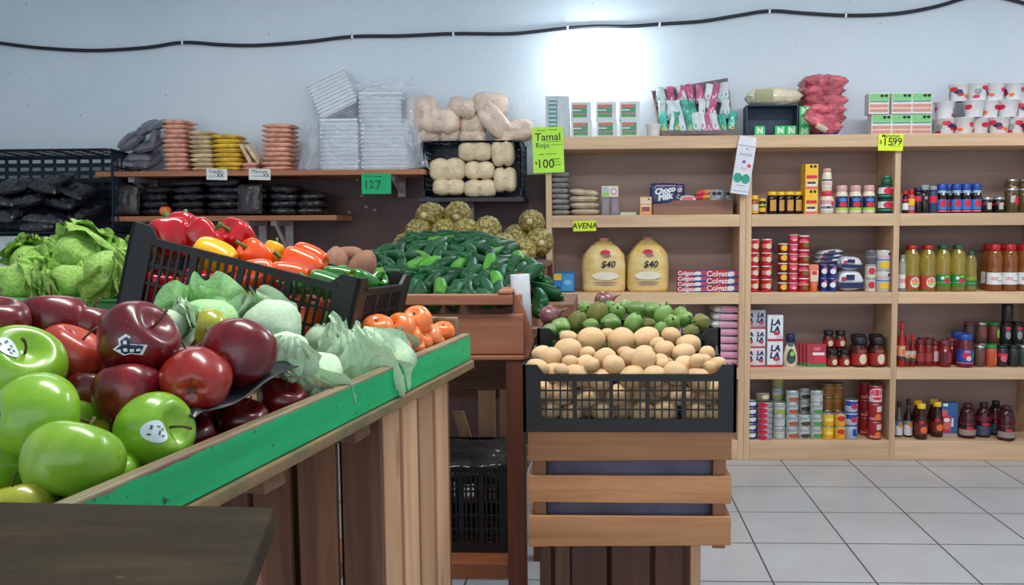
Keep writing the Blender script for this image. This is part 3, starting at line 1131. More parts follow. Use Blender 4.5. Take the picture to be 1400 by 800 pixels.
def sticker(root, fn, off, w, h, kind='oval'):
    """oval produce sticker lying on the skin; off = local direction"""
    d = V(off).normalized()
    p = math.acos(d.z)
    a = math.atan2(d.y, d.x)
    c0 = d * .043
    e = .02
    n_ = (fn(a + e, p) - fn(a - e, p)).cross(fn(a, p - e) - fn(a, p + e)).normalized()
    if n_.dot(c0) < 0:
        n_ = -n_
    # axes on the tangent plane: follow the picture's horizontal
    Mi = root.matrix_world.to_3x3().inverted()
    hx = (Mi @ rt2)
    hx = (hx - n_ * hx.dot(n_)).normalized()
    hy = n_.cross(hx)
    if (Mi @ up2).dot(hy) < 0:
        hy = -hy

    fruit = [ch for ch in root.children if ch.name.startswith('fruit')][0].data
    tree = BVHTree.FromPolygons([v_.co for v_ in fruit.vertices], [tuple(p_.vertices) for p_ in fruit.polygons])
    far_ = c0 + n_ * .02
    hit_ = tree.ray_cast(c0.normalized() * .2, -c0.normalized())
    c0 = hit_[0]
    n_ = hit_[1]
    hx = (Mi @ rt2)
    hx = (hx - n_ * hx.dot(n_)).normalized()
    hy = n_.cross(hx)
    if (Mi @ up2).dot(hy) < 0:
        hy = -hy

    def sp(u, v, lift):
        q = c0 + hx * u + hy * v
        h_ = tree.ray_cast(q + n_ * .03, -n_)
        return (h_[0] if h_[0] is not None else q) + n_ * lift
    N = 20
    mb = MB()
    if kind == 'oval':
        ring = [(w / 2 * math.cos(2 * PI * k / N), h / 2 * math.sin(2 * PI * k / N)) for k in range(N)]
    else:
        ring = [(-.5, -.1), (-.28, .12), (-.3, .32), (-.06, .5), (.06, .38), (.02, .12), (.5, -.05), (.32, -.42), (.0, -.3), (-.2, -.36)]
        ring = [(x * w, y * h) for x, y in ring]
        N = len(ring)
    vs = [sp(0, 0, .0012)]
    for f in (.5, 1):
        vs += [sp(x * f, y * f, .0011) for x, y in ring]
    fs = [(0, 1 + k, 1 + (k + 1) % N) for k in range(N)] + [(1 + k, 1 + N + k, 1 + N + (k + 1) % N, 1 + (k + 1) % N) for k in range(N)]
    mb.add(vs, fs, 0, True)
    if kind == 'oval':
        for (u, v, uw, vh) in ((-.24, .12, .08, .18), (.0, .22, .14, .06), (.2, .16, .1, .1), (-.25, -.2, .12, .08), (.08, -.05, .08, .2), (.24, -.14, .12, .08)):
            mb.add([sp(w * (u - uw / 2), h * (v - vh / 2), .0018), sp(w * (u + uw / 2), h * (v - vh / 2), .0018), sp(w * (u + uw / 2), h * (v + vh / 2), .0018), sp(w * (u - uw / 2), h * (v + vh / 2), .0018)], [(0, 1, 2, 3)], 1)
    else:
        vs = [sp(0, 0, .002)] + [sp(x * .42, y * .42, .002) for x, y in ring] + [sp(x * .8, y * .8, .0019) for x, y in ring]
        fs = [(0, 1 + k, 1 + (k + 1) % N) for k in range(N)] + [(1 + k, 1 + N + k, 1 + N + (k + 1) % N, 1 + (k + 1) % N) for k in range(N)]
        mb.add(vs, fs, 1, True)
        for (u, v, uw, vh) in ((-.3, -.12, .1, .1), (-.12, -.1, .12, .14), (.06, -.14, .12, .12), (.24, -.16, .12, .1), (-.1, .2, .1, .14)):
            mb.add([sp(w * (u - uw / 2), h * (v - vh / 2), .0026), sp(w * (u + uw / 2), h * (v - vh / 2), .0026), sp(w * (u + uw / 2), h * (v + vh / 2), .0026), sp(w * (u - uw / 2), h * (v + vh / 2), .0026)], [(0, 1, 2, 3)], 0)
    return mb.build('sticker', [STK, STKINK if kind == 'oval' else STKBLUE], root)


def inside(px_, py_, d, need):
    """move a thing back along its line of sight until it clears the rail"""
    inv = MST.inverted()
    for _ in range(60):
        if (inv @ PD(px_, py_, d)).y >= need:
            break
        d += .008
    return d


GR = dict(key='ga', skin=AGREEN, Rm=.0435, tall=.90, taper=.10, lobes=.012)
YL = dict(key='ya', skin=AYEL, Rm=.0435, tall=.86, taper=.08, lobes=.012)
RD = dict(key='ra', skin=ARED, Rm=.043, tall=1.0, taper=.19, lobes=.045)
GL = dict(key='gl', skin=AGALA, Rm=.043, tall=.84, taper=.08, lobes=.02)
RC = dict(key='rc', skin=ACAL, Rm=.043, tall=.98, taper=.17, lobes=.05)
GG, GRd = 'green apples on the stand', 'red apples on the stand'
apples = [
    # px, py, depth, kind, axis, label, sticker
    (26, 502, .86, GR, (.58, .66, .42), 'green apple with an oval sticker beside its stem hollow, far left', ((6, 470), .026, .019, 'oval')),
    (88, 535, 1.0, GR, (.3, .45, .84), 'small-looking green apple with deep stem hollow, behind the stickered one'),
    (48, 570, .825, GR, (.62, -.15, -.74), 'large green apple showing its brown blossom end, left edge', None, -1),
    (100, 578, .93, GR, (.2, .9, -.2), 'green apple wedged behind the largest one, only its right side showing'),
    (99, 634, .78, GR, (.1, .78, -.55), 'plain green apple front and centre, nearest the worn rail'),
    (136, 648, .90, GR, (.3, .9, .1), 'green apple tucked between the nearest apple and the rail'),
    (210, 590, .94, GR, (.92, .27, .27), 'green apple with a white oval sticker, right above the green rail', ((215, 590), .031, .024, 'oval')),
    (150, 612, 1.03, YL, (.2, .9, .2), 'yellowish apple showing as a sliver behind the stickered green one'),
    (22, 697, .775, YL, (-.2, .9, -.1), 'yellow-green apple cut off by the dark board, lower left'),
    (-14, 650, .85, GR, (.1, .9, .2), 'shaded green apple at the left edge below the others'),
    (-18, 492, .97, GR, (.1, .8, .3), 'green apple at the left edge, behind the stickered one'),
    (186, 466, 1.03, RD, (.74, .55, .12), 'dark red apple with a navy-and-white sticker, topmost of the reds', ((178, 473), .035, .028, 'state')),
    (72, 447, 1.12, RD, (-.1, .9, -.2), 'dark red film-wrapped apple below the lettuce bin'),
    (98, 486, 1.0, GL, (.5, .75, -.1), 'paler streaked red apple between dark reds and the green ones'),
    (-10, 446, 1.1, RD, (.2, .9, .1), 'dark red apple cut by the left edge, below the lettuce bin'),
    (176, 542, 1.04, RD, (-.2, .85, -.45), 'dark red apple directly behind the stickered green apple'),
    (168, 528, 1.13, RD, (.3, .9, -.1), 'dark red apple half hidden below the navy-stickered one'),
    (267, 523, 1.06, RC, (-.30, .12, -.95), 'red apple turned so its blossom end faces the aisle', None, -1),
    (259, 510, 1.14, RD, (-.1, .9, 0), 'dark red apple peeping out behind the one showing its blossom end'),
    (326, 486, 1.06, RD, (.1, .6, -.6), 'very dark red apple at the right end of the black fruit tray'),
    (303, 494, 1.15, RD, (-.4, .85, .0), 'red apple squeezed behind the right end of the fruit tray'),
    (330, 579, 1.12, RD, (.3, .9, .2), 'dark red apple under the black tray, second from the right'),
    (384, 551, 1.21, RD, (.4, .85, .2), 'dark red apple under the black tray, closest to the lettuce'),
    (246, 606, 1.05, RD, (.2, .9, .2), 'dark red apple beside the right flank of the stickered green apple'),
    (225, 530, 1.12, RD, (.2, .9, -.2), 'dark red apple in the gap between two front reds'),
    (45, 510, 1.12, RD, (.1, .9, -.2), 'dark red apple hidden under the streaked one'),
    (130, 545, 1.11, RD, (.1, .9, -.2), 'dark red apple deep between the green and red heaps'),
    (120, 455, 1.22, RD, (.1, .9, -.2), 'dark red apple hidden behind the wrapped and stickered reds'),
    (288, 449, 1.36, YL, (-.8, .2, .4), 'yellow apple nestled inside the torn lettuce leaves'),
    # lower layer
    (60, 660, .93, GR, (.2, .9, 0), 'green apple of the lower layer behind the front one'),
    (190, 650, 1.0, GR, (.2, .9, 0), 'green apple of the lower layer below the white-stickered one'),
    (20, 600, .95, GR, (.2, .9, 0), 'green apple of the lower layer at the left edge'),
    (175, 590, 1.12, RD, (.2, .9, 0), 'dark red apple of the lower layer below the front red'),
    (270, 570, 1.16, RD, (.2, .9, 0), 'dark red apple of the lower layer under the fruit tray'),
]
A_OBJ = []
RPX = {0: 57, 1: 46, 2: 60, 3: 46, 4: 64, 5: 50, 6: 53, 7: 44, 8: 46, 9: 50, 10: 54, 11: 51, 12: 47, 13: 47, 14: 44, 15: 45, 16: 42, 17: 46, 18: 42, 19: 48, 20: 41, 21: 34, 22: 33, 23: 44, 28: 27}
DD = {0: 1.0, 1: 1.07, 2: .92, 3: 1.03, 4: .84, 5: .92, 6: .94, 8: .82, 9: .90, 10: 1.07, 11: 1.06, 12: 1.13, 13: 1.08, 15: 1.02, 16: 1.10, 17: 1.02, 18: 1.1, 19: 1.08, 20: 1.14, 21: 1.13, 22: 1.23, 23: 1.05}
placed = []
order = sorted(range(len(apples)), key=lambda i: (i > 28, DD.get(i, apples[i][2] * KS)))
for i in order:
    a = apples[i]
    px_, py_, d, k, ax, lab = a[:6]
    col = 'green' if k['skin'] in (AGREEN, AYEL) else 'red'
    Mx = look(cdir(*ax), random.uniform(0, 6))
    big = 1.0 + (.04 if k is GR else 0) + random.uniform(-.02, .02)
    # an apple with a sticker needs its own parts, so it is built fresh
    st = a[6] if len(a) > 6 else None
    key = k['key'] + ('s%d' % i if st else '')
    d = DD.get(i, d * KS)
    rp = RPX.get(i, 41)
    for _ in range(40):
        d = inside(px_, py_, d, .02 + rp * d / F)
        P_ = PD(px_, py_, d)
        if i in DD or all((P_ - q_).length > .87 * (rp * d / F + r2_) for q_, r2_ in placed):
            break
        d += .008
    big = rp * d / F / k['Rm']
    placed.append((PD(px_, py_, d), rp * d / F))
    o = inst(key, make_apple(**k), PD(px_, py_, d), lab, 'apple', GG if col == 'green' else GRd, Mx, big)
    A_OBJ.append(o)
    if st:
        (sx_, sy_), w_, h_, kd = st
        # ray to the sticker's place on the fruit
        cen_ = PD(px_, py_, d)
        rr = k['Rm'] * .97 * big
        hit = ray(sx_, sy_).normalized()
        oc = EYE - cen_
        b_ = hit.dot(oc)
        disc_ = b_ * b_ - (oc.dot(oc) - rr * rr)
        tt = -b_ - math.sqrt(max(disc_, 0))
        loc = o.matrix_world.to_3x3().inverted() @ (EYE + hit * tt - cen_)
        sticker(o, apple_fn(k['Rm'], k['tall'], k['taper'], k['lobes']), loc, w_, h_, kd)

# thin black fruit tray
TRAY = mat('black_moulded_tray', (30, 34, 40), .35, .1, 12, .2, 30)
e_ = [PD(x, y, inside(x, y, d * KS, .024)) for x, y, d in ((264, 572, 1.05), (286, 563, 1.075), (318, 548, 1.10), (360, 527, 1.17), (408, 500, 1.25))]
bk = (-rt * .7 + V((fw.x, fw.y, 0)) * .7).normalized()


def trayfn(u, v):
    x = u * 4
    i = min(int(x), 3)
    p = e_[i].lerp(e_[i + 1], x - i)
    q_ = p + bk * (.20 * v)
    q_.z += .004 * math.sin(u * PI * 3) * (1 - v) + .003 * math.sin(v * 20) * math.sin(u * 18) + .012 * v
    return q_


mb = MB().grid(trayfn, 40, 20)
o = mb.build('fruit_tray', TRAY)
so = o.modifiers.new('thickness', 'SOLIDIFY')
so.thickness = .0018
tag(o, 'thin black moulded tray under the red apples', 'fruit tray')

# ------------------------------------------------------------------ lettuces
def leaf_skin(name, lo, mid, hi, rough=.4):
    t = NT(name)
    f = t.noise(t.coords((9, 9, 9)), 1.0, 4, .6)
    c = t.ramp(f, [(.3, lo), (.5, mid), (.72, hi)])
    vo = t.n('ShaderNodeTexVoronoi', feature='DISTANCE_TO_EDGE')
    vo.inputs['Scale'].default_value = 26
    t.l(t.coords(), vo.inputs['Vector'])
    c = t.mix(t.ramp(vo.outputs[0], [(.02, (.5, .5, .5, 1)), (.08, (0, 0, 0, 1))]), c, hi)
    t.base(t.vary(c, .08))
    t.set(Roughness=rough, Subsurface_Weight=.15, Subsurface_Scale=.02)
    t.bump(t.noise(t.coords(), 36, 4, .65), .45, .008)
    return t.m


LEAF_F = leaf_skin('fresh_lettuce_leaf', (92, 150, 46), (140, 190, 76), (188, 214, 124))
LEAF_P = leaf_skin('pale_lettuce_leaf', (176, 218, 178), (200, 230, 190), (224, 240, 212), .35)
LEAF_D = leaf_skin('deep_lettuce_leaf', (128, 194, 116), (164, 216, 146), (200, 232, 178))


def lettuce(seed, n=9, flare=.25, ruf=.05, open_=.0):
    """tight heart and overlapping leaves as one mesh, radius about 1"""
    rnd = random.Random(seed)
    mb = MB()

    def core(a, p):
        d = V((math.sin(p) * math.cos(a), math.sin(p) * math.sin(a), math.cos(p)))
        return d * (.80 + .08 * nz(d, 1.6, seed) + .03 * nz(d, 5, seed))
    b = blob(core, 24, 16)
    mb.add(b.v, b.f, 0, True)
    for k in range(n):
        az = 2 * PI * k * .382 * 2.6 + rnd.uniform(-.4, .4)
        wid = rnd.uniform(.75, 1.15)
        rad = .86 + .14 * k / n
        top = rnd.uniform(.5, .95) * PI * (1 - open_)
        tilt = rnd.uniform(-.25, .25)
        fl = flare * rnd.uniform(.5, 1.5)
        ph = rnd.uniform(0, 10)

        def fn(u, v, az=az, wid=wid, rad=rad, top=top, fl=fl, ph=ph, tilt=tilt, k=k):
            s = (u - .5) * 2
            pol = PI - .25 - v * (top - .25)      # from the root upward
            w_ = wid * (.35 + .65 * math.sin(min(1, v * 1.25) * PI * .5)) * (1 - .35 * max(0, v - .75) / .25)
            a = az + s * w_ + tilt * v
            edge = max(abs(s) ** 3, max(0, (v - .62) / .38) ** 2)
            rr = rad + fl * edge + .05 * nz((s * 2, v * 3, ph), 1.5, k)
            rr += .035 * nz((s * 5, v * 6, ph), 1.4, k + 9) + .02 * nz((s * 10, v * 12, ph), 1.4, k + 5)
            rr += ruf * edge * math.sin(s * 11 + ph) + ruf * edge * math.sin(v * 17 + ph * 2) * .8
            rr += -.025 * math.exp(-(s / .07) ** 2)
            d = V((math.sin(pol) * math.cos(a), math.sin(pol) * math.sin(a), math.cos(pol)))
            q_ = d * rr
            q_.z += fl * edge * .25 * math.sin(s * 7 + ph)
            return q_
        mb.grid(fn, 24, 20)
    return mb


LETT = {}


def put_lettuce(seed, pos, rad, lab, skin, axis=(0, 1, .2), sq=(1, 1, .9), group=None, n=9, flare=.25, ruf=.05, spin=0, name='lettuce_head'):
    k = (seed, n, flare, ruf, skin.name)
    if k not in LETT:
        LETT[k] = lettuce(seed, n, flare, ruf).mesh(name, skin)
    o = link(name, LETT[k])
    o.matrix_world = Matrix.Translation(pos) @ look(cdir(*axis), spin) @ Matrix.Diagonal((rad * sq[0], rad * sq[1], rad * sq[2], 1))
    return tag(o, lab, 'lettuce', group)


GLF = 'lettuce heads in the green bin'
fresh = [(34, 384, 1.92, .066, 'lettuce head at the left front corner of the green bin'), (92, 386, 1.9, .058, 'lettuce head with a browned cut base, front middle of the green bin'), (150, 372, 1.88, .068, 'lettuce head at the right front of the bin, against the pepper crate'),
         (62, 362, 2.08, .068, 'lettuce head in the middle of the bin, left of the tallest'), (106, 350, 2.06, .078, 'largest lettuce head, centre of the green bin'), (150, 346, 2.1, .062, 'topmost lettuce head beside the black pepper crate'),
         (40, 355, 2.2, .055, 'small lettuce head at the back left of the bin'), (128, 378, 2.0, .06, 'lettuce head low between the front ones and the pepper crate'), (-20, 395, 1.95, .06, 'lettuce head cut by the left edge of the photo'), (190, 360, 2.1, .06, 'lettuce head hidden behind the pepper crate corner')]
for i, (x, y, d, r_, lab) in enumerate(fresh):
    put_lettuce(20 + i % 5, PD(x, y, d * KS), r_ * KS, lab, LEAF_F, (random.uniform(-.4, .4), .8, random.uniform(.1, .7)), (1, 1, .85), GLF, 10, .26, .11, random.uniform(0, 6))
GLP = 'pale lettuces on the green stand'
pale = [(280, 440, 1.43, .066, 'torn pale lettuce holding a yellow apple', LEAF_D, (-.1, .9, .2), (1.05, 1, .75), .42, 31, 8),
        (372, 446, 1.47, .064, 'big smooth pale lettuce below the peppers, left of centre', LEAF_P, (-.3, .85, .2), (1, 1, .95), .2, 32, 9),
        (394, 478, 1.36, .045, 'small crumpled pale lettuce just behind the fruit tray', LEAF_P, (.3, .8, .3), (1.1, 1, .7), .3, 33, 9),
        (436, 512, 1.37, .05, 'crumpled pale lettuce leaning on the rail nearest the apples', LEAF_P, (-.2, .6, .6), (1.05, 1, .75), .42, 34, 9),
        (492, 492, 1.47, .072, 'largest pale lettuce, its leaf draped over the green rail', LEAF_P, (-.1, .8, .4), (1.05, 1, .82), .3, 35, 10),
        (446, 464, 1.62, .05, 'pale lettuce deep below the dark right end of the pepper crate', LEAF_P, (0, .9, .2), (1, 1, .8), .25, 36, 9),
        (228, 446, 1.36, .04, 'small pale lettuce between the stickered red apple and the torn lettuce', LEAF_P, (0, .9, .2), (1, 1, .85), .3, 37, 8),
        (530, 488, 1.55, .045, 'pale lettuce next to the tomatoes, half on the rail', LEAF_P, (.3, .7, .4), (1, 1, .8), .35, 38, 9)]
for x, y, d, r_, lab, sk, ax, sq, fl, sd, n in pale:
    d *= KS
    r_ *= KS
    d2 = inside(x, y, d, r_ * 1.1 + .02)
    put_lettuce(sd, PD(x, y, d2), r_ * min(1.12, d2 / d), lab, sk, ax, sq, GLP, n, fl * 1.25, .085, sd * .7)


# ------------------------------------------------------------------ tomatoes
TOM = fruit_skin('orange_tomato_skin', [(.25, (220, 100, 40)), (.55, (234, 124, 58)), (.85, (240, 152, 90))], .3, (5, 5, 3), obj=.08)


def mk_tomato():
    r_ = thing('tomato')

    def fn(a, p):
        s, c_ = math.sin(p), math.cos(p)
        r = .030 * s ** .85 * (1 + .02 * math.cos(6 * a))
        z = .0265 * c_ - .007 * math.exp(-(p / .3) ** 2) + .003 * math.exp(-((PI - p) / .3) ** 2)
        return V((r * math.cos(a), r * math.sin(a), z))
    blob(fn, 30, 18).build('fruit', TOM, r_)
    mb = MB().lathe([(.0005, .018), (.0035, .0195), (.003, .0215), (.0005, .022)], 10)
    mb.build('stem_scar', STEM, r_)
    return r_


toms = [(516, 451, 1.68, 1.12, 'tomato at the left end of the tomato heap, against the pepper crate'), (547, 449, 1.73, 1.1, 'tomato second from left in the back row of tomatoes'), (570, 438, 1.79, 1.08, 'topmost tomato of the heap'),
        (586, 460, 1.76, .98, 'tomato just below and right of the topmost one'), (606, 454, 1.82, .9, 'tomato in the far right corner against the green end board'), (575, 468, 1.70, .86, 'tomato in the middle of the front row of tomatoes'),
        (546, 478, 1.62, .86, 'tomato at the left of the front row, touching the lettuce'), (566, 476, 1.66, .8, 'small tomato between the front-row tomatoes'), (594, 470, 1.79, .8, 'tomato half hidden at the right of the front row'), (560, 462, 1.74, .9, 'tomato in the core of the heap, mostly covered'), (528, 470, 1.66, .85, 'tomato under the left end of the heap')]
for x, y, d, s, lab in toms:
    inst('tom', mk_tomato, PD(x, y, inside(x, y, d * KS, .045)), lab, 'tomato', 'tomatoes on the stand', look(cdir(random.uniform(-.5, .5), .6, random.uniform(-.2, .8)), random.uniform(0, 6)), s * KS * 1.04)
t_ = inst('tom', mk_tomato, PY(226, 289, 4.9), 'single red-orange tomato on the lower wall board among black bags', 'tomato', None, Matrix(), 1.15)
t_.location.z = ZL + .031

# ------------------------------------------------------------------ bell peppers in the tipped crate
PRED = fruit_skin('red_pepper_skin', [(.25, (160, 6, 18)), (.6, (190, 14, 26)), (.85, (212, 34, 40))], .2, (4, 4, 2), coat=.5, obj=.1)
PYEL = fruit_skin('yellow_pepper_skin', [(.25, (238, 160, 4)), (.6, (246, 178, 12)), (.85, (250, 192, 40))], .22, (4, 4, 2), coat=.5, obj=.06)
PORA = fruit_skin('orange_pepper_skin', [(.25, (232, 70, 12)), (.6, (242, 92, 22)), (.85, (246, 124, 46))], .22, (4, 4, 2), coat=.5, obj=.1)
PGRN = fruit_skin('green_pepper_skin', [(.25, (26, 98, 20)), (.6, (44, 128, 28)), (.85, (84, 156, 50))], .22, (4, 4, 2), coat=.5, obj=.14)


def pepper_mk(key, skin, Rm, L, nl=4, depth=.10):
    def mk():
        r_ = thing('bell_pepper')

        def fn(a, p):
            s, c_ = math.sin(p), math.cos(p)
            r = Rm * s ** .62 * (1 + depth * math.cos(nl * a) * (.6 + .4 * s)) * (1 + .13 * c_)
            r *= 1 + .05 * nz((math.cos(a), math.sin(a), p), 1.3, len(key))
            z = L * (abs(c_) ** .85) * (1 if c_ > 0 else -1)
            z -= Rm * .42 * math.exp(-(p / .42) ** 2)
            z += Rm * .25 * math.exp(-((PI - p) / .38) ** 2)
            return V((r * math.cos(a), r * math.sin(a), z))
        blob(fn, 44, 24).build('fruit', skin, r_)
        z0 = fn(0, 0).z
        MB().tube([(0, 0, z0 - .003), (0, 0, z0 + .006), (.002, 0, z0 + .016), (.007, .001, z0 + .027)], [.011, .005, .004, .0055], 9).build('stem', STEMG, r_)
        return r_
    return mk


KR = ('pr', pepper_mk('pr', PRED, .042, .046), 'red')
KY = ('py', pepper_mk('py', PYEL, .038, .050, 3, .05), 'yellow')
KO = ('po', pepper_mk('po', PORA, .034, .050, 3, .07), 'orange')
KG = ('pg', pepper_mk('pg', PGRN, .028, .048, 3, .09), 'green')
peps = [(232, 326, 1.72, KR, 1.0, (-.2, .8, -.1), 'red bell pepper at the left end of the crate, highest on the heap'), (276, 326, 1.74, KR, .92, (.7, .5, -.2), 'lobed red bell pepper second from the left in the crate'), (322, 324, 1.82, KR, .88, (-.25, .5, .6), 'red bell pepper with its green stem showing, behind the yellow one'),
        (250, 312, 1.84, KR, .8, (.1, .9, -.4), 'red bell pepper peeping out between the two left ones'),
        (293, 350, 1.68, KY, .92, (-.9, .35, .1), 'large yellow bell pepper lying at the crate rim'), (372, 346, 1.86, KY, .6, (.3, .8, -.3), 'small yellow bell pepper behind the orange ones'),
        (350, 350, 1.76, KO, .84, (-.4, .5, .5), 'orange-red bell pepper right of the large yellow one'), (348, 376, 1.66, KO, .9, (-.93, -.22, .2), 'long orange pepper lying along the front rim'), (412, 363, 1.78, KO, 1.0, (-.85, .35, .1), 'big orange pepper in the middle of the heap'), (424, 353, 1.88, KO, .9, (-.85, .3, -.2), 'orange pepper farthest back, behind the big orange one'), (396, 376, 1.7, KO, .85, (-.9, .1, .2), 'orange pepper lying low beside the green peppers'),
        (410, 390, 1.66, KG, .72, (-.9, .1, .3), 'small green pepper at the front rim next to the orange ones'), (448, 389, 1.68, KG, .95, (-.85, .3, .2), 'large green pepper nearest the crate corner'), (466, 381, 1.78, KG, .92, (-.9, .1, .1), 'green pepper in the middle of the green group'), (496, 385, 1.76, KG, .8, (-.5, .3, .6), 'green pepper at the right, second from the end'), (514, 389, 1.84, KG, .78, (.4, .4, .5), 'rightmost green pepper in the crate'), (462, 377, 1.9, KG, .7, (.6, .2, .2), 'green pepper at the back wall of the crate')]
for x, y, d, k, s, ax, lab in peps:
    inst(k[0], k[1], PD(x, y, d * KS), lab, 'bell pepper', k[2] + ' peppers in the tipped crate', look(cdir(*ax), random.uniform(0, 6)), s * KS)
lowr = 0
for i in range(6):
    for j in range(2):
        k = (KR, KR, KY, KO, KO, KG)[i]
        lc = MPC @ V((.045 + (WPC - .09) * i / 5, .05 + .13 * j, .048))
        row = 'front' if j == 0 else 'back'
        s = {'pr': .88, 'py': .82, 'po': .92, 'pg': 1.05}[k[0]] * KS
        inst(k[0], k[1], lc, '%s pepper seen through the crate grid, %s row, %s from left' % (k[2], row, nth(i + 1)), 'bell pepper', k[2] + ' peppers in the tipped crate',
             MPC.to_3x3().to_4x4() @ Matrix.Rotation(random.uniform(-.3, .3), 4, 'X') @ Matrix.Rotation(random.uniform(0, 6), 4, 'Z'), s)

# ------------------------------------------------------------------ brown roots behind the crate
ROOT = fruit_skin('brown_root_skin', [(.25, (132, 92, 74)), (.6, (160, 120, 96)), (.85, (182, 146, 118))], .75, (8, 8, 4), coat=0, bump=.5, obj=.1)


def tuber(seed, a_, b_, c_):
    def fn(a, p):
        d = V((math.sin(p) * math.cos(a), math.sin(p) * math.sin(a), math.cos(p)))
        k = 1 + .09 * nz(d, 1.3, seed) + .03 * nz(d, 4, seed)
        return V((d.x * a_, d.y * b_, d.z * c_)) * k
    return blob(fn, 22, 16)


for i, (x, y, d, a_, b_, c_, ax, lab) in enumerate([(458, 362, 2.5, .04, .038, .055, (.2, .9, .1), 'brown root at the left, just behind the green peppers'), (472, 349, 2.58, .028, .028, .055, (1, .15, 0), 'long brown root lying across the other two'), (494, 366, 2.52, .045, .042, .06, (.5, .8, 0), 'largest brown root, next to the cucumber heap')]):
    o = tuber(60 + i, a_, b_, c_).build('root_vegetable', ROOT)
    o.matrix_world = Matrix.Translation(PD(x, y, d)) @ look(cdir(*ax))
    tag(o, lab, 'root vegetable', 'brown roots on the bench')

# ------------------------------------------------------------------ cucumbers
CUC = fruit_skin('cucumber_skin', [(.25, (4, 46, 20)), (.55, (8, 66, 30)), (.8, (22, 96, 40)), (.95, (90, 142, 56))], .42, (24, 24, 4), coat=.05, bump=.35, obj=.35)
CUCL = fruit_skin('light_cucumber_skin', [(.25, (40, 104, 26)), (.55, (72, 138, 36)), (.9, (128, 172, 66))], .42, (24, 24, 4), coat=.05, bump=.3, obj=.2)


def cucumber(seed, L, r0, bend):
    def fn(a, p):
        s, c_ = math.sin(p), math.cos(p)
        z = L / 2 * c_
        r = r0 * (1 - abs(c_) ** 5) ** .5 * (1 + .06 * c_) * (1 + .03 * math.cos(3 * a + seed))
        r *= 1 + .05 * nz((math.cos(a), math.sin(a), z * 20), 1.5, seed)
        x = bend * (1 - (2 * z / L) ** 2)
        return V((x + r * math.cos(a), r * math.sin(a), z))
    mb = blob(fn, 14, 18)
    mb.tube([(0, 0, L / 2 - .004), (.001, 0, L / 2 + .006)], [.004, .0025], 6, 1)
    return mb


CV = [cucumber(k, L, r_, b).mesh('cucumber', [CUC if k < 5 else CUCL, STEMG]) for k, (L, r_, b) in enumerate([(.14, .0235, .006), (.152, .0225, .009), (.13, .024, .003), (.145, .023, -.005), (.12, .0235, .006), (.13, .0225, .008)])]
rowsC = [(408, 2.50, 572, 682), (397, 2.56, 556, 686), (386, 2.63, 548, 700), (375, 2.71, 530, 728), (364, 2.79, 512, 724), (353, 2.88, 516, 712), (344, 2.97, 528, 700), (336, 3.06, 548, 690), (329, 3.15, 566, 676), (325, 3.24, 580, 664)]
rown = ['front', 'second', 'third', 'fourth', 'fifth', 'sixth', 'seventh', 'eighth', 'ninth', 'back']
GC = 'cucumbers heaped on the bench'
for ri, (py_, Y_, x0, x1) in enumerate(rowsC):
    step = .046 * F / Y_
    n = int((x1 - x0) / step) + 1
    for i in range(n):
        px_ = x0 + (x1 - x0) * i / max(1, n - 1) + random.uniform(-2, 2)
        fld = nz((px_ / 50, py_ / 26, 0), 1.0, 5)
        left = max(0, (600 - px_) / 90)
        ang = fld * 1.7 + left * 1.0 * (1 if (ri % 3) else -.7) + random.uniform(-.25, .25)
        if ri == 0:
            ang *= .5
        ang = max(-1.35, min(1.35, ang))
        dr = V((math.sin(ang), -math.cos(ang), -.30 - .2 * random.random() + .55 * abs(math.sin(ang))))
        v_ = random.choice([0, 0, 1, 2, 3, 4, 5]) if random.random() < .8 else random.randint(0, 4)
        o = link('cucumber', CV[v_])
        o.matrix_world = Matrix.Translation(PY(px_, py_ + random.uniform(-2, 2), Y_ + random.uniform(-.01, .01))) @ look(dr, random.uniform(0, 6))
        tag(o, '%s cucumber in the %s row of the heap, %s from the left' % ('lighter green' if v_ == 5 else 'dark green', rown[ri], nth(i + 1)), 'cucumber', GC)
for i, (x, y, Y_, ang, w_) in enumerate([(742, 397, 2.78, 1.2, 'lowest cucumber at the right, pointing at the shelf'), (736, 408, 2.72, .3, 'cucumber hanging below the white roll on its right'), (738, 385, 2.88, .9, 'cucumber right of the white roll, halfway up'), (728, 372, 2.9, .5, 'cucumber above the top of the white roll at its right'), (748, 404, 2.8, 1.35, 'outermost cucumber at the right, near the blue box'),
                                         (726, 362, 2.98, .8, 'cucumber at the right shoulder of the heap'), (733, 420, 2.66, .2, 'lowest cucumber tip beside the pine upright')]):
    o = link('cucumber', CV[i % 5])
    o.matrix_world = Matrix.Translation(PY(x, y, Y_)) @ look((math.sin(ang), -math.cos(ang), -.25), i)
    tag(o, w_, 'cucumber', GC)
# white roll of produce bags standing behind the bench corner
ROLLM = mat('white_bag_roll', (196, 202, 208), .4, .04, 30)
rb0 = PY(714, 447, 2.50)
rl = thing('bag_roll', 'white roll of plastic produce bags standing at the bench corner', 'bag roll', (rb0.x, 2.50, rb0.z))
hr = PY(713, 375, 2.5).z - rb0.z
MB().lathe([(.0285, 0), (.030, .002), (.030, hr - .002), (.0285, hr)], 28, 0, Matrix.Shear('XY', 4, (0, 0)) ).build('roll_body', ROLLM, rl)
MB().lathe([(.011, hr - .001), (.012, hr), (.012, hr + .003), (.009, hr + .003), (.009, hr - .001)], 18, 0, None, True, False).build('roll_core', mat('cardboard_core', (150, 120, 90), .8), rl)
rl.rotation_euler = (0, R(-2), 0)
MB().box(xr + .0205 - .0, xr + .085, 2.46, 2.54, rb0.z - .02, rb0.z - .002).build('roll_ledge', OLDW, None)
o = bpy.data.objects['roll_ledge']
o.parent = bench
o.location = (-ox, -oy, 0)
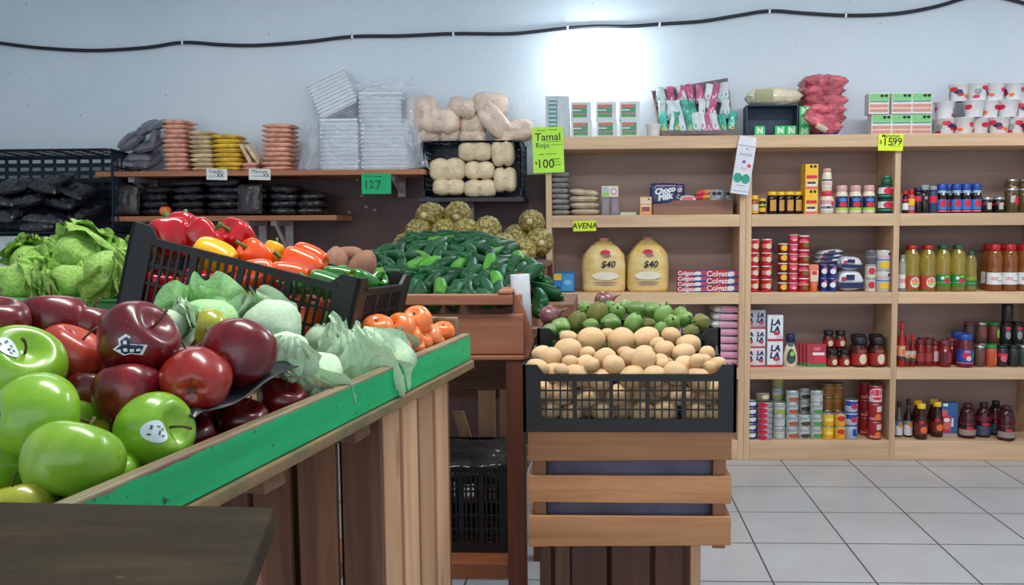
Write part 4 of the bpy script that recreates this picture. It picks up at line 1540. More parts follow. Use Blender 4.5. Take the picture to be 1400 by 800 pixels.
# the board under the right-hand cucumbers
MB().box(xr + .021 - ox, xr + .17 - ox, 2.66 - oy, 3.1 - oy, PY(735, 434, 2.66).z, PY(735, 416, 2.66).z).build('side_board', OLDWY, bench, .003)

# ------------------------------------------------------------------ pineapples
t = NT('pineapple_rind')
vo = t.n('ShaderNodeTexVoronoi')
t.l(t.coords((1, 1, 1)), vo.inputs['Vector'])
vo.inputs['Scale'].default_value = 78
c = t.ramp(vo.outputs['Distance'], [(.1, (226, 200, 130)), (.35, (190, 156, 84)), (.6, (112, 92, 44)), (.8, (60, 50, 24))])
c = t.mix(t.noise(t.coords(), 26, 3), c, (110, 110, 48))
t.base(t.vary(c, .15))
t.set(Roughness=.6)
t.bump(vo.outputs['Distance'], -.8, .006)
PINEAP = t.m
CROWN = mat('pineapple_leaf', (70, 110, 56), .5, .25, 20)


def mk_pineapple():
    r_ = thing('pineapple')
    n1, n2 = 16, 18

    def fn(a, p):
        s, c_ = math.sin(p), math.cos(p)
        r = .062 * s ** .62
        z = .085 * c_
        u = a * 8 / (2 * PI) * 2
        w_ = z * 95
        sc = abs(math.sin(u * PI / 2 + w_ * .5)) * abs(math.sin(u * PI / 2 - w_ * .5))
        r *= 1 + .10 * sc
        return V((r * math.cos(a), r * math.sin(a), z - .004 * sc))
    blob(fn, 56, 36).build('fruit', PINEAP, r_)
    mb = MB()
    for ring, (nn, le, sp_) in enumerate(((8, .045, .5), (8, .06, .32), (6, .07, .15))):
        for k in range(nn):
            a = 2 * PI * k / nn + ring * .4
            o_ = V((math.cos(a), math.sin(a), 0))
            sd = V((-math.sin(a), math.cos(a), 0))
            pts_ = []
            for q_ in range(6):
                f_ = q_ / 5
                c0 = o_ * (.012 + le * sp_ * f_ ** 1.3) + V((0, 0, .078 + le * f_ * (1 - .35 * sp_ * f_)))
                w_ = .010 * (1 - f_) ** .7
                pts_ += [c0 - sd * w_, c0 + sd * w_ + V((0, 0, .001))]
            mb.add(pts_, [(2 * q_, 2 * q_ + 1, 2 * q_ + 3, 2 * q_ + 2) for q_ in range(5)], 0, True)
    mb.build('crown', CROWN, r_)
    MB().lathe([(.002, -.094), (.014, -.092), (.016, -.084), (.004, -.078)], 12).build('stalk', mat('pineapple_stalk', (176, 160, 110), .8, .2), r_)
    return r_


pin = [(590, 296, 3.72, 'pineapple at the top left of the stack, base outward'), (626, 294, 3.72, 'pineapple at the top right of the left stack, base outward'), (573, 318, 3.66, 'pineapple in the second row, leftmost, above the cucumbers'), (608, 318, 3.66, 'pineapple in the second row, centre, above the cucumbers'), (637, 317, 3.66, 'pineapple in the second row, right, above the cucumbers'),
       (667, 314, 3.66, 'pineapple standing alone right of the left stack'), (688, 338, 3.6, 'pineapple low down just right of the cucumber crest'), (713, 343, 3.6, 'pineapple in front of the dark gap, third from the shelf upright'), (737, 331, 3.68, 'brownish pineapple closest to the shelf upright'), (727, 305, 3.78, 'topmost pineapple beside the shelf upright'), (706, 326, 3.78, 'pineapple half hidden behind the right-hand ones'),
       (556, 338, 3.64, 'pineapple of the hidden bottom row, leftmost'), (592, 339, 3.62, 'pineapple of the hidden bottom row, second'), (625, 339, 3.62, 'pineapple of the hidden bottom row, third'), (656, 339, 3.62, 'pineapple of the hidden bottom row, fourth')]
for x, y, Y_, lab in pin:
    tl = random.uniform(-.22, .22)
    inst('pin', mk_pineapple, PY(x, y, Y_), lab, 'pineapple', 'pineapples stacked behind the cucumbers', look((tl, 1, random.uniform(-.1, .15)), random.uniform(0, 6)), random.uniform(.92, 1.0))
pz_ = PY(640, 339, 3.6).z - .066
bn = thing('wooden_bin', 'dark wooden bin against the back wall, under the pineapples', 'bin', (PY(540, 330, 3.52).x, 3.53, 0))
bw = PY(747, 330, 3.52).x - PY(540, 330, 3.52).x
MB().box(0, bw, 0, .45, pz_ - .02, pz_).build('bin_top', OLDW, bn, .003)
for z0, z1 in ((pz_ - .12, pz_ - .022), (pz_ - .25, pz_ - .14), (pz_ - .38, pz_ - .27)):
    MB().box(0, bw, .0, .014, z0, z1).build('front_slat', OLDW, bn, .003)
for x in (.001, bw - .041):
    for y in (.0145, .409):
        MB().box(x, x + .04, y, y + .04, 0, pz_ - .0205).build('leg', POSTW, bn, .003)

# ------------------------------------------------------------------ potatoes and squash
POT = fruit_skin('potato_skin', [(.25, (196, 158, 113)), (.5, (216, 181, 136)), (.8, (229, 200, 159))], .55, (10, 10, 8), dots=None, coat=.05, bump=.3, obj=.08)
t = POT.node_tree
EYEM = mat('potato_eye', (112, 80, 52), .8)


def potato(seed, a_, b_, c_):
    def fn(a, p):
        d = V((math.sin(p) * math.cos(a), math.sin(p) * math.sin(a), math.cos(p)))
        k = 1 + .07 * nz(d, 1.1, seed) + .02 * nz(d, 3.5, seed)
        rnd = random.Random(seed)
        for q_ in range(5):
            e = V((rnd.uniform(-1, 1), rnd.uniform(-1, 1), rnd.uniform(-1, 1))).normalized()
            k -= .05 * math.exp(-((d - e).length / .14) ** 2)
        return V((d.x * a_, d.y * b_, d.z * c_)) * k
    mb = blob(fn, 28, 18)
    rnd = random.Random(seed)
    for q_ in range(5):
        e = V((rnd.uniform(-1, 1), rnd.uniform(-1, 1), rnd.uniform(-1, 1))).normalized()
        p = math.acos(e.z)
        a = math.atan2(e.y, e.x)
        c0 = fn(a, p) * 1.004
        u_ = e.orthogonal().normalized()
        w_ = e.cross(u_)
        mb.add([c0 + u_ * .0022 * math.cos(s * PI / 3) + w_ * .0012 * math.sin(s * PI / 3) for s in range(6)], [tuple(range(6))], 1)
    return mb


PV = [potato(80 + k, *q_).mesh('potato', [POT, EYEM]) for k, q_ in enumerate([(1, .92, .95), (1.12, .92, .9), (.98, 1, .92), (1.05, .95, 1), (1, 1.1, .88)])]
for me in PV:
    pass
pot = [(375, 255, 75, 62), (535, 258, 75, 76), (665, 250, 80, 58), (810, 235, 58, 42), (905, 282, 75, 46), (245, 320, 78, 65), (105, 338, 62, 40), (152, 390, 65, 55), (92, 412, 60, 44), (340, 393, 62, 48), (450, 360, 65, 58), (595, 362, 72, 48), (660, 335, 60, 44), (775, 312, 60, 42),
       (878, 332, 70, 50), (745, 387, 58, 55), (888, 406, 68, 52), (490, 424, 62, 50), (638, 424, 80, 46), (985, 378, 48, 46), (1066, 394, 46, 40), (250, 415, 48, 36), (352, 335, 45, 38), (218, 452, 50, 26), (358, 448, 55, 24), (790, 434, 44, 26), (735, 282, 46, 36), (252, 246, 55, 30), (470, 236, 45, 36), (1008, 332, 44, 44), (560, 330, 44, 40), (960, 432, 50, 30), (1010, 420, 44, 34)]
lat = [(110, 592), (195, 512), (320, 515), (242, 585), (342, 590), (122, 682), (262, 684), (450, 672), (424, 602), (540, 566), (638, 690), (684, 592), (762, 684), (862, 590), (912, 680), (970, 505), (1020, 575), (1090, 545), (1056, 668), (600, 512), (752, 516), (420, 516), (350, 690), (540, 690), (840, 510), (780, 590)]
items = []
for i, (x, y, w_, h_) in enumerate(pot):
    d = 1.905 + max(0, (430 - y)) / 190 * .23
    r_ = min(.038, (w_ + h_) / 2 / 4 * d / F * 1.02)
    items.append([PD(715 + x / 4, 400 + y / 4, d), r_, w_ / (w_ + h_) * 2, 0])
for i, (x, y) in enumerate(lat):
    items.append([PD(715 + x / 4, 400 + y / 4, 1.893), random.uniform(.026, .031), 1.05, 1])
# a few more inside so that nothing shows through the back
for i in range(5):
    for j in range(2):
        items.append([V((pA.x + .06 + i * (WP - .12) / 4, yp + .14 + j * .11, zc0 + .05 + .06 * j)), .034, 1.0, 2])


def relax(it, n, lock_z=False, lo=None, hi=None, frac=.93):
    for _ in range(n):
        for i in range(len(it)):
            for j in range(i):
                dlt = it[i][0] - it[j][0]
                L = dlt.length
                mn_ = (it[i][1] + it[j][1]) * frac
                if 1e-6 < L < mn_:
                    p = dlt * ((mn_ - L) / L * .5)
                    p.x *= .5
                    p.z *= .5
                    it[i][0] = it[i][0] + p
                    it[j][0] = it[j][0] - p
        for q_ in it:
            r_ = q_[1]
            q_[0].x = max(lo[0] + r_, min(hi[0] - r_, q_[0].x))
            q_[0].y = max(lo[1] + r_, min(hi[1] - r_, q_[0].y))
            q_[0].z = max(lo[2] + r_, q_[0].z)


relax(items, 25, lo=(pA.x + .008, yp + .01, zc0 + .01), hi=(pB.x - .008, yp + .36, 3))


def rank_labels(objs, fmt, rowcount, names):
    """number the things of a heap row by row from above, left to right, as the photograph shows them"""
    def scr(o):
        d = o.matrix_world.translation - EYE
        z_ = d.dot(fw)
        return (CX + F * d.dot(rt2) / z_, CY - F * d.dot(up2) / z_)
    xs = sorted(((scr(o), o) for o in objs), key=lambda t: t[0][1])
    per = math.ceil(len(xs) / rowcount)
    for r_ in range(rowcount):
        seg = sorted(xs[r_ * per:(r_ + 1) * per], key=lambda t: t[0][0])
        for k, (_, o) in enumerate(seg):
            o['label'] = fmt % (names[r_], nth(k + 1))


top_, grid_, in_ = [], [], []
for p, r_, asp, kind in items:
    o = link('potato', random.choice(PV))
    a = random.uniform(-.5, .5)
    o.matrix_world = Matrix.Translation(p) @ Matrix.Rotation(a, 4, 'Y') @ Matrix.Rotation(random.uniform(-.6, .6), 4, 'Z') @ Matrix.Rotation(random.choice([0, PI]), 4, 'X') @ Matrix.Diagonal((r_ * min(1.12, max(.96, asp)), r_, r_ * .97, 1))
    tag(o, 'potato', 'potato', 'potatoes in the black crate')
    (top_, grid_, in_)[kind].append(o)
rank_labels(top_, 'tan potato on top of the crate, %s row of the heap, %s from left', 5, ['topmost', 'second', 'third', 'fourth', 'lowest'])
rank_labels(grid_, 'tan potato behind the crate grid, %s row, %s from left', 3, ['upper', 'middle', 'lower'])
rank_labels(in_, 'tan potato buried inside the crate, %s layer, %s from left', 2, ['upper', 'lower'])

SQ = fruit_skin('green_squash_skin', [(.25, (72, 112, 44)), (.5, (106, 144, 66)), (.75, (146, 172, 98)), (.95, (186, 198, 136))], .4, (20, 20, 5), coat=.2, bump=.2, obj=.25)
SQB = fruit_skin('olive_squash_skin', [(.25, (84, 92, 40)), (.5, (110, 112, 56)), (.9, (140, 136, 78))], .5, (20, 20, 5), coat=.1, bump=.2, obj=.15)


def squash(key, skin, lo_=.06):
    def mk():
        r_ = thing('round_squash')

        def fn(a, p):
            s, c_ = math.sin(p), math.cos(p)
            r = s ** .9 * (1 - .2 * c_) * (1 + lo_ * math.cos(5 * a) * s)
            z = 1.12 * c_ - .08 * math.exp(-((PI - p) / .3) ** 2)
            return V((r * math.cos(a), r * math.sin(a), z))
        blob(fn, 40, 20).build('fruit', skin, r_)
        MB().tube([(0, 0, 1.06), (.02, 0, 1.2), (.06, .02, 1.34)], [.2, .1, .13], 7).build('stem', STEMG, r_)
        return r_
    return mk


sqs = [(195, 190, 58, 48), (300, 158, 58, 62), (118, 202, 42, 34), (130, 258, 55, 36), (410, 112, 68, 56), (515, 106, 48, 46), (340, 88, 50, 30), (475, 172, 72, 42), (606, 166, 60, 48), (622, 92, 56, 46), (700, 96, 50, 44), (782, 120, 65, 48), (815, 166, 60, 38), (886, 142, 42, 54), (970, 165, 55, 48), (920, 222, 60, 34), (370, 182, 50, 34), (690, 172, 36, 34), (755, 198, 50, 28), (222, 246, 44, 40), (480, 78, 45, 30), (568, 78, 42, 36), (850, 120, 46, 40)]
its = []
for x, y, w_, h_ in sqs:
    d = 2.26 + max(0, 235 - y) / 160 * .27
    its.append([PD(715 + x / 4, 400 + y / 4, d), (w_ + h_) / 2 / 4 * d / F, 0, 0])
for i in range(6):
    its.append([V((ra.x + .07 + i * (rb.x - ra.x - .14) / 5, yr + .13, zr0 + .06)), .036, 0, 1])
    its.append([V((ra.x + .07 + i * (rb.x - ra.x - .14) / 5, yr + .26, zr0 + .09)), .038, 0, 1])
relax(its, 20, lo=(ra.x + .008, yr + .012, zr0 + .012), hi=(rb.x - .008, yr + .37, 3))
so_, si_ = [], []
axs = [(-.6, .2, .7), (.3, .8, .3), (-.8, .2, .2), (.9, .1, .3), (.2, .9, .2), (0, .5, .8), (.3, .3, .8)]
for i, (p, r_, _, kind) in enumerate(its):
    k = ('sqb', squash('sqb', SQB)) if i in (1, 4, 14, 15, 17) else ('sqa', squash('sqa', SQ))
    o = inst(k[0], k[1], p, 'squash', 'squash', 'green squash in the rear crate', look(cdir(*axs[i % 7]), i * 1.3), r_ * .96)
    (so_, si_)[kind].append(o)
rank_labels(so_, 'small round green squash, %s row of the heap behind the potatoes, %s from left', 3, ['top', 'middle', 'lowest'])
rank_labels(si_, 'round green squash buried in the rear crate, %s layer, %s from left', 2, ['upper', 'lower'])
ONI = fruit_skin('purple_onion_skin', [(.25, (92, 50, 56)), (.6, (120, 72, 76)), (.9, (150, 106, 100))], .35, (20, 20, 3), obj=.05)
for (x, y, d, lab) in ((752, 433, 2.4, 'purple onion at the left rim of the squash crate'), (826, 413, 2.56, 'purple onion on top at the back of the squash heap')):
    def mk():
        r_ = thing('onion')
        blob(lambda a, p: V((.034 * math.sin(p) ** .9 * math.cos(a), .034 * math.sin(p) ** .9 * math.sin(a), .028 * math.cos(p) + .014 * math.exp(-(p / .25) ** 2))), 26, 16).build('bulb', ONI, r_)
        MB().tube([(0, 0, .038), (0, .001, .05), (.003, 0, .058)], [.005, .003, .002], 6).build('neck', ROOT, r_)
        return r_
    inst('oni', mk, PD(x, y, d), lab, 'onion', 'purple onions by the squash', look(cdir(.8, .4, .2)))
# ================================================================== goods on the shelves
YG = 4.885         # front of most goods
S_ = lambda Y=YG: F / (Y * .9985)


def CM(col, rough=.4, name=None, var=.03, **kw):
    """packaging colour"""
    return mat(name or 'print_%d_%d_%d' % tuple(col), col, rough, var, 30, **kw)


WHITE = CM((226, 226, 224))
CREAM = CM((222, 206, 176))
DARK = CM((24, 22, 24))
REDP = CM((186, 22, 34))
CRIM = CM((206, 34, 66))
PINKP = CM((226, 92, 120))
BLUEP = CM((34, 70, 156))
NAVYP = CM((24, 34, 84))
SKY = CM((52, 128, 206))
GRNP = CM((34, 132, 62))
LIME = CM((150, 204, 60))
YELP = CM((238, 188, 42))
ORAP = CM((232, 110, 40))
BROWNP = CM((96, 54, 36))
TEALP = CM((30, 150, 124))
GREYP = CM((140, 146, 152))
SILVER = mat('tin_metal', (176, 178, 180), .3, .05, metal=.85)
GOLD = mat('gold_lid', (200, 150, 60), .35, .05, metal=.5)


def glassy(name, col, rough=.08, trans=.35):
    if name in MATS:
        return MATS[name]
    t = NT(name)
    t.base(col)
    t.set(Roughness=rough, Transmission_Weight=trans, Coat_Weight=.4, IOR=1.4)
    MATS[name] = t.m
    return t.m


OIL = glassy('clear_yellow_oil', (232, 212, 104), .05, .8)
HONEY = glassy('amber_honey', (190, 110, 40), .1, .35)
DGLASS = glassy('dark_bottle_glass', (30, 18, 16), .1, .05)
RSAUCE = glassy('red_sauce_glass', (128, 22, 14), .12, .05)
CLEAR = glassy('clear_bottle', (216, 220, 216), .06, .6)
MAYO = mat('mayonnaise', (224, 212, 184), .3, .03)
JAMG = glassy('olive_jar_glass', (88, 72, 34), .12, .1)


def product(name):
    return thing(name)


def can_mk(r, h, body, lid=None, marks=(), name='tin_can', bands=()):
    def mk():
        t_ = product(name)
        MB().lathe([(r * .93, 0), (r, .002), (r, h - .003)], 22, 0, None, True, False).build('can_body', body, t_)
        MB().lathe([(0.0005, h - .004), (r * .9, h - .004), (r * .92, h - .001), (r * .985, h), (r, h - .003)], 22, 0, None, True, False).build('lid', lid or SILVER, t_)
        if marks or bands:
            mats, mb = [], MB()
            for a0, a1, z0, z1, m_ in bands:
                if m_ not in mats:
                    mats.append(m_)
                mb.patch(r + .0004, a0, a1, z0 * h, z1 * h, mats.index(m_), max(4, int((a1 - a0) / 12)))
            for ac, zc, w_, hh, m_ in marks:
                if m_ not in mats:
                    mats.append(m_)
                mb.disc(r, ac, zc * h, w_ * r * 2, hh * h, mats.index(m_), 14, None, .0009)
            mb.build('paper_label', mats, t_)
        return t_
    return mk


def bottle_mk(prof, body, cap=None, label=(), marks=(), name='bottle', n=22):
    """prof [(r, z)], cap (r0, z0, z1, material), label bands (a0, a1, z0, z1, mat) in metres"""
    def mk():
        t_ = product(name)
        MB().lathe(prof, n).build('bottle_body' if 'jar' not in name else 'jar_body', body, t_)
        if cap:
            r_, z0, z1, m_ = cap
            MB().lathe([(r_, z0), (r_ * 1.02, z0 + .002), (r_, z1 - .003), (r_ * .9, z1)], n).build('cap' if 'jar' not in name else 'lid', m_, t_)
        if label or marks:
            mats, mb = [], MB()

            def rad(z):
                for (ra_, za), (rb_, zb_) in zip(prof, prof[1:]):
                    if za <= z <= zb_ and zb_ > za:
                        return ra_ + (rb_ - ra_) * (z - za) / (zb_ - za)
                return prof[-1][0]
            for a0, a1, z0, z1, m_ in label:
                if m_ not in mats:
                    mats.append(m_)
                mb.patch(max(rad(z0), rad(z0 + .001)) + .0005, a0, a1, z0, z1, mats.index(m_), max(4, int((a1 - a0) / 12)), rad(z1) + .0005)
            for ac, zc, w_, hh, m_ in marks:
                if m_ not in mats:
                    mats.append(m_)
                mb.disc(rad(zc), ac, zc, w_, hh, mats.index(m_), 14, None, .0012)
            mb.build('paper_label', mats, t_)
        return t_
    return mk


def box_mk(w, d, h, body, marks=(), texts=(), name='box', flap=None, side=None):
    """marks on the front (u0, u1, v0, v1, mat) or ovals ('o', u, v, w, h, mat), fractions of the front"""
    def mk():
        t_ = product(name)
        MB().box(-w / 2, w / 2, 0, d, 0, h).build('carton', body, t_, min(.0015, h * .04), 1)
        mats, mb = [], MB()
        lift = .0006
        for q_ in marks:
            m_ = q_[-1]
            if m_ not in mats:
                mats.append(m_)
            i = mats.index(m_)
            if q_[0] == 'o':
                _, u, v, ww, hh, _m = q_
                n = 16
                mb.add([(-w / 2 + w * (u + ww / 2 * math.cos(2 * PI * k / n)), -lift, h * (v + hh / 2 * math.sin(2 * PI * k / n))) for k in range(n)], [tuple(range(n))], i)
            else:
                u0, u1, v0, v1, _m = q_
                mb.add([(-w / 2 + w * u0, -lift, h * v0), (-w / 2 + w * u1, -lift, h * v0), (-w / 2 + w * u1, -lift, h * v1), (-w / 2 + w * u0, -lift, h * v1)], [(0, 1, 2, 3)], i)
            lift += .00025
        if marks:
            mb.build('front_print', mats, t_)
        for body_, u, v, size, m_, kw in texts:
            text('lettering', body_, size, m_, t_, (-w / 2 + w * u, -lift - .0004, h * v), **kw)
        return t_
    return mk


def pillow_mb(w, d, t_, seed=0, crimp=.02, wr=.12, nu=26, nv=20):
    """filled bag lying flat, x = width, y = depth, z up from 0"""
    mb = MB()

    def half(sgn):
        def fn(u, v):
            x, y = (u - .5) * 2, (v - .5) * 2
            e = max(0, 1 - abs(x) ** 4) ** .6 * max(0, 1 - abs(y) ** 4) ** .6
            k = 1 + wr * nz((x * 1.6, y * 1.6, sgn * .4), 1.5, seed) + wr * .5 * nz((x * 4, y * 4, sgn), 1.5, seed)
            cx_ = 1 - .06 * (1 - e) * (1 + nz((x * 3, y * 3, 0), 2, seed))
            return V((x * w / 2 * cx_, y * d / 2 * cx_, t_ / 2 + sgn * t_ / 2 * e * k))
        return fn
    mb.grid(half(1), nu, nv)
    b = MB().grid(half(-1), nu, nv)
    mb.add(b.v, [tuple(reversed(f)) for f in b.f], 0, True)
    # crimped ends
    for sg in (-1, 1):
        mb.grid(lambda u, v, sg=sg: V((sg * (w / 2 * .96 + v * w * crimp * .5), (u - .5) * d * .9, t_ / 2 + t_ * .10 * math.sin(u * 30 + seed) + t_ * .2 * v * nz((u * 3, v, 0), 1, seed))), 16, 3)
    return mb


def film(name, col, rough=.22, bump=.5, bscale=26, var=.15, coat=.5, obj=.1):
    if name in MATS:
        return MATS[name]
    t = NT(name)
    lo, hi = tuple(x * (1 - var) for x in col), tuple(min(255, x * (1 + var)) for x in col)
    t.base(t.vary(t.ramp(t.noise(t.coords(), 18, 4), [(.3, lo), (.7, hi)]), obj))
    t.set(Roughness=rough, Coat_Weight=coat, Coat_Roughness=.1)
    t.bump(t.noise(t.coords((1, 1, 2)), bscale, 4, .6, 1.2), bump, .012)
    MATS[name] = t.m
    return t.m


BLKBAG = film('black_bag_film', (20, 20, 26), .10, 1.0, 34, .3, 1.0)
GREYBAG = film('grey_seed_bag', (150, 148, 148), .4, .5)
DGREYBAG = film('dark_grey_bean_bag', (112, 110, 122), .35, .6)
PINKBAG = film('pink_grain_bag', (222, 166, 142), .4, .35)
BEIGEBAG = film('beige_grain_bag', (214, 190, 150), .4, .35)
YELBAG = film('yellow_grain_bag', (224, 184, 66), .4, .35)
OATBAG = film('oat_bag', (198, 180, 154), .4, .35)
FLOURBAG = film('white_flour_bag', (226, 222, 224), .45, .3, 26, .06)
REDBAG = film('red_pink_bag', (214, 92, 104), .2, 1.0, 30, .35)
BREAD = film('cream_bread_pack', (226, 204, 168), .38, .4, 30, .08, .3)
BREADP = film('pinkish_bread_pack', (222, 198, 178), .35, .6, 24, .1, .3)


def pillow_mk(key, w, d, t_, m_, seed=0, band=None, name='bag', wr=.12):
    def mk():
        r_ = product(name)
        pillow_mb(w, d, t_, seed, .015, wr).build('filled_pouch', m_, r_)
        if band:
            mb = MB()
            f0, f1, bm = band
            n = 10
            mb.grid(lambda u, v: V(((f0 + (f1 - f0) * u) * w - w / 2, -d * .5 * (.985 + .015 * math.sin(v * PI)) - .0015 - .004 * math.sin(v * PI), t_ * (.15 + .7 * v))), 8, 4)
            mb.build('printed_label', bm, r_)
        return r_
    return mk


def stand_(px0, px1, Y=YG):
    a, b = PY(px0, 300, Y), PY(px1, 300, Y)
    return (a.x + b.x) / 2, b.x - a.x


def hpx(y0, y1, Y=YG):
    return (y1 - y0) / S_(Y)


def put(key, mk, px0, px1, z, lab, cat, grp, Y=YG, rz=0, dy=0):
    x, w = stand_(px0, px1, Y)
    return inst(key, mk, (x, Y + dy, z), lab, cat, grp, (0, 0, rz))


e = .0006
# ------------------------------------------------------------------ middle bay, first shelf (jars, mayonnaise)
zM1 = ST[3] + e
MB1 = 'jars on the first shelf, middle bay'
r_ = .026
put('honey', bottle_mk([(r_ * .9, 0), (r_, .006), (r_, .075), (r_ * .8, .086), (r_ * .78, .09)], HONEY, (r_ * .86, .088, .112, YELP), [(-70, 70, .02, .06, CREAM), (-70, 70, .008, .018, YELP)], name='honey_jar'), 1025, 1037, zM1, 'small honey jar with yellow lid at the left post above the red tins', 'jar', MB1, YG + .03)
put('smalljar', bottle_mk([(.018, 0), (.02, .005), (.02, .07), (.016, .078)], DGLASS, (.019, .078, .094, YELP), [(-70, 70, .015, .04, YELP), (-70, 70, .048, .06, LIME)], name='spice_jar'), 1038, 1046, zM1, 'small dark jar with yellow label next to the honey jar', 'jar', MB1, YG + .025)
for i, (a, b, lab) in enumerate(((1048, 1062, 'first'), (1061, 1074, 'second'), (1072, 1085, 'third'), (1083, 1097, 'fourth'))):
    put('coffjar', bottle_mk([(.027, 0), (.03, .006), (.03, .1), (.025, .112)], DGLASS, (.028, .112, .134, YELP), [(-30, 45, .02, .085, CM((206, 150, 78)))], name='dark_jar'), a, b, zM1, 'dark jar with yellow lid, %s from left beside the yellow cartons' % lab, 'jar', MB1, YG + .04 + .02 * (i % 2))
yb_ = box_mk(.076, .05, .146, YELP, [(.1, .9, .42, .55, CRIM), (.12, .88, .12, .34, WHITE), (.16, .8, .2, .3, BROWNP), ('o', .45, .9, .22, .12, DARK), ('o', .75, .9, .22, .12, DARK), (.05, .95, .02, .09, PINKP)], name='yellow_carton')
for k in range(2):
    put('yelbox', yb_, 1100, 1118, zM1 + k * .1465, ('lower', 'upper')[k] + ' yellow carton of the stack in front, middle bay', 'carton', 'yellow cartons in the middle bay', YG)
    put('yelbox', yb_, 1096, 1114, zM1 + k * .1465, ('lower', 'upper')[k] + ' yellow carton standing behind the front stack', 'carton', 'yellow cartons in the middle bay', YG + .06)
mayo = bottle_mk([(.032, 0), (.036, .006), (.036, .1), (.03, .128), (.028, .132)], MAYO, (.031, .132, .166, CM((206, 158, 150))), [(-85, 85, .028, .102, NAVYP), (-85, 85, .022, .036, LIME), (-85, 85, .012, .02, CREAM)], [(0, .08, .05, .02, SKY), (5, .054, .05, .03, CRIM)], name='mayonnaise_jar')
for i, a in enumerate((1141, 1159.5, 1178)):
    put('mayo', mayo, a, a + 18, zM1, 'mayonnaise jar with navy label, %s of the three in a row' % ('left', 'middle', 'right')[i], 'jar', MB1)
mayr = bottle_mk([(.034, 0), (.038, .006), (.038, .085), (.034, .1), (.03, .104)], MAYO, (.033, .104, .13, CRIM), [(-80, 80, .02, .08, WHITE), (-80, 30, .055, .08, CRIM), (-80, 80, .03, .045, GREYP)], [(40, .06, .02, .03, CRIM)], name='mayonnaise_jar')
put('mayr', mayr, 1120, 1140, zM1, 'red-lidded mayonnaise jar beneath another, beside the yellow cartons', 'jar', MB1)
mays = bottle_mk([(.026, 0), (.03, .005), (.03, .075), (.024, .11), (.02, .115)], MAYO, (.024, .115, .135, CM((200, 156, 146))), [(-85, 85, .03, .062, WHITE), (-60, 40, .035, .056, CRIM), (-85, 85, .062, .07, DARK)], name='mayonnaise_jar')
put('mays', mays, 1122, 1137, zM1 + .1305, 'slimmer mayonnaise jar standing on the red-lidded one', 'jar', MB1)
gt_ = can_mk(.045, .082, CM((22, 58, 44)), CM((40, 84, 64)), [(10, .6, .7, .5, CRIM)], 'green_tin', [(-80, 80, .4, .85, WHITE), (-80, 80, .2, .3, TEALP)])
for k in range(3):
    put('gtin', gt_, 1199, 1220, zM1 + k * .0825 - (0 if k < 2 else 0), 'dark green tin, %s of the stack at the right post' % ('bottom', 'middle', 'top')[k], 'tin', 'dark green tins, middle bay', YG + .02) if k < 2 else None
put('gtins', bottle_mk([(.026, 0), (.03, .004), (.03, .03), (.02, .045)], CM((28, 92, 62)), (.02, .045, .055, TEALP), name='green_jar'), 1203, 1219, zM1 + .165, 'small green jar on top of the dark green tins', 'jar', MB1, YG + .02)

# ------------------------------------------------------------------ middle bay, second shelf (red tins)
zM2 = ST[2] + e
tomA = can_mk(.031, .0785, REDP, None, [(20, .45, .62, .42, CREAM), (50, .72, .5, .3, ORAP)], 'red_tin', [(-80, 80, .08, .16, CRIM), (-70, 30, .3, .62, CM((214, 120, 110))), (-80, 80, .9, .96, WHITE)])
for c_, (a, b) in enumerate(((1024, 1038), (1041, 1056))):
    for k in range(4):
        put('tomA', tomA, a, b, zM2 + k * .0788, 'red tin, %s, in the %s column at the left post' % (tier(k, 4), ('first', 'second')[c_]), 'tin', 'red tins on the second shelf', YG + .01)
        if k < 3:
            put('tomA', tomA, a + 1, b + 1, zM2 + k * .0788, 'red tin, %s, standing behind the %s column' % (tier(k, 3), ('first', 'second')[c_]), 'tin', 'red tins on the second shelf', YG + .08)
tomB = can_mk(.028, .0575, CM((150, 20, 26)), None, [(15, .5, .8, .6, YELP)], 'red_tin', [(-80, 80, .86, .97, WHITE), (-80, 80, .1, .2, DARK)])
for k in range(5):
    put('tomB', tomB, 1064, 1077, zM2 + k * .0578, 'small dark red tin with yellow spot, %s of five' % tier(k, 5), 'tin', 'red tins on the second shelf', YG + .01)
tomC = can_mk(.028, .0565, CRIM, None, [(0, .55, .9, .5, PINKP), (5, .4, .5, .2, CREAM)], 'red_tin', [(-80, 80, .88, .97, CREAM)])
for k in range(6):
    put('tomC', tomC, 1078.5, 1091.5, zM2 + k * .0568, 'small crimson tin with pink label, %s of six' % tier(k, 6), 'tin', 'red tins on the second shelf', YG + .01)
tomD = can_mk(.031, .0835, REDP, SILVER, [(-20, .62, .9, .2, PINKP), (15, .3, .6, .3, CM((110, 110, 40)))], 'red_tin', [(-80, 80, .9, .98, WHITE), (-80, 80, .48, .54, CREAM)])
for k in range(4):
    put('tomD', tomD, 1092, 1107, zM2 + k * .0838, 'taller red tin, %s of four, rightmost column' % tier(k, 4), 'tin', 'red tins on the second shelf', YG + .01)


def mk_ketchup():
    t_ = product('sauce_bottle')
    MB().lathe([(.02, 0), (.023, .003), (.022, .033), (.021, .036)], 18).build('cap', ORAP, t_)

    def fn(u, v):
        a = 2 * PI * u
        w_ = .031 * (.75 + .25 * math.sin(min(1, v * 1.6) * PI / 2)) * (1 if v < .97 else .8)
        return V((w_ * math.cos(a), .019 * (1 - .75 * v ** 3) * math.sin(a), .036 + .125 * v))
    MB().grid(fn, 24, 12, 0, True).build('squeeze_body', CM((224, 120, 96)), t_)
    mb = MB()
    mb.box(-.022, .022, -.0205, -.0185, .06, .125, 0)
    mb.box(-.014, .014, -.0212, -.0204, .1, .122, 1)
    mb.build('paper_label', [CREAM, CRIM], t_)
    return t_


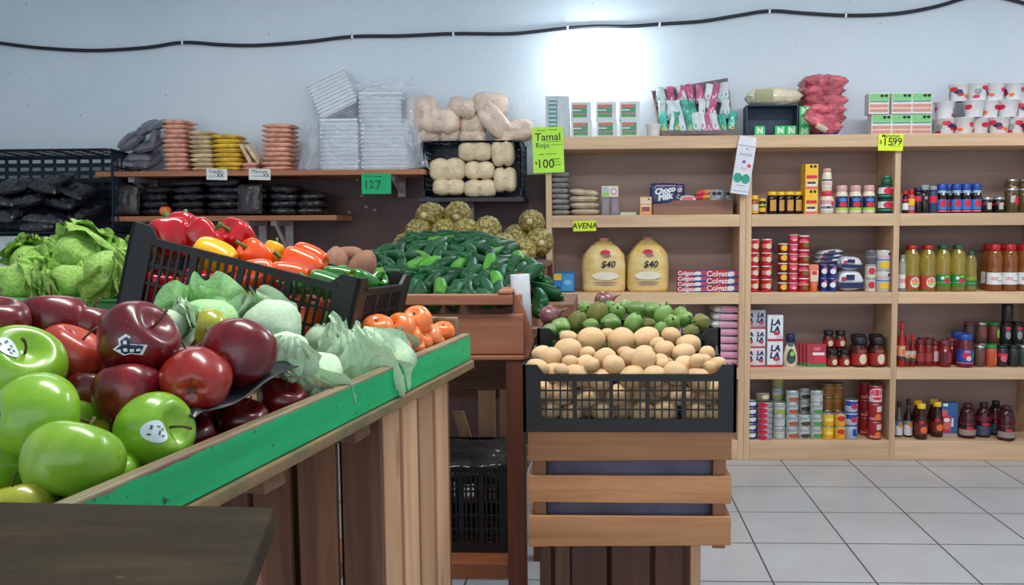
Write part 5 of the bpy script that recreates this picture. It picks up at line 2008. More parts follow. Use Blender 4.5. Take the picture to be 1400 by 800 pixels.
put('ket', mk_ketchup, 1106, 1121, zM2, 'orange-capped sauce bottle standing upside down right of the red tins', 'bottle', None, YG + .02)
blu = can_mk(.026, .08, BLUEP, None, [(0, .5, .7, .4, WHITE), (20, .75, .4, .2, PINKP)], 'blue_tin', [(-80, 0, .1, .9, NAVYP), (0, 80, .55, .8, SKY)])
for c_, (a, b) in enumerate(((1121, 1133), (1133, 1145))):
    for k in range(2):
        put('blu', blu, a, b, zM2 + k * .0804, 'blue tin, %s, %s column beside the napkin packs' % (('lower', 'upper')[k], ('left', 'right')[c_]), 'tin', 'blue tins on the second shelf', YG + .02 + .02 * (1 - c_))
TISS = film('white_tissue_pack', (220, 222, 228), .4, .3, 20, .04)


def pack_mk(w, d, h, seed):
    def mk():
        t_ = product('tissue_pack')
        pillow_mb(w, d, h, seed, .08, .06).build('wrapped_pack', TISS, t_)
        mb = MB()
        mb.box(-w * .47, w * .47, -d / 2 - .004, -d / 2 + .002, h * .16, h * .42, 0)
        mb.box(-w * .2, w * .12, -d / 2 - .0042, -d / 2 + .002, h * .55, h * .8, 0)
        mb.box(-w * .38, -w * .22, -d / 2 - .0044, -d / 2 + .002, h * .5, h * .68, 1)
        mb.build('printed_band', [NAVYP, CRIM], t_)
        return t_
    return mk


for key, a, b, z, h, lab, rz, rx in (('tp0', 1149, 1184, zM2, .125, 'largest white and navy tissue pack, lowest of the pile', 0, 0), ('tp1', 1150, 1181, zM2 + .126, .08, 'tilted white tissue pack resting on the largest pack', .05, .06)):
    x, w_ = stand_(a, b)
    inst(key, pack_mk(w_, .13, h, 3 if key == 'tp0' else 7), (x, YG + .075, z), lab, 'tissue pack', 'tissue packs on the second shelf', (0, rx, rz))
for k in range(3):
    x, w_ = stand_(1124, 1156)
    inst('tp2', pack_mk(.14, .1, .035, 5), (x + .006 * k, YG + .13, zM2 + .1615 + k * .0255), 'flat tissue pack on the blue tins, %s of three' % ('lowest', 'middle', 'highest')[k], 'tissue pack', 'tissue packs on the second shelf', (0, -.1, .1 * k))
cg = can_mk(.031, .081, CM((206, 200, 186)), None, [(0, .5, .6, .5, CRIM)], 'milk_tin', [(-80, 80, .05, .2, CREAM), (-80, 80, .86, .95, GREYP)])
cdk = can_mk(.031, .081, CM((96, 96, 104)), SILVER, [], 'grey_tin', [(-80, 80, .5, .56, GREYP)])
for k in range(2):
    put('cg', cg, 1184.5, 1198.5, zM2 + k * .0814, 'pale tin with a red oval, %s of its stack' % ('bottom', 'middle')[k], 'tin', 'pale tins on the second shelf', YG + .01)
put('cdk', cdk, 1184.5, 1198.5, zM2 + 2 * .0814, 'dim grey tin on top of the red-oval tins', 'tin', 'pale tins on the second shelf', YG + .01)
cy = can_mk(.041, .123, CM((208, 206, 200)), SILVER, [(0, .3, .8, .34, YELP), (40, .8, .25, .14, NAVYP)], 'fruit_tin', [(-80, 80, .62, .74, CM((214, 170, 176))), (-80, 80, .5, .56, SKY)])
for k in range(2):
    put('cy', cy, 1199, 1218, zM2 + k * .1234, 'large fruit tin with yellow picture, %s of two' % ('lower', 'upper')[k], 'tin', 'pale tins on the second shelf', YG + .01)

# ------------------------------------------------------------------ middle bay, third shelf (milk, coffee)
zM3 = ST[1] + e
INKB = mat('navy_ink', (30, 34, 84), .5, .02)
INKR = mat('red_ink', (222, 40, 66), .5, .02)
wS, hS = .062, .113


def milk_mk(w, d, h, body, rows_=1, name='milk_carton', grey=False):
    sz = w * .54
    tx = [('LA', .5, .72, sz, INKB, dict(bold=.002, shear=.15)), ('LA', .46, .45, sz, INKB, dict(bold=.002, shear=.15))]
    return box_mk(w, d, h, body, [(0, 1, 0, .09, CRIM), ('o', .6, .3, .45, .14, INKR), (.1, .9, .1, .2, GREYP) if grey else (.55, 1, .1, .22, CM((196, 206, 196)))], tx, name)


MW = CM((214, 216, 222))
MG = CM((176, 176, 184))
for k in range(3):
    for c_, a in enumerate((1019.5, 1034)):
        put('milkS%d' % (k == 2), milk_mk(wS, .1, hS, MG if k == 2 else MW, grey=(k == 2)), a, a + 14.4, zM3 + k * (hS + .0006), 'small milk carton, %s tier, %s of the pair' % (('bottom', 'middle', 'top')[k], ('left', 'right')[c_]), 'milk carton', 'milk cartons on the third shelf', YG - .005 + .01 * (k == 2))
for k in range(2):
    put('milkL', milk_mk(.092, .065, .155, CM((226, 228, 230))), 1051, 1073, zM3 + k * .1556, 'large milk carton, %s of two' % ('lower', 'upper')[k], 'milk carton', 'milk cartons on the third shelf', YG - .015)


def mk_cream():
    t_ = product('dressing_bottle')

    def fn(u, v):
        a = 2 * PI * u
        w_ = .040 * (.82 + .24 * math.sin(min(1, (v + .1) * 1.25) * PI)) if v < .72 else .040 * (.82 - (v - .72) * 1.6)
        return V((w_ * math.cos(a), w_ * .62 * math.sin(a), .148 * v))
    mb = MB().grid(fn, 26, 16, 0, True)
    mb.build('bottle_body', CREAM, t_)
    MB().lathe([(.022, .146), (.026, .148), (.026, .19), (.022, .194)], 20).build('cap', NAVYP, t_)
    MB().lathe([(.019, .12), (.0195, .147)], 18).build('neck_band', CM((86, 120, 132)), t_)
    mb = MB()
    n = 22
    pts_ = [(.026 * math.cos(2 * PI * k / n) * (1 - .25 * math.sin(2 * PI * k / n)), -.0268, .062 + .045 * math.sin(2 * PI * k / n)) for k in range(n)]
    mb.add(pts_, [tuple(range(n))], 0)
    mb.add([(x * .5 + .006, -.0275, (z - .062) * .35 + .078) for x, y, z in pts_], [tuple(range(n))], 1)
    mb.add([(x * .7, -.0275, (z - .062) * .25 + .038) for x, y, z in pts_], [tuple(range(n))], 2)
    mb.build('front_label', [CM((44, 56, 78)), LIME, CM((60, 96, 60))], t_)
    return t_


put('cream', mk_cream, 1074, 1092, zM3, 'dressing bottle with navy cap beside the milk cartons', 'bottle', None, YG + .03)


def jar_mk(r_, h, name='coffee_jar'):
    return bottle_mk([(r_ * .92, 0), (r_, .005), (r_, h * .58), (r_ * .72, h * .70), (r_ * .72, h * .76)], CM((72, 30, 22), .2), (r_ * .86, h * .76, h, DARK), [(-80, 80, h * .08, h * .46, CM((168, 40, 34))), (-70, 50, h * .8, h * .93, YELP if r_ < .036 else CM((210, 160, 160)))],
                     [(10, h * .28, r_ * .9, h * .34, CREAM), (0, h * .54, r_ * 1.1, h * .12, CM((150, 60, 50)))], name)


js, jh = .0335, .1025
for i, a in enumerate((1133.5, 1150)):
    put('jS', jar_mk(js, jh), a, a + 16, zM3, 'small coffee jar in front, %s of the pair below' % ('left', 'right')[i], 'jar', 'coffee jars on the third shelf', YG + .02)
    put('jS', jar_mk(js, jh), a - 6, a + 10, zM3, 'small coffee jar behind, %s, hidden beneath another' % ('left', 'right')[i], 'jar', 'coffee jars on the third shelf', YG + .095)
    put('jS', jar_mk(js, jh), a - 6, a + 10, zM3 + jh + e, 'small coffee jar on top of the pile, %s of two' % ('left', 'right')[i], 'jar', 'coffee jars on the third shelf', YG + .095)
for i, a in enumerate((1166.5, 1191.5)):
    put('jL', jar_mk(.0505, .178), a, a + 24, zM3, 'large coffee jar, %s of two at the right post' % ('left', 'right')[i], 'jar', 'coffee jars on the third shelf', YG + .02)
    put('jL', jar_mk(.0505, .178), a - 2, a + 22, zM3, 'large coffee jar standing behind the %s large one' % ('left', 'right')[i], 'jar', 'coffee jars on the third shelf', YG + .13)
sp = box_mk(.115, .012, .135, CM((168, 44, 56)), [(0, 1, 0, .13, GRNP), (.35, .95, .18, .5, CRIM), (.3, .9, .5, .62, WHITE), (.35, .7, .7, .86, PINKP)], name='sauce_pouch')
for k in range(4):
    x, w_ = stand_(1103, 1133)
    inst('spouch', sp, (x - .016 * k + .01, YG + .005 + k * .02, zM3), 'red and green sauce pouch, %s from the front' % nth(k + 1), 'pouch', 'red pouches on the third shelf', (-.12, 0, 0))

# ------------------------------------------------------------------ middle bay, bottom shelf (tins)
zM4 = ST[0] + e
G4 = 'tins on the bottom shelf, middle bay'
tun = can_mk(.042, .0475, CM((60, 70, 100)), None, [(10, .5, .6, .5, WHITE)], 'tuna_tin', [(-80, 80, .1, .36, BLUEP), (-80, 80, .6, .74, GREYP)])
for k in range(5):
    put('tun', tun, 1019, 1038, zM4 + k * .0479, 'blue tuna tin, %s of five, at the left post' % tier(k, 5), 'tin', G4, YG + .02)
fl_ = can_mk(.0455, .0325, CM((198, 194, 190)), None, [(-30, .5, .7, .9, CRIM), (35, .5, .5, .4, GREYP)], 'flat_tin', [(-80, 80, .06, .2, SILVER), (-80, 80, .8, .93, SILVER)])
for k in range(7):
    put('fl', fl_, 1038.5, 1059.5, zM4 + k * .0328, 'flat fish tin with red dot, %s of seven' % tier(k, 7), 'tin', G4, YG)
put('cdk2', can_mk(.043, .05, CM((140, 132, 100)), SILVER, [(20, .5, .6, .5, CREAM)], 'olive_tin'), 1035, 1055, zM4 + 7 * .0328 + .001, 'olive-grey tin on top of the flat fish tins', 'tin', G4, YG + .02)
WT = CM((200, 206, 202))
h7 = .0735


def veg(key, pic, lab2=None):
    return key, can_mk(.0365, h7, WT, None, [(10, .26, .9, .36, pic)] + ([(38, .85, .22, .16, TEALP)]), 'vegetable_tin', [(-60, 40, .62, .72, GREYP), (-60, 20, .78, .84, GREYP)])


V1 = veg('v1', CM((150, 166, 60)))
V2 = veg('v2', CM((176, 86, 62)))
V3 = veg('v3', CM((70, 60, 54)))
V4 = veg('v4', CM((86, 150, 70)))
V0 = veg('v0', CM((190, 194, 190)))
cols = [(1060, 1077, [V0, V0, V1], 'first'), (1078, 1095, [V2, V2, V2, V2], 'second'), (1095, 1112, [V3, V3], 'third'), (1112, 1129, [V4, V4, V4, V0], 'fourth')]
for a, b, ks, nm in cols:
    for k, (key, mk) in enumerate(ks):
        put(key, mk, a, b, zM4 + k * (h7 + .0004), 'pale vegetable tin, %s, %s column from the flat tins' % (tier(k, len(ks)), nm), 'tin', G4, YG + .02)
for a, b, n_, nm in ((1058, 1074, 4, 'first'), (1095, 1112, 4, 'third')):
    for k in range(n_):
        key, mk = (V1 if a < 1070 else V3)
        put(key, mk, a, b, zM4 + k * (h7 + .0004), 'vegetable tin standing behind, %s, in the %s column' % (tier(k, n_), nm), 'tin', G4, YG + .1)
put('gtop', can_mk(.0365, h7, CM((170, 172, 110)), None, [], 'olive_tin'), 1058, 1074, zM4 + 4 * (h7 + .0004), 'yellowish tin touching the shelf above, behind the first column', 'tin', G4, YG + .1)
yel = can_mk(.0345, .079, YELP, SILVER, [(0, .5, .8, .3, CM((236, 214, 90))), (0, .22, .9, .25, CM((226, 160, 30)))], 'corn_tin', [(-80, 80, .9, .97, SILVER)])
yel2 = can_mk(.0345, .079, YELP, SILVER, [(0, .6, .7, .4, CRIM), (0, .22, .9, .25, CM((226, 160, 30)))], 'corn_tin', [(-80, 80, .9, .97, SILVER)])
gol = can_mk(.036, .079, CM((168, 132, 58)), SILVER, [(0, .4, .8, .5, CM((150, 90, 50)))], 'golden_tin', [(-80, 80, .82, .9, BROWNP)])
for k in range(2):
    put('yel', yel, 1129, 1145, zM4 + k * .0794, 'yellow corn tin, %s, left column' % ('lower', 'upper')[k], 'tin', G4, YG + .01)
    put('yel2', yel2, 1145.5, 1161.5, zM4 + k * .0794, 'yellow tin with red spot, %s, right column' % ('lower', 'upper')[k], 'tin', G4, YG + .01)
for k in range(4):
    for c_, a in enumerate((1127, 1141)):
        put('gol', gol, a, a + 17, zM4 + k * .0794, 'golden tin behind the corn tins, %s, %s column' % (tier(k, 4), ('left', 'right')[c_]), 'tin', G4, YG + .11 + .005 * c_)
bl3 = can_mk(.0365, .0795, CM((190, 200, 220)), None, [(15, .5, .6, .4, CRIM)], 'blue_white_tin', [(-80, 20, .55, .9, BLUEP), (10, 80, .7, .86, NAVYP), (-80, 80, .02, .1, BLUEP)])
bl4 = can_mk(.0365, .0795, CM((170, 184, 214)), None, [], 'blue_white_tin', [(0, 40, .3, .8, BLUEP), (10, 80, .25, .4, BLUEP)])
for k in range(3):
    put('bl4' if k == 0 else 'bl3', bl4 if k == 0 else bl3, 1160.5, 1177.5, zM4 + k * .0799, 'blue and white tin, %s of three' % ('bottom', 'middle', 'top')[k], 'tin', G4, YG + .01)
redc = can_mk(.0395, .108, CM((166, 34, 46)), SILVER, [(15, .3, .5, .3, ORAP)], 'red_tin', [(0, 70, .55, .86, CM((216, 190, 186))), (-60, 70, .1, .24, CM((210, 120, 120)))])
redt = can_mk(.0395, .108, CM((172, 30, 46)), SILVER, [(0, .62, 1.2, .5, CM((222, 190, 190))), (0, .62, 1.0, .36, CRIM), (5, .3, .7, .16, CRIM)], 'red_tin', [(-80, 80, .1, .44, CM((222, 190, 190)))])
for k in range(3):
    put('redc' if k < 2 else 'redt', redc if k < 2 else redt, 1192.5, 1211, zM4 + k * .1084, 'tall red tin, %s of three, by the right post' % ('bottom', 'middle', 'top')[k], 'tin', G4, YG + .01)
    put('redc', redc, 1180, 1198, zM4 + k * .1084, 'tall dark red tin standing farther back, %s of three' % ('bottom', 'middle', 'top')[k], 'tin', G4, YG + .12)

# ------------------------------------------------------------------ right bay, first shelf
zR1 = ST[3] + e
GB1 = 'bottles on the first shelf, right bay'
put('r1a', bottle_mk([(.016, 0), (.018, .005), (.018, .09), (.012, .11)], DGLASS, (.014, .11, .13, REDP), [(-80, 80, .02, .06, WHITE), (-80, 80, .07, .085, CRIM)], name='sauce_bottle'), 1233, 1241, zR1, 'small bottle with white label, first at the left post', 'bottle', GB1)
put('r1b', bottle_mk([(.019, 0), (.021, .005), (.021, .1), (.013, .115)], CM((190, 70, 60)), (.015, .115, .14, REDP), [(-80, 80, .045, .085, YELP), (-80, 80, .02, .04, CM((160, 140, 180)))], name='sauce_bottle'), 1240, 1250, zR1, 'small bottle with yellow label and red cap', 'bottle', GB1)
dk = bottle_mk([(.026, 0), (.028, .005), (.028, .115), (.022, .13), (.021, .135)], DGLASS, (.024, .135, .165, GREYP), [], [(0, .09, .02, .02, GREYP)], name='dark_bottle')
put('r1c', bottle_mk([(.022, 0), (.024, .005), (.024, .115), (.02, .13)], DGLASS, (.021, .13, .15, NAVYP), [(-60, 60, .07, .1, CRIM)], name='dark_bottle'), 1249, 1259, zR1, 'dark bottle with red band, third on the shelf', 'bottle', GB1)
put('r1d', dk, 1257, 1269, zR1, 'plain dark bottle with silver cap', 'bottle', GB1)
put('r1e', bottle_mk([(.024, 0), (.026, .005), (.026, .12), (.02, .135)], CM((40, 60, 96)), (.022, .135, .16, GREYP), [(-70, 70, .06, .1, CRIM)], name='dark_bottle'), 1269, 1280, zR1, 'slate bottle with red badge left of the blue-capped jars', 'bottle', GB1)
jm = bottle_mk([(.026, 0), (.029, .006), (.029, .1), (.025, .115), (.024, .135)], DGLASS, (.027, .135, .172, BLUEP), [(-85, 85, .022, .08, SKY), (-85, 85, .008, .018, PINKP), (-85, 85, .118, .134, CM((150, 190, 206)))], [(0, .056, .04, .045, CRIM), (0, .11, .012, .02, WHITE)], name='jam_jar')
for i, a in enumerate((1279.5, 1290, 1299.5, 1313, 1327)):
    put('jm', jm, a, a + 14, zR1, 'dark jar with blue cap and blue label, %s from the left' % nth(i + 1), 'jar', 'blue-capped jars, right bay', YG + (.02 if i != 1 else .075))
    put('jm', jm, a - 2, a + 12, zR1, 'dark blue-capped jar in the back row, %s from the left' % nth(i + 1), 'jar', 'blue-capped jars, right bay', YG + .12)
js2 = bottle_mk([(.031, 0), (.034, .005), (.034, .07), (.03, .078)], DGLASS, (.033, .076, .092, SILVER), [(-20, 20, .02, .06, CM((190, 180, 170))), (20, 70, .045, .08, CRIM), (-70, -20, .05, .08, CRIM)], name='jam_jar')
for i, a in enumerate((1341, 1357)):
    put('js2', js2, a, a + 15.5, zR1, 'short dark jar with silver lid, %s of two' % ('left', 'right')[i], 'jar', 'silver-lidded jars, right bay', YG + .01)
jt = bottle_mk([(.035, 0), (.039, .006), (.039, .118), (.034, .13)], JAMG, (.037, .128, .144, SILVER), [(-30, 10, .06, .1, CM((190, 180, 170)))], [(30, .07, .04, .05, CRIM)], name='pickle_jar')
for i, a in enumerate((1373, 1391)):
    put('jt', jt, a, a + 17.5, zR1, 'olive pickle jar with silver lid, %s of two in front' % ('left', 'right')[i], 'jar', 'silver-lidded jars, right bay', YG + .02)
    put('jt', jt, a, a + 17.5, zR1 + .06, 'olive pickle jar raised at the back, %s of two' % ('left', 'right')[i], 'jar', 'silver-lidded jars, right bay', YG + .13)
    put('jbase', box_mk(.07, .085, .0595, CM((92, 70, 52)), name='display_box'), a, a + 17.5, zR1, 'brown box under the %s raised pickle jar' % ('left', 'right')[i], 'box', 'silver-lidded jars, right bay', YG + .09)

# ------------------------------------------------------------------ right bay, second shelf (cooking oil)
zR2 = ST[2] + e
GB2 = 'cooking oil bottles, right bay'


def oil_mk(r_, h, capm, lab, marks):
    return bottle_mk([(r_ * .9, 0), (r_, .008), (r_, h * .38), (r_ * .94, h * .42), (r_, h * .47), (r_ * .90, h * .55), (r_, h * .63), (r_ * .98, h * .72), (r_ * .80, h * .84), (r_ * .50, h * .90), (r_ * .48, h * .93)], OIL, (r_ * .58, h * .92, h, capm), lab, marks, 'oil_bottle')


o1 = oil_mk(.045, .272, REDP, [(-85, 85, .018, .092, CM((190, 70, 44))), (10, 85, .05, .092, NAVYP), (20, 85, .018, .04, NAVYP)], [(8, .055, .058, .06, WHITE), (8, .06, .048, .04, ORAP), (8, .043, .04, .018, LIME)])
for i, a in enumerate((1238, 1260)):
    put('o1', o1, a, a + 21, zR2, 'oil bottle with red cap and orange label, %s of two in front' % ('left', 'right')[i], 'bottle', GB2, YG + .01)
    put('o1', o1, a - 3, a + 18, zR2, 'red-capped oil bottle in the second row, %s of two' % ('left', 'right')[i], 'bottle', GB2, YG + .11)
o2 = oil_mk(.043, .272, CM((30, 84, 64)), [(-85, 85, .03, .098, GRNP), (-85, 85, .03, .046, LIME), (-85, 85, .05, .056, WHITE)], [(12, .064, .04, .024, CRIM), (-25, .08, .02, .02, WHITE), (10, .088, .03, .01, LIME)])
for i, a in enumerate((1281.5, 1302)):
    put('o2', o2, a, a + 20, zR2, 'oil bottle with green cap and green label, %s of the tall two' % ('left', 'right')[i], 'bottle', GB2, YG + .01)
    put('o2', o2, a - 2, a + 18, zR2, 'green-capped oil bottle in the second row, %s of two' % ('left', 'right')[i], 'bottle', GB2, YG + .105)
o3 = oil_mk(.034, .235, CM((30, 84, 64)), [(-85, 85, .03, .085, CM((40, 120, 50))), (-85, 85, .065, .085, CM((220, 226, 60))), (-85, 85, .045, .05, WHITE)], [])
put('o3', o3, 1321.5, 1337, zR2, 'smaller green-capped oil bottle with yellow stripe', 'bottle', GB2, YG + .01)
put('o4', bottle_mk([(.022, 0), (.026, .006), (.026, .16), (.016, .19), (.014, .2)], CLEAR, (.016, .2, .215, GREYP), [(-80, 80, .02, .1, WHITE), (-60, 60, .05, .075, CRIM)], name='clear_bottle'), 1226 + 5, 1238 + 3, zR2, 'clear bottle with red and white label at the left post', 'bottle', GB2, YG + .02)
br = oil_mk(.044, .275, REDP, [(-85, 85, .035, .105, WHITE), (-40, 0, .06, .08, CRIM), (-10, 50, .052, .06, GREYP), (10, 70, .085, .102, GRNP)], [])


def brm():
    t_ = bottle_mk([(.042, 0), (.045, .008), (.045, .13), (.043, .14), (.045, .15), (.045, .2), (.034, .235), (.03, .24)], glassy('amber_vinegar', (150, 84, 40), .1, .25), (.032, .24, .275, REDP),
                   [(-85, 85, .04, .11, WHITE), (-45, 5, .065, .085, CRIM), (0, 60, .058, .066, GREYP), (20, 80, .09, .108, LIME)], [], 'amber_jar')()
    return t_


for i, a in enumerate((1351, 1372, 1393)):
    put('brm', brm, a, a + 21, zR2, 'amber bottle with red cap and white label, %s from left' % nth(i + 1), 'bottle', 'amber red-capped bottles, right bay', YG + (.02 if i < 2 else .03))
    put('brm', brm, a - 8, a + 13, zR2, 'amber red-capped bottle in the back row, %s from left' % nth(i + 1), 'bottle', 'amber red-capped bottles, right bay', YG + .13)

# ------------------------------------------------------------------ right bay, third shelf (sauces)
zR3 = ST[1] + e
GB3 = 'sauce bottles on the third shelf, right bay'


def hot_mk(r_, h, capm=REDP, body=None, lab=()):
    return bottle_mk([(r_ * .92, 0), (r_, .005), (r_, h * .52), (r_ * .86, h * .58), (r_ * .45, h * .72), (r_ * .38, h * .86)], body or RSAUCE, (r_ * .48, h * .84, h, capm), lab, [(10, h * .34, r_ * .9, h * .14, ORAP)], 'hot_sauce_bottle')


hs = hot_mk(.0215, .262, REDP, CM((160, 44, 34), .2), [(-85, 85, .05, .125, CM((214, 170, 130))), (-85, 85, .045, .065, NAVYP)])
for i, a in enumerate((1222.5, 1231)):
    put('hs', hs, a + 1, a + 11, zR3, 'tall red hot sauce bottle, %s of two by the post' % ('left', 'right')[i], 'bottle', GB3, YG + .01 + .03 * (1 - i))
    put('hs', hs, a + 1, a + 11, zR3, 'tall hot sauce bottle in the row behind, %s of two' % ('left', 'right')[i], 'bottle', GB3, YG + .09)
h2_ = hot_mk(.0185, .185, REDP, RSAUCE, [(-85, 85, .035, .095, CM((190, 180, 170))), (-85, 85, .03, .055, DARK)])
for i, a in enumerate((1240, 1248)):
    put('h2', h2_, a, a + 8.5, zR3, 'short red-capped hot sauce bottle, %s of two' % ('left', 'right')[i], 'bottle', GB3, YG + .01)
    put('h2', h2_, a, a + 8.5, zR3, 'short red-capped hot sauce bottle behind, %s of two' % ('left', 'right')[i], 'bottle', GB3, YG + .07)
rj = bottle_mk([(.026, 0), (.029, .006), (.029, .1), (.026, .125), (.025, .13)], RSAUCE, (.026, .13, .158, CM((92, 30, 34))), [(-60, 40, .03, .08, CM((150, 50, 50)))], name='salsa_jar')
rj2 = bottle_mk([(.033, 0), (.037, .006), (.037, .09), (.031, .125), (.03, .13)], RSAUCE, (.031, .13, .158, CM((110, 40, 48))), [(-70, 10, .03, .085, CM((90, 30, 34))), (10, 75, .03, .085, CM((176, 50, 56)))], [(-20, .1, .012, .015, CREAM)], name='salsa_jar')
for i, a in enumerate((1256, 1267)):
    put('rj', rj, a, a + 13, zR3, 'red salsa jar with dark lid, %s from left' % ('first', 'second')[i], 'jar', GB3, YG + .03)
    put('rj', rj, a + 2, a + 15, zR3, 'red salsa jar in the back row, %s from left' % ('first', 'second')[i], 'jar', GB3, YG + .12)
put('rjl', bottle_mk([(.024, 0), (.027, .006), (.027, .1), (.024, .125)], RSAUCE, (.025, .125, .15, CM((92, 30, 34))), [(-30, 40, .03, .09, CM((190, 160, 160)))], name='salsa_jar'), 1277, 1289, zR3, 'salsa jar with pale label between darker ones', 'jar', GB3, YG + .04)
put('rj2', rj2, 1288, 1306, zR3, 'wide red salsa jar left of the blue-lidded jar', 'jar', GB3, YG + .01)
put('rj2', rj2, 1297, 1315, zR3, 'wide red salsa jar set farther back beside the blue-lidded jar', 'jar', GB3, YG + .11)
bj = bottle_mk([(.045, 0), (.049, .008), (.049, .11), (.042, .15), (.04, .165)], CM((104, 30, 44), .2), (.042, .163, .196, BLUEP), [(-85, 85, .03, .105, BLUEP), (-85, 85, .024, .03, PINKP)], [(-10, .075, .05, .045, CRIM), (5, .055, .03, .03, CREAM), (40, .075, .02, .04, TEALP), (-5, .095, .04, .015, CM((170, 150, 210)))], 'salsa_jar')
put('bj', bj, 1313, 1336, zR3, 'largest jar with blue lid and blue label', 'jar', GB3, YG + .005)
put('bj', bj, 1304, 1327, zR3, 'blue-lidded jar in the back row', 'jar', GB3, YG + .12)
DJ = CM((40, 42, 44), .25)


def sj(key, lid, body, marks=(), lab=()):
    return key, bottle_mk([(.028, 0), (.032, .005), (.032, .1), (.028, .112)], body, (.031, .11, .128, lid), lab, marks, 'spice_jar')


lowr_ = [(1337.5, sj('sj1', SILVER, CM((96, 70, 54)), [(10, .06, .03, .06, CM((130, 60, 60)))])), (1353.5, sj('sj2', GRNP, CM((196, 80, 60)), [(30, .05, .02, .07, ORAP)], [(20, 80, .01, .05, GRNP)])), (1368.5, sj('sj3', DARK, DJ, [(0, .05, .04, .04, PINKP)], [(-60, 60, .06, .08, CRIM)])), (1384, sj('sj4', DARK, DJ)), (1399, sj('sj5', SILVER, CM((60, 74, 66))))]
nm = ['olive-brown', 'green-lidded', 'pink-labelled', 'plain dark', 'grey-green']
for i, (a, (key, mk)) in enumerate(lowr_):
    put(key, mk, a, a + 15, zR3, '%s spice jar in the lower row at the right' % nm[i], 'jar', 'spice jars, third shelf, right bay', YG + .02)
upr = [(1320, sj('sj6', CM((120, 50, 56)), CM((70, 52, 48)))), (1337, sj('sj1', SILVER, CM((96, 70, 54)))), (1354, sj('sj7', GRNP, CM((110, 52, 50)), [(30, .06, .02, .06, LIME)])), (1371, sj('sj8', DARK, DJ, [(0, .05, .03, .05, GREYP), (0, .09, .03, .02, CRIM)])), (1387, sj('sj8', DARK, DJ))]
nm2 = ['dim brown', 'olive-brown', 'green-lidded', 'dark red-marked', 'rightmost dark']
for i, (a, (key, mk)) in enumerate(upr):
    put('sj4' if i in (0, 3, 4) else key, mk, a + 2, a + 17, zR3, '%s spice jar at the back, carrying another' % nm2[i], 'jar', 'spice jars, third shelf, right bay', YG + .10)
    put(key, mk, a + 2, a + 17, zR3 + .1285, '%s spice jar in the upper row at the back' % nm2[i], 'jar', 'spice jars, third shelf, right bay', YG + .10)
put('sj4', lowr_[3][1][1], 1374, 1389, zR3 + .257, 'dark spice jar alone on top of the upper row', 'jar', 'spice jars, third shelf, right bay', YG + .10)

# ------------------------------------------------------------------ right bay, bottom shelf
zR4 = ST[0] + e
GB4 = 'bottles on the bottom shelf, right bay'
soy = hot_mk(.023, .215, DARK, glassy('grey_glass', (92, 88, 84), .1, .3), [(-85, 85, .012, .095, CM((206, 206, 206))), (-85, 85, .07, .095, SKY)])
soy2 = hot_mk(.026, .23, DARK, DGLASS, [(-85, 85, .012, .1, CM((206, 206, 206))), (-85, 85, .075, .1, CM((80, 150, 160)))])
put('soy0', hot_mk(.018, .18, REDP, CM((150, 110, 100), .2), [(-80, 80, .03, .09, CM((214, 150, 140)))]), 1217 + 5, 1225 + 5, zR4, 'small pinkish bottle touching the middle post', 'bottle', GB4, YG + .03)
put('soy', soy, 1230, 1241, zR4, 'clear grey bottle with blue and white label', 'bottle', GB4, YG + .06)
put('soy2', soy2, 1242, 1255, zR4, 'black bottle with teal and white label', 'bottle', GB4, YG + .06)
yc = hot_mk(.037, .225, YELP, CM((56, 18, 16), .15), [(-85, 85, .04, .1, CM((150, 60, 40))), (-60, 0, .095, .115, CRIM)])
yc = bottle_mk([(.034, 0), (.037, .006), (.037, .11), (.03, .14), (.018, .165), (.017, .185)], CM((56, 18, 16), .15), (.024, .183, .212, YELP), [(-85, 85, .03, .095, CM((110, 40, 30)))], [(10, .06, .045, .04, ORAP), (-15, .105, .035, .018, CRIM)], 'dark_bottle')
for i, (a, dy) in enumerate(((1258, .0), (1280, .06))):
    put('yc', yc, a, a + 17, zR4, 'dark bottle with yellow cap, %s of two' % ('left', 'right')[i], 'bottle', GB4, YG + .01 + dy)
    put('yc', yc, a - 5, a + 12, zR4, 'dark yellow-capped bottle standing behind the %s one' % ('left', 'right')[i], 'bottle', GB4, YG + .11 + dy * .5)
bxr = box_mk(.094, .05, .208, CM((44, 92, 150)), [(0, .55, .12, .62, CRIM), (0, 1, 0, .1, CM((170, 150, 140))), (0, .35, .62, .8, CM((206, 90, 90))), ('o', .35, .35, .5, .28, CM((200, 100, 90))), ('o', .3, .5, .4, .12, WHITE), (.6, .72, .3, .55, WHITE), (.05, .35, .9, .98, WHITE)], name='tea_carton')
put('bxr', bxr, 1296, 1317, zR4, 'blue and red upright carton among dark bottles', 'carton', None, YG + .05)
mo = bottle_mk([(.046, 0), (.05, .008), (.05, .06), (.046, .07), (.05, .11), (.044, .14), (.04, .165), (.024, .185)], CM((58, 14, 22), .15), (.026, .183, .205, CM((50, 24, 26))), [(-85, 85, .085, .125, CM((120, 26, 40))), (-85, 85, .02, .055, CM((150, 136, 124))), (-40, 40, .05, .066, DARK)], [(-5, .062, .04, .02, CRIM)], 'dark_bottle')
mo2 = bottle_mk([(.04, 0), (.044, .008), (.044, .13), (.036, .16), (.02, .185)], CM((52, 16, 22), .15), (.022, .183, .205, DARK), [(-85, 85, .015, .07, CM((60, 74, 96))), (-85, 85, .1, .13, CM((110, 30, 44)))], [(0, .082, .05, .018, CRIM)], 'dark_bottle')
put('mo', mo, 1319, 1343, zR4, 'stout dark red bottle right of the blue carton', 'bottle', GB4, YG + .05)
put('mo2', mo2, 1343, 1363, zR4, 'dark bottle with slate label between the two stout ones', 'bottle', GB4, YG + .07)
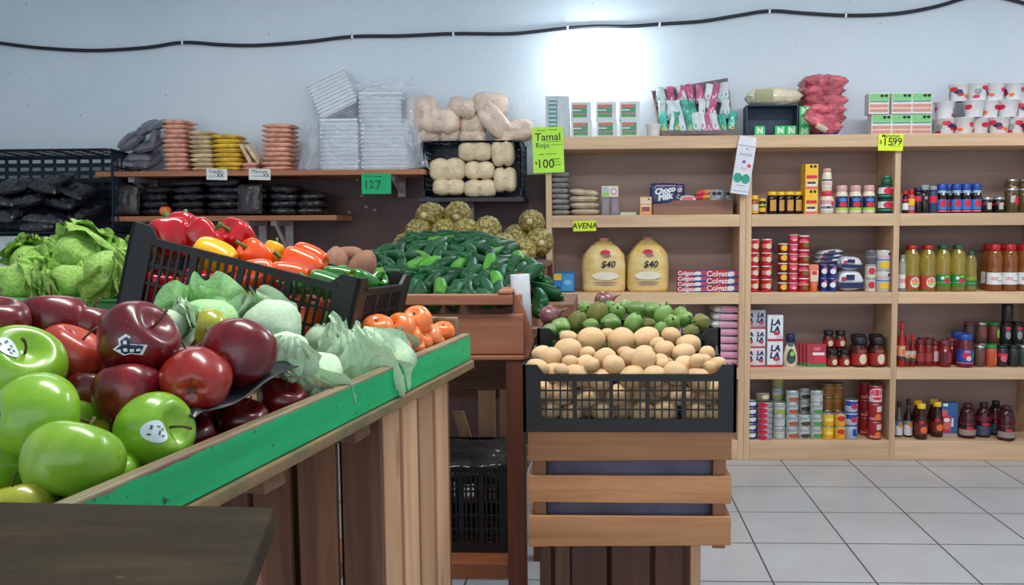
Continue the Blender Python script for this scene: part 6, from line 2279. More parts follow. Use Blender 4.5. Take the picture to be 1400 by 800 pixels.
put('mo', mo, 1373, 1397, zR4, 'stout dark red bottle nearest the shelf edge at the far right', 'bottle', GB4, YG - .005)
put('mo2', mo2, 1360, 1380, zR4, 'dark bottle set back between stout ones at far right', 'bottle', GB4, YG + .13)

# ------------------------------------------------------------------ left bay, first shelf
zL1 = ST[3] + e
for k in range(8):
    x, w_ = stand_(752, 779)
    inst('gbag%d' % (k % 2), pillow_mk('g', .118, .19, .036, GREYBAG, k % 2), (x + random.uniform(-.004, .004), YG + .1, zL1 + k * .0325), 'grey seed bag in the corner stack, %s of eight' % tier(k, 8), 'bag', 'grey seed bags, left bay', (0, 0, random.uniform(-.06, .06)))
for k in range(4):
    x, w_ = stand_(778, 823)
    inst('obag', pillow_mk('o', .185, .2, .042, OATBAG, 4), (x - .004 * k, YG + .1, zL1 + k * .0385), 'beige oat bag above the AVENA sign, %s of four' % tier(k, 4), 'bag', 'beige oat bags, left bay', (0, .10 * (k == 3), random.uniform(-.05, .05)))
gp = box_mk(.05, .07, .108, CM((120, 112, 124)), [(.1, .9, .1, .9, CM((136, 128, 140))), (.3, .7, .3, .75, CM((150, 136, 146)))], name='spice_pack')
for i, a in enumerate((822, 835)):
    put('gp', gp, a, a + 12, zL1, 'grey spice pack, %s of two beside the oat bags' % ('left', 'right')[i], 'pack', 'grey spice packs, left bay', YG + .03)
put('wbx', box_mk(.1, .05, .066, CM((222, 214, 200)), [(.05, .45, .4, .9, CM((170, 190, 196))), (.05, .45, .08, .4, LIME), ('o', .72, .5, .38, .6, CM((206, 120, 130))), ('o', .72, .5, .24, .38, WHITE)], name='tea_box'), 822.5, 845.5, zL1 + .1085, 'small pale box lying across the two grey spice packs', 'box', None, YG + .035)
put('pap', box_mk(.095, .09, .018, CM((196, 206, 170)), name='paper_stack'), 848, 870, zL1, 'flat stack of pale green paper on the shelf', 'paper', None, YG + .03)
put('yb2', box_mk(.07, .05, .108, CM((226, 158, 96)), [(.06, .94, .62, .94, CREAM), (.18, .82, .2, .44, CM((150, 70, 56))), ('o', .75, .86, .16, .1, DARK), (.06, .94, .46, .52, WHITE)], name='spice_box'), 875, 891, zL1, 'small orange carton left of the blue chocolate bags', 'carton', None, YG)
wt = thing('wooden_tray', 'brown wooden tray holding chocolate bags and candy packs', 'tray', (0, 0, 0))
x0_, x1_ = PY(893, 290, YG).x, PY(1003, 290, YG).x
TRW = wood('brown_tray_board', (136, 92, 74), (160, 116, 94), 'x', .6, .6)
wt.location = ((x0_ + x1_) / 2, YG + .02, zL1)
hw_ = (x1_ - x0_) / 2
ht = hpx(277, 297)
MB().box(-hw_, hw_, 0, .01, 0, ht).build('front_board', TRW, wt, .002)
MB().box(-hw_, hw_, .18, .19, 0, ht).build('back_board', TRW, wt, .002)
MB().box(-hw_, -hw_ + .01, .0105, .1795, 0, ht).build('end_board', TRW, wt, .002)
MB().box(hw_ - .01, hw_, .0105, .1795, 0, ht).build('end_board', TRW, wt, .002)
MB().box(-hw_ + .0105, hw_ - .0105, .0105, .1795, 0, .055).build('false_bottom', TRW, wt)
TXW = mat('white_ink', (228, 230, 236), .5, .02)
CHOC = film('navy_chocolate_bag', (34, 44, 92), .3, .4, 22, .15)


def mk_choc():
    t_ = product('chocolate_bag')
    mb = pillow_mb(.165, .135, .045, 8, .06, .1)
    rotm = Matrix.Rotation(R(90), 4, 'X')
    mb.v = [rotm @ p + V((0, .0225, .0675)) for p in mb.v]
    mb.build('filled_pouch', CHOC, t_)
    for b_, zz_, s_ in (('Choco', .088, .045), ('Milk', .05, .05)):
        text('lettering', b_, s_, TXW, t_, (.004, -.0265, zz_), rot=(PI / 2, R(-10), 0), bold=.0022, shear=.2)
    MB().box(-.05, .07, -.0235, -.021, .112, .121).build('printed_stripe', CM((150, 130, 160)), t_)
    return t_


put('choc', mk_choc, 889, 925, zL1 + .056, 'navy chocolate milk bag in front, standing in the wooden tray', 'bag', 'navy chocolate bags', YG + .035, .08)
put('choc', mk_choc, 900, 934, zL1 + .056, 'navy chocolate milk bag behind the front one', 'bag', 'navy chocolate bags', YG + .11, -.12)
put('wpk', pillow_mk('w', .105, .09, .06, WHITE, 3, (.2, .8, PINKP), 'candy_pack'), 927, 952, zL1 + .056, 'white candy pack with pink print beside the chocolate bag', 'pack', 'candy packs in the wooden tray', YG + .08)
for k in range(3):
    x, w_ = stand_(949, 973)
    inst('opk', pillow_mk('op', .1, .09, .035, film('orange_candy_film', (222, 150, 72), .3, .5), 6, (.1, .5, CRIM), 'candy_pack'), (x + .006 * k, YG + .085, zL1 + .056 + k * .03), 'orange candy pack, %s of three in the tray' % ('bottom', 'middle', 'top')[k], 'pack', 'candy packs in the wooden tray', (0, -.1 * k, .1 * k - .1))
GPK = film('grey_candy_film', (150, 152, 160), .3, .5)


def mk_gpk():
    t_ = product('candy_pack')
    mb = pillow_mb(.1, .1, .04, 12, .08, .12)
    rotm = Matrix.Rotation(R(80), 4, 'X')
    mb.v = [rotm @ p + V((0, .03, .048)) for p in mb.v]
    mb.build('filled_pouch', GPK, t_)
    mb = MB()
    for sx__ in (-.018, .012):
        mb.add([(sx__ + .013 * math.cos(2 * PI * k / 12), -.012, .07 + .011 * math.sin(2 * PI * k / 12)) for k in range(12)], [tuple(range(12))])
    mb.build('warning_seal', DARK, t_)
    return t_


put('gpk', mk_gpk, 970, 990, zL1 + .056, 'grey candy pack with two black seals', 'pack', 'candy packs in the wooden tray', YG + .05)
put('gpk', mk_gpk, 983, 1001, zL1 + .056, 'grey candy pack at the right end of the tray', 'pack', 'candy packs in the wooden tray', YG + .1)

# ------------------------------------------------------------------ left bay, second shelf
zL2 = ST[2] + e
put('bbx', box_mk(.128, .08, .118, CM((36, 116, 190)), [(.05, .4, .62, .94, YELP), (.08, .38, .3, .55, SKY), (.0, .3, .05, .28, NAVYP), (.42, .97, .06, .94, CM((60, 150, 206))), ('o', .7, .5, .35, .3, CM((130, 190, 226))), (.02, .98, .01, .05, DARK)], name='blue_box'), 755, 785, zL2, 'blue box with yellow corner at the left post', 'box', None, YG + .01)
t = NT('yellow_sack_film')
f = t.noise(t.coords((2, 2, 5)), 4, 4)
t.base(t.ramp(f, [(.3, (226, 186, 96)), (.6, (234, 208, 142)), (.8, (238, 222, 176))]))
t.set(Roughness=.35, Coat_Weight=.3)
t.bump(t.noise(t.coords((3, 3, 1)), 12, 4, .6, 1), .5, .012)
SACK = t.m


def sack_mk(seed, wide, tall, price):
    def mk():
        t_ = product('grain_sack')

        def fn(u, v):
            a = 2 * PI * u
            prof = [(0, .92), (.05, 1), (.5, 1.0), (.72, .93), (.88, .66), (.96, .42), (1, .30)]
            for (v0, k0), (v1, k1) in zip(prof, prof[1:]):
                if v <= v1:
                    k = k0 + (k1 - k0) * (v - v0) / (v1 - v0)
                    break
            sq = (abs(math.cos(a)) ** 3.2 + abs(math.sin(a)) ** 3.2) ** (-1 / 3.2)
            k *= 1 + .03 * math.sin(a * 9 + seed) * v + .03 * nz((math.cos(a), math.sin(a), v * 2), 1.6, seed)
            return V((wide / 2 * k * sq * math.cos(a), .085 * k * sq * math.sin(a), tall * v))
        mb = MB().grid(fn, 48, 28, 0, True)
        n = 48
        mb.f.append(list(range(n - 1, -1, -1)))
        mb.m.append(0)
        mb.s.append(False)
        mb.f.append([28 * n + k for k in range(n)])
        mb.m.append(0)
        mb.s.append(False)
        mb.build('sack_body', SACK, t_)
        MB().lathe([(.035, tall - .01), (.028, tall + .004), (.034, tall + .018), (.012, tall + .022)], 14, 0, Matrix.Diagonal((1, .5, 1, 1))).build('gathered_neck', CM((206, 150, 130)), t_)
        yy = -.0905
        mats = [CRIM, BROWNP, CM((236, 228, 206)), CM((150, 120, 110))]
        mb = MB()
        for u, z_, w_, h_, m_ in ((.0, .245, .06, .03, 0), (.01, .225, .05, .02, 3), (0, .1, .16, .05, 2), (-.03, .09, .045, .018, 0), (.05, .09, .045, .018, 0), (0, .06, .15, .008, 3), (0, .045, .13, .006, 3)):
            n = 14
            y_ = yy if z_ < .2 else -.086
            mb.add([(u + w_ / 2 * math.cos(2 * PI * k / n), y_ - .0006 * m_, z_ * tall / .315 + h_ / 2 * math.sin(2 * PI * k / n)) for k in range(n)], [tuple(range(n))], m_)
        mb.build('printed_front', mats, t_)
        text('lettering', price, .055, mat('black_marker', (26, 24, 28), .5, .02), t_, (.015, yy - .0035, .165), bold=.001, shear=.2)
        return t_
    return mk


xx, w_ = stand_(795, 856)
inst('sk0', sack_mk(1, w_, .305, '$40'), (xx, YG + .1, zL2), 'yellow grain sack with a handwritten price, left of two', 'sack', 'yellow grain sacks', (0, 0, .1))
xx, w_ = stand_(858, 916)
inst('sk1', sack_mk(4, w_, .31, '$40'), (xx, YG + .105, zL2), 'yellow grain sack with a reddish neck, right of two', 'sack', 'yellow grain sacks', (0, 0, -.04))
COLR = CM((204, 26, 44))
colg = lambda w_, d_, h_, sz: box_mk(w_, d_, h_, COLR, [(.56, 1, 0, 1, CM((40, 90, 170))), (.72, 1, .25, .9, CM((196, 50, 80))), ('o', .66, .5, .22, .7, WHITE), (0, 1, 0, .1, NAVYP)], [('Colgate', .29, .5, sz, TXW, dict(bold=.0008))], 'toothpaste_box')
for k in range(4):
    put('colA', colg(.182, .05, .0315, .034), 927, 969, zL2 + k * .0318, 'slim toothpaste box, %s of the left stack' % tier(k, 4), 'box', 'toothpaste boxes', YG)
for k in range(3):
    put('colB', colg(.196, .05, .0425, .046), 970, 1015.5, zL2 + k * .0428, 'larger toothpaste box, %s of the right stack' % ('bottom', 'middle', 'top')[k], 'box', 'toothpaste boxes', YG)

# ------------------------------------------------------------------ left bay, third shelf (flour)
zL3 = ST[1] + e
for k in range(8):
    x, w_ = stand_(973, 1015)
    inst('flour%d' % (k % 2), pillow_mk('f', .165, .24, .05, FLOURBAG, 9 + k % 2, (.3, .95, CM((216, 150, 176))), 'flour_bag', .08), (x + random.uniform(-.004, .004), YG + .12, zL3 + k * .0455), 'white flour bag with pink print, %s of eight, stacked left of the milk' % tier(k, 8), 'bag', 'white flour bags', (0, 0, random.uniform(-.05, .05)))
for k in range(5):
    x, w_ = stand_(930, 972)
    inst('flour%d' % (k % 2), pillow_mk('f', .165, .24, .05, FLOURBAG, 9 + k % 2), (x - .01, YG + .12, zL3 + k * .0455), 'white flour bag of the shorter stack behind the potatoes, %s of five' % tier(k, 5), 'bag', 'white flour bags', (0, 0, random.uniform(-.05, .05)))

# ------------------------------------------------------------------ on top of the unit
zT = ST[4] + e
YT = 4.90
tea = box_mk(.118, .1, .106, CM((208, 214, 216)), [(.08, .8, .14, .84, CM((60, 150, 118))), (.08, .7, .66, .84, CM((206, 110, 96))), (.08, .8, .3, .38, CM((190, 120, 110))), (.08, .62, .14, .24, CM((70, 170, 80))), (.08, .5, .5, .56, WHITE)], name='tea_box')
for c_, a in enumerate((781, 815, 847)):
    for k in range(2):
        put('tea', tea, a + (2 if k == 0 else 0), a + 28, zT + k * .1065, 'pale tea box with green label, %s, %s column under the lamp' % (('lower', 'upper')[k], nth(c_ + 2)), 'box', 'tea boxes under the lamp', YT + .01 * k)
teaT = box_mk(.14, .1, .25, CM((196, 204, 212)), [(.12, .5, .08, .9, CM((90, 150, 150)))] + [(.14, .46, .12 + .1 * i, .15 + .1 * i, WHITE) for i in range(8)], name='tea_carton')
put('teaT', teaT, 747, 779, zT - 0, 'tall pale carton with teal stripes at the left end of the top board', 'carton', 'tea boxes under the lamp', YT + .02)


def mk_cup():
    t_ = product('cup')
    MB().lathe([(.032, 0), (.034, .004), (.044, .068), (.047, .072), (.047, .076), (.043, .074), (.032, .008), (.001, .007)], 24, 0, None, True, False).build('cup_wall', WHITE, t_)
    return t_


put('cup', mk_cup, 883, 903, zT, 'small white foam cup left of the sachet tray', 'cup', None, YT + .02)

# sachet display: tray leaning back, wrapped candies standing in two rows
pa_, pb2 = PY(893, 180, 4.92), PY(1010, 180, 4.92)
sdx = pb2.x - pa_.x
disp = thing('display_tray', 'grey cardboard tray leaning back, crowded with green and pink sachets', 'tray', ((pa_.x + pb2.x) / 2, 4.93, zT))
CARD = mat('grey_cardboard', (112, 100, 108), .7, .08)
CARDB = mat('brown_cardboard', (150, 112, 90), .7, .08)
tl = Matrix.Translation((0, .02, 0)) @ Matrix.Rotation(R(-14), 4, 'X')
hgt = .40
mb = MB()
L0, L1 = -sdx * .40, sdx * .44
T0, T1 = -sdx * .5, sdx * .42
mb.hexa([tl @ V(p) for p in ((L0, .05, 0), (L1, .05, 0), (L1, .056, 0), (L0, .056, 0))], [tl @ V(p) for p in ((T0, .05, hgt * .80), (T1, .05, hgt), (T1, .056, hgt), (T0, .056, hgt * .80))])
mb.build('back_card', CARD, disp)
for (a, b) in ((L0, T0), (L1, T1)):
    mb = MB()
    mb.hexa([tl @ V(p) for p in ((a - .002, -.045, 0.012), (a + .002, -.045, 0.012), (a + .002, .05, 0.012), (a - .002, .05, 0.012))], [tl @ V(p) for p in ((b - .002, .02, hgt * .78), (b + .002, .02, hgt * .78), (b + .002, .05, hgt * .8), (b - .002, .05, hgt * .8))])
    mb.build('side_card', CARDB, disp)
mb = MB()
mb.grid(lambda u, v: tl @ V((L0 + (L1 - L0) * u, -.045 - .012 * math.sin(u * PI), .010 + .022 * v - .008 * math.sin(u * PI))), 16, 2)
mb.build('front_lip', CARD, disp)
mb = MB().box(L0, L1, -.045, .05, .0, .012)
mb.v = [tl @ p for p in mb.v]
mb.build('tray_floor', CARDB, disp)
SGR = film('green_sachet', (60, 166, 146), .25, .8, 26, .3)
SPK = film('pink_sachet', (208, 92, 128), .25, .8, 26, .35)
SWH = film('clear_white_sachet', (206, 216, 218), .2, .6, 22, .06)


def sachet_mk(key, m_, m2, h=.135):
    def mk():
        t_ = product('candy_sachet')
        mb = pillow_mb(.046, h, .024, len(key), .1, .2, 10, 12)
        rotm = Matrix.Rotation(R(90), 4, 'X')
        mb.v = [rotm @ p + V((0, .01, h / 2)) for p in mb.v]
        mb.build('pouch', m_, t_)
        mb = MB()
        mb.grid(lambda u, v: V(((u - .5) * .034, -.0115 - .002 * math.sin(u * PI), h * (.12 + .34 * v))), 6, 4)
        mb.build('printed_half', m2, t_)
        return t_
    return mk


SK = [('sg', SWH, SGR), ('sp', SPK, SWH), ('sw', SGR, YELP), ('sr', SWH, SPK)]
seqs = [[0, 0, 1, 1, 3, 1, 1, 3, 1, 0, 0], [0, 0, 0, 0, 2, 2, 3, 1, 3, 0, 0], [2, 0, 2, 0, 2, 0, 3, 1, 3, 2, 2]]
rowl = ['top', 'middle', 'bottom']
for rr_ in range(3):
    n = 11 if rr_ < 2 else 11
    for i in range(n):
        f_ = (2 - rr_) / 3
        xa, xb = L0 + (T0 - L0) * f_, L1 + (T1 - L1) * f_
        k = SK[seqs[rr_][i]]
        u = (i + .5) / n
        base = V((xa + (xb - xa) * u, .026 - .026 * rr_ + random.uniform(-.002, .002), .016 + (2 - rr_) * .095 + random.uniform(-.008, .008) + (.03 * u if rr_ == 0 else 0)))
        Mx = disp.matrix_world if False else Matrix.Translation(disp.location) @ tl @ Matrix.Translation(base) @ Matrix.Rotation(random.uniform(-.32, .32), 4, 'Y') @ Matrix.Rotation(random.uniform(-.5, .5), 4, 'Z')
        inst(k[0], sachet_mk(*k), (0, 0, 0), '%s sachet in the display tray, %s row, %s from left' % (('clear-and-green', 'pink', 'green-and-yellow', 'clear-and-pink')[seqs[rr_][i]], rowl[rr_], nth(i + 1)), 'sachet', 'candy sachets in the display tray', Mx)

# dark open box with green boxes in it, noodle bag on top
bx0, bx1 = PY(1020, 170, 4.92), PY(1090, 170, 4.92)
DB = mat('slate_cardboard', (54, 66, 90), .6, .08)
dbw = bx1.x - bx0.x
db = thing('display_box', 'slate open-fronted box of small green cartons under the pasta bag', 'box', ((bx0.x + bx1.x) / 2, 4.92, zT))
hb = hpx(145, 183, 4.92) + .01
MB().box(-dbw / 2, dbw / 2, .1, .106, 0, hb).build('back_wall', DB, db)
MB().box(-dbw / 2, -dbw / 2 + .005, -.02, .0995, 0, hb).build('side_wall', DB, db)
MB().box(dbw / 2 - .005, dbw / 2, -.02, .0995, 0, hb).build('side_wall', DB, db)
MB().box(-dbw / 2, dbw / 2, -.02, .106, hb + .0005, hb + .006).build('top_flap', DB, db)
MB().box(-dbw / 2 + .006, dbw / 2 - .006, -.02, .0995, 0, .004).build('box_floor', DB, db)
GRB = CM((60, 190, 110))
gbx = box_mk(.062, .05, .058, GRB, [('o', .5, .5, .6, .5, CM((140, 224, 160)))], [('N', .5, .5, .05, CM((214, 240, 214)), dict(bold=.002))], 'green_carton')
for i, a in enumerate((1030, 1058, 1073)):
    put('gbx', gbx, a, a + 15, zT + .0045, 'small green carton inside the slate box, %s from left' % nth(i + 1), 'carton', 'green cartons by the slate box', 4.915)
for k in range(3):
    put('gbx', gbx, 1090.5, 1105.5, zT + k * .0585, 'green carton in the little tower right of the slate box, %s' % ('bottom', 'middle', 'top')[k], 'carton', 'green cartons by the slate box', 4.915)
NOOD = film('pasta_bag', (218, 206, 176), .3, .7, 18, .1)
x, w_ = stand_(1018, 1098, 4.92)
nb_ = inst('noodle', pillow_mk('n', w_ * .96, .16, .105, NOOD, 15, (.15, .45, CM((150, 150, 110))), 'pasta_bag', .2), (x, 4.985, zT + hb + .007), 'big pale pasta bag lying on the slate box', 'bag', None)
for k in range(6):
    x, w_ = stand_(1094, 1157, 4.92)
    inst('rbag%d' % (k % 2), pillow_mk('r', w_ * 1.0, .2, .082, REDBAG, 20 + k % 2, None, 'bean_bag', .5), (x + random.uniform(-.012, .012), 5.02, zT + .013 + k * .054), 'shiny red-pink bag in the pile, %s of six' % tier(k, 6), 'bag', 'red-pink bags on top', (0, random.uniform(-.05, .05), random.uniform(-.12, .12)))
x, w_ = stand_(1098, 1130, 4.9)
inst('rbagL', pillow_mk('rl', .17, .12, .05, REDBAG, 24, (.5, .9, CREAM), 'bean_bag', .3), (x - .01, 4.885, zT + .07), 'red bag with a white label leaning against the pile', 'bag', 'red-pink bags on top', (R(40), R(28), 0))
x, w_ = stand_(1108, 1160, 4.92)
put('btray', box_mk(w_, .15, .0125, CM((40, 140, 214)), name='flat_tray'), 1110, 1160, zT, 'flat bright blue tray under the red-pink bags', 'tray', None, 4.93)

gt2 = box_mk(.118, .08, .122, CM((216, 216, 212)), [(.03, .97, .66, .96, CM((120, 196, 120))), ('o', .64, .86, .18, .14, DARK), ('o', .84, .86, .18, .14, DARK), (.05, .95, .56, .64, CM((90, 150, 130))), (.05, .95, .1, .46, CM((206, 140, 130))), (.05, .95, .24, .3, CREAM)], name='soup_box')
for k in range(2):
    for i, a in enumerate((1185 if k else 1189, 1216, 1243)):
        put('gt2', gt2, a, a + 27, zT + k * .1226, 'green-topped soup box, %s row, %s from left' % (('lower', 'upper')[k], nth(i + 1)), 'box', 'green-topped soup boxes', 4.90 + .01 * (1 - k))


def cup_mk(h=.1, r_=.06):
    def mk():
        t_ = product('noodle_cup')
        MB().lathe([(r_ * .76, 0), (r_ * .78, .003), (r_ * .98, h - .004), (r_ * 1.02, h - .003), (r_ * 1.02, h), (.001, h)], 26, 0, None, True, False).build('cup_wall', CM((224, 224, 226)), t_)
        mb = MB()
        mats = [CRIM, NAVYP, GREYP, ORAP]
        for ac, zc, w_, hh, m_ in ((-14, .7, .05, .3, 0), (16, .55, .05, .28, 1), (30, .4, .04, .25, 0), (150, .6, .05, .3, 0), (-60, .5, .04, .4, 2), (70, .3, .03, .2, 3), (-70, .2, .04, .2, 0)):
            mb.disc(r_ * (.78 + .2 * zc) + .0012, ac, zc * h, w_, hh * h, m_)
        mb.build('printed_mark', mats, t_)
        return t_
    return mk


cups = [(1290, 0, .02), (1313, 0, .0), (1337, 0, .03), (1361, 0, .0), (1385, 0, .03), (1408, 0, 0), (1292, 1, .05), (1327, 1, -.0), (1350, 1, .03), (1374, 1, .01), (1397, 1, .04), (1312, 2, .06), (1333, 2, .02), (1357, 2, .03), (1383, 2, .03), (1402, 1.0, .14)]
lv = {}
for x_, k, dy in cups[:-1]:
    lv[k] = lv.get(k, 0) + 1
    rot_ = (0, 0, random.uniform(0, 6))
    xx, _ = stand_(x_ - 11, x_ + 11, 4.95)
    inst('ncup', cup_mk(), (xx, 4.95 + dy, zT + k * .1012), 'white noodle cup in the pile at top right, %s tier, %s from left' % (('bottom', 'middle', 'top')[k], nth(lv[k])), 'cup', 'noodle cups at the top right', rot_)

# ------------------------------------------------------------------ signs
NEON = mat('neon_yellow_paper', (214, 236, 40), .6, .02)
NEONG = mat('neon_lime_paper', (184, 240, 72), .6, .02)
GREENP = mat('green_paper', (0, 170, 104), .6, .03)
PAPER = mat('white_paper_tag', (222, 222, 218), .6, .02)
MARK = mat('black_marker', (26, 24, 28), .5, .02)
MARKG = mat('dark_green_marker', (0, 84, 50), .5, .02)


def sign(name, label, px0, px1, y0, y1, Y, m_, lines, tilt=0, scrib=(), cat='sign', skew=0):
    a, b = PY(px0, y0, Y), PY(px1, y1, Y)
    w_, h_ = b.x - a.x, a.z - b.z
    t_ = thing(name, label, cat, ((a.x + b.x) / 2, Y, (a.z + b.z) / 2), (0, tilt, 0), 'hand-lettered price signs')
    MB().box(-w_ / 2, w_ / 2, -.0006, .0006, -h_ / 2, h_ / 2).build('paper_sheet', m_, t_)
    for body, u, v, size, ink, kw in lines:
        text('lettering', body, size, ink, t_, (-w_ / 2 + w_ * u, -.0012, -h_ / 2 + h_ * v), **kw)
    if scrib:
        mb = MB()
        for u0, u1, v, amp, r0 in scrib:
            n = 16
            mb.tube([(-w_ / 2 + w_ * (u0 + (u1 - u0) * i / n), -.001, -h_ / 2 + h_ * (v + amp * math.sin(i * 2.3 + v * 40) * (1 if i % 3 else .4))) for i in range(n + 1)], r0, 4)
        mb.build('pen_strokes', lines[0][4] if lines else MARK, t_)
    return t_


sign('price_sign', 'large lime-yellow sign reading Tamal and 100 at the top left of the shelves', 728, 771, 174, 236, YS - .016, NEONG,
     [('Tamal', .5, .78, .062, MARK, dict(bold=.0004)), ('Rojo', .32, .6, .042, MARK, dict(bold=.0001)), ('100', .4, .19, .07, MARK, dict(bold=.0006)), ('$', .1, .22, .03, MARK, {})], R(-1.5),
     [(.15, .42, .93, .012, .0012), (.52, .8, .94, .012, .0012), (.6, .95, .61, .006, .0012), (.45, .95, .68, .004, .0012), (.2, .34, .4, .012, .0012), (.42, .78, .41, .014, .0012), (.6, .85, .3, .012, .0016), (.6, .88, .24, .004, .0012), (.68, .9, .17, .014, .0012)])
sign('price_sign', 'yellow sign reading AVENA on the edge of the second board, left bay', 783.5, 815, 302, 316, YS - .003, NEON, [('AVENA', .5, .5, .046, MARK, dict(bold=.0008, shear=.1))], R(-1))
sign('price_sign', 'yellow sign reading 15.99 on the top board below the soup boxes', 1201, 1234.5, 183, 206, YS - .016, NEON, [('Maruchan', .5, .86, .026, MARK, dict(bold=.0002)), ('15', .38, .5, .062, MARK, dict(bold=.0006)), ('99', .76, .52, .056, MARK, dict(bold=.0006)), ('.', .57, .45, .06, MARK, {}), ('$', .1, .5, .03, MARK, {})], R(1), [(.62, .9, .27, .01, .001)])
sign('price_sign', 'bright green price card hanging below the foam trays', 494, 535, 237, 265, yf - .0007, GREENP, [('1', .16, .44, .075, MARKG, dict(bold=.0004)), ('2', .34, .44, .065, MARKG, dict(bold=.0004)), ('7', .56, .4, .08, MARKG, dict(bold=.0004))], 0, [(.1, .35, .86, .02, .0018), (.4, .7, .84, .02, .0018)])
sign('price_tag', 'white price tag under the yellow and beige bags, left of two', 282, 311, 231, 246, yf - .0007, PAPER, [('Cepillo', .46, .76, .03, MARK, {}), ('XX', .66, .4, .03, MARK, dict(bold=.0006))], R(2), [(.1, .45, .34, .02, .0012), (.1, .4, .2, .01, .0008)], 'price tag')
sign('price_tag', 'white price tag under the right stack of pink bags, right of two', 340, 370, 231, 246, yf - .0007, PAPER, [('Machete', .5, .76, .028, MARK, {}), ('XX', .8, .4, .028, MARK, dict(bold=.0006))], R(1.5), [(.1, .62, .34, .02, .0014)], 'price tag')

# folded carton hanging over the top edge
hc = PY(1017, 226, YS - .034)
ht_ = thing('hanging_carton', 'white carton with two green circles hung aslant on the shelf front', 'carton', (hc.x, YS - .034, hc.z), (0, R(8.5), 0))
cw, ch = .105, .335
MB().box(-cw / 2, cw / 2, 0, .02, -ch / 2, ch * .34).build('carton', CM((214, 216, 224)), ht_, .001, 1)
mb = MB()
mb.hexa([(-cw / 2, 0, ch * .342), (cw / 2, 0, ch * .342), (cw / 2, .02, ch * .342), (-cw / 2, .02, ch * .342)], [(-cw * .46, .012, ch * .5), (cw * .46, .012, ch * .5), (cw * .46, .02, ch * .5), (-cw * .46, .02, ch * .5)])
mb.build('top_flap', CM((206, 206, 216)), ht_)
mb = MB()
mats = [TEALP, CM((90, 100, 150)), INKR, CM((150, 156, 166)), CM((214, 186, 180))]
for u, v, w_, h_, m_ in ((-.024, -.075, .05, .056, 0), (.022, -.077, .05, .056, 0), (-.002, .02, .022, .018, 1), (.03, .0, .022, .022, 2), (0, -.02, .04, .016, 4), (.005, .095, .012, .008, 1)):
    n = 18
    mb.add([(u + w_ / 2 * math.cos(2 * PI * k / n), -.0006 - .0002 * (m_ == 4), v + h_ / 2 * math.sin(2 * PI * k / n)) for k in range(n)], [tuple(range(n))], m_)
for v, w_ in ((.058, .08), (.066, .07), (-.118, .05), (-.15, .1), (.112, .1)):
    mb.add([(-w_ / 2, -.0006, v - .002), (w_ / 2, -.0006, v - .002), (w_ / 2, -.0006, v + .002), (-w_ / 2, -.0006, v + .002)], [(0, 1, 2, 3)], 3)
mb.build('front_print', mats, ht_)

# ================================================================== boards on the left wall
def pile(key, px0, px1, n, z0, dz, m_, lab, grp, name='grain_bag', Y=5.0, d=.16, seeds=(1, 2), jitter=.006, drift=0, rot=.06):
    x, w_ = stand_(px0, px1, Y - .06)
    for k in range(n):
        inst('%s%d' % (key, k % 2), pillow_mk(key, w_ * .97, d, dz * 1.12, m_, seeds[k % 2], None, name), (x + random.uniform(-jitter, jitter) + drift * k, Y, z0 + k * dz), lab % tier(k, n), 'bag', grp, (0, 0, random.uniform(-rot, rot)))


zu = ZU + e
pile('pk', 226, 262, 11, zu, .0285, PINKBAG, 'pale pink grain bag, %s of the tall left stack', 'pink grain bags on the wall board')
pile('be', 262, 297, 9, zu, .0272, BEIGEBAG, 'beige grain bag, %s of the stack second from left', 'beige grain bags on the wall board')
pile('ye', 294, 336, 8, zu, .0278, YELBAG, 'yellow grain bag, %s of the yellow stack', 'yellow grain bags on the wall board', drift=-.002)
pile('pr_', 358, 402, 10, zu, .0285, PINKBAG, 'pale pink grain bag, %s of the right stack beside the foam trays', 'pink grain bags on the wall board', drift=.0012)
pile('pq', 330, 356, 2, zu, .026, PINKBAG, 'pink grain bag lying low between two stacks, %s', 'pink grain bags on the wall board')
for i, (x_, a) in enumerate(((342, -62), (352, -55))):
    xx, _ = stand_(x_ - 2, x_ + 2, 5.0)
    inst('lean', pillow_mk('ln', .15, .13, .03, BEIGEBAG, 6, None, 'grain_bag'), (xx - .01, 5.0, zu + .10 - .005 * i), 'beige grain bag leaning between the stacks, %s of two' % ('left', 'right')[i], 'bag', 'beige grain bags on the wall board', (0, R(-a), 0))
darks = [(163, 225, 0, .09, 'standing at the left end'), (175, 222, 8, .12, 'second from the left end'), (196, 215, 0, .17, 'lowest beside the pink stack'), (186, 196, -28, .15, 'tilted on the left slope'), (208, 200, -8, .16, 'middle against the pink stack'), (205, 176, -30, .15, 'upper, tilted to the left'), (180, 190, -35, .13, 'outermost on the slope'), (218, 172, -18, .12, 'topmost against the pink stack'), (200, 224, 4, .17, 'bottom front, reddish grey'), (217, 186, -70, .12, 'squeezed upright beside the pink stack')]
for i, (x_, y_, a, s, lab) in enumerate(darks):
    p = PY(x_, y_, 4.98 + .03 * (i % 3))
    inst('dk%d' % (i % 3), pillow_mk('dk', .15, .15, .055, DGREYBAG, 30 + i % 3, None, 'bean_bag', .2), (p.x, p.y, max(p.z - .02, zu + .03)), 'dark grey bean bag, %s' % lab, 'bag', 'dark grey bean bags on the wall board', (R(25), R(a), random.uniform(-.3, .3)), s / .15)

# foam trays wrapped in clear film
FOAM = mat('white_foam', (222, 226, 232), .6, .03)


def tray_stack_mk(w, d, n, pitch, name='foam_tray_pack'):
    def mk():
        t_ = product(name)
        for k in range(n):
            z = k * pitch
            mb = MB().box(-w / 2, w / 2, 0, d, z + pitch * .38, z + pitch * .97)
            mb.box(-w / 2 + .006, w / 2 - .006, .006, d - .006, z, z + pitch * .38)
            mb.build('foam_tray', FOAM, t_, .003, 1)
        return t_
    return mk


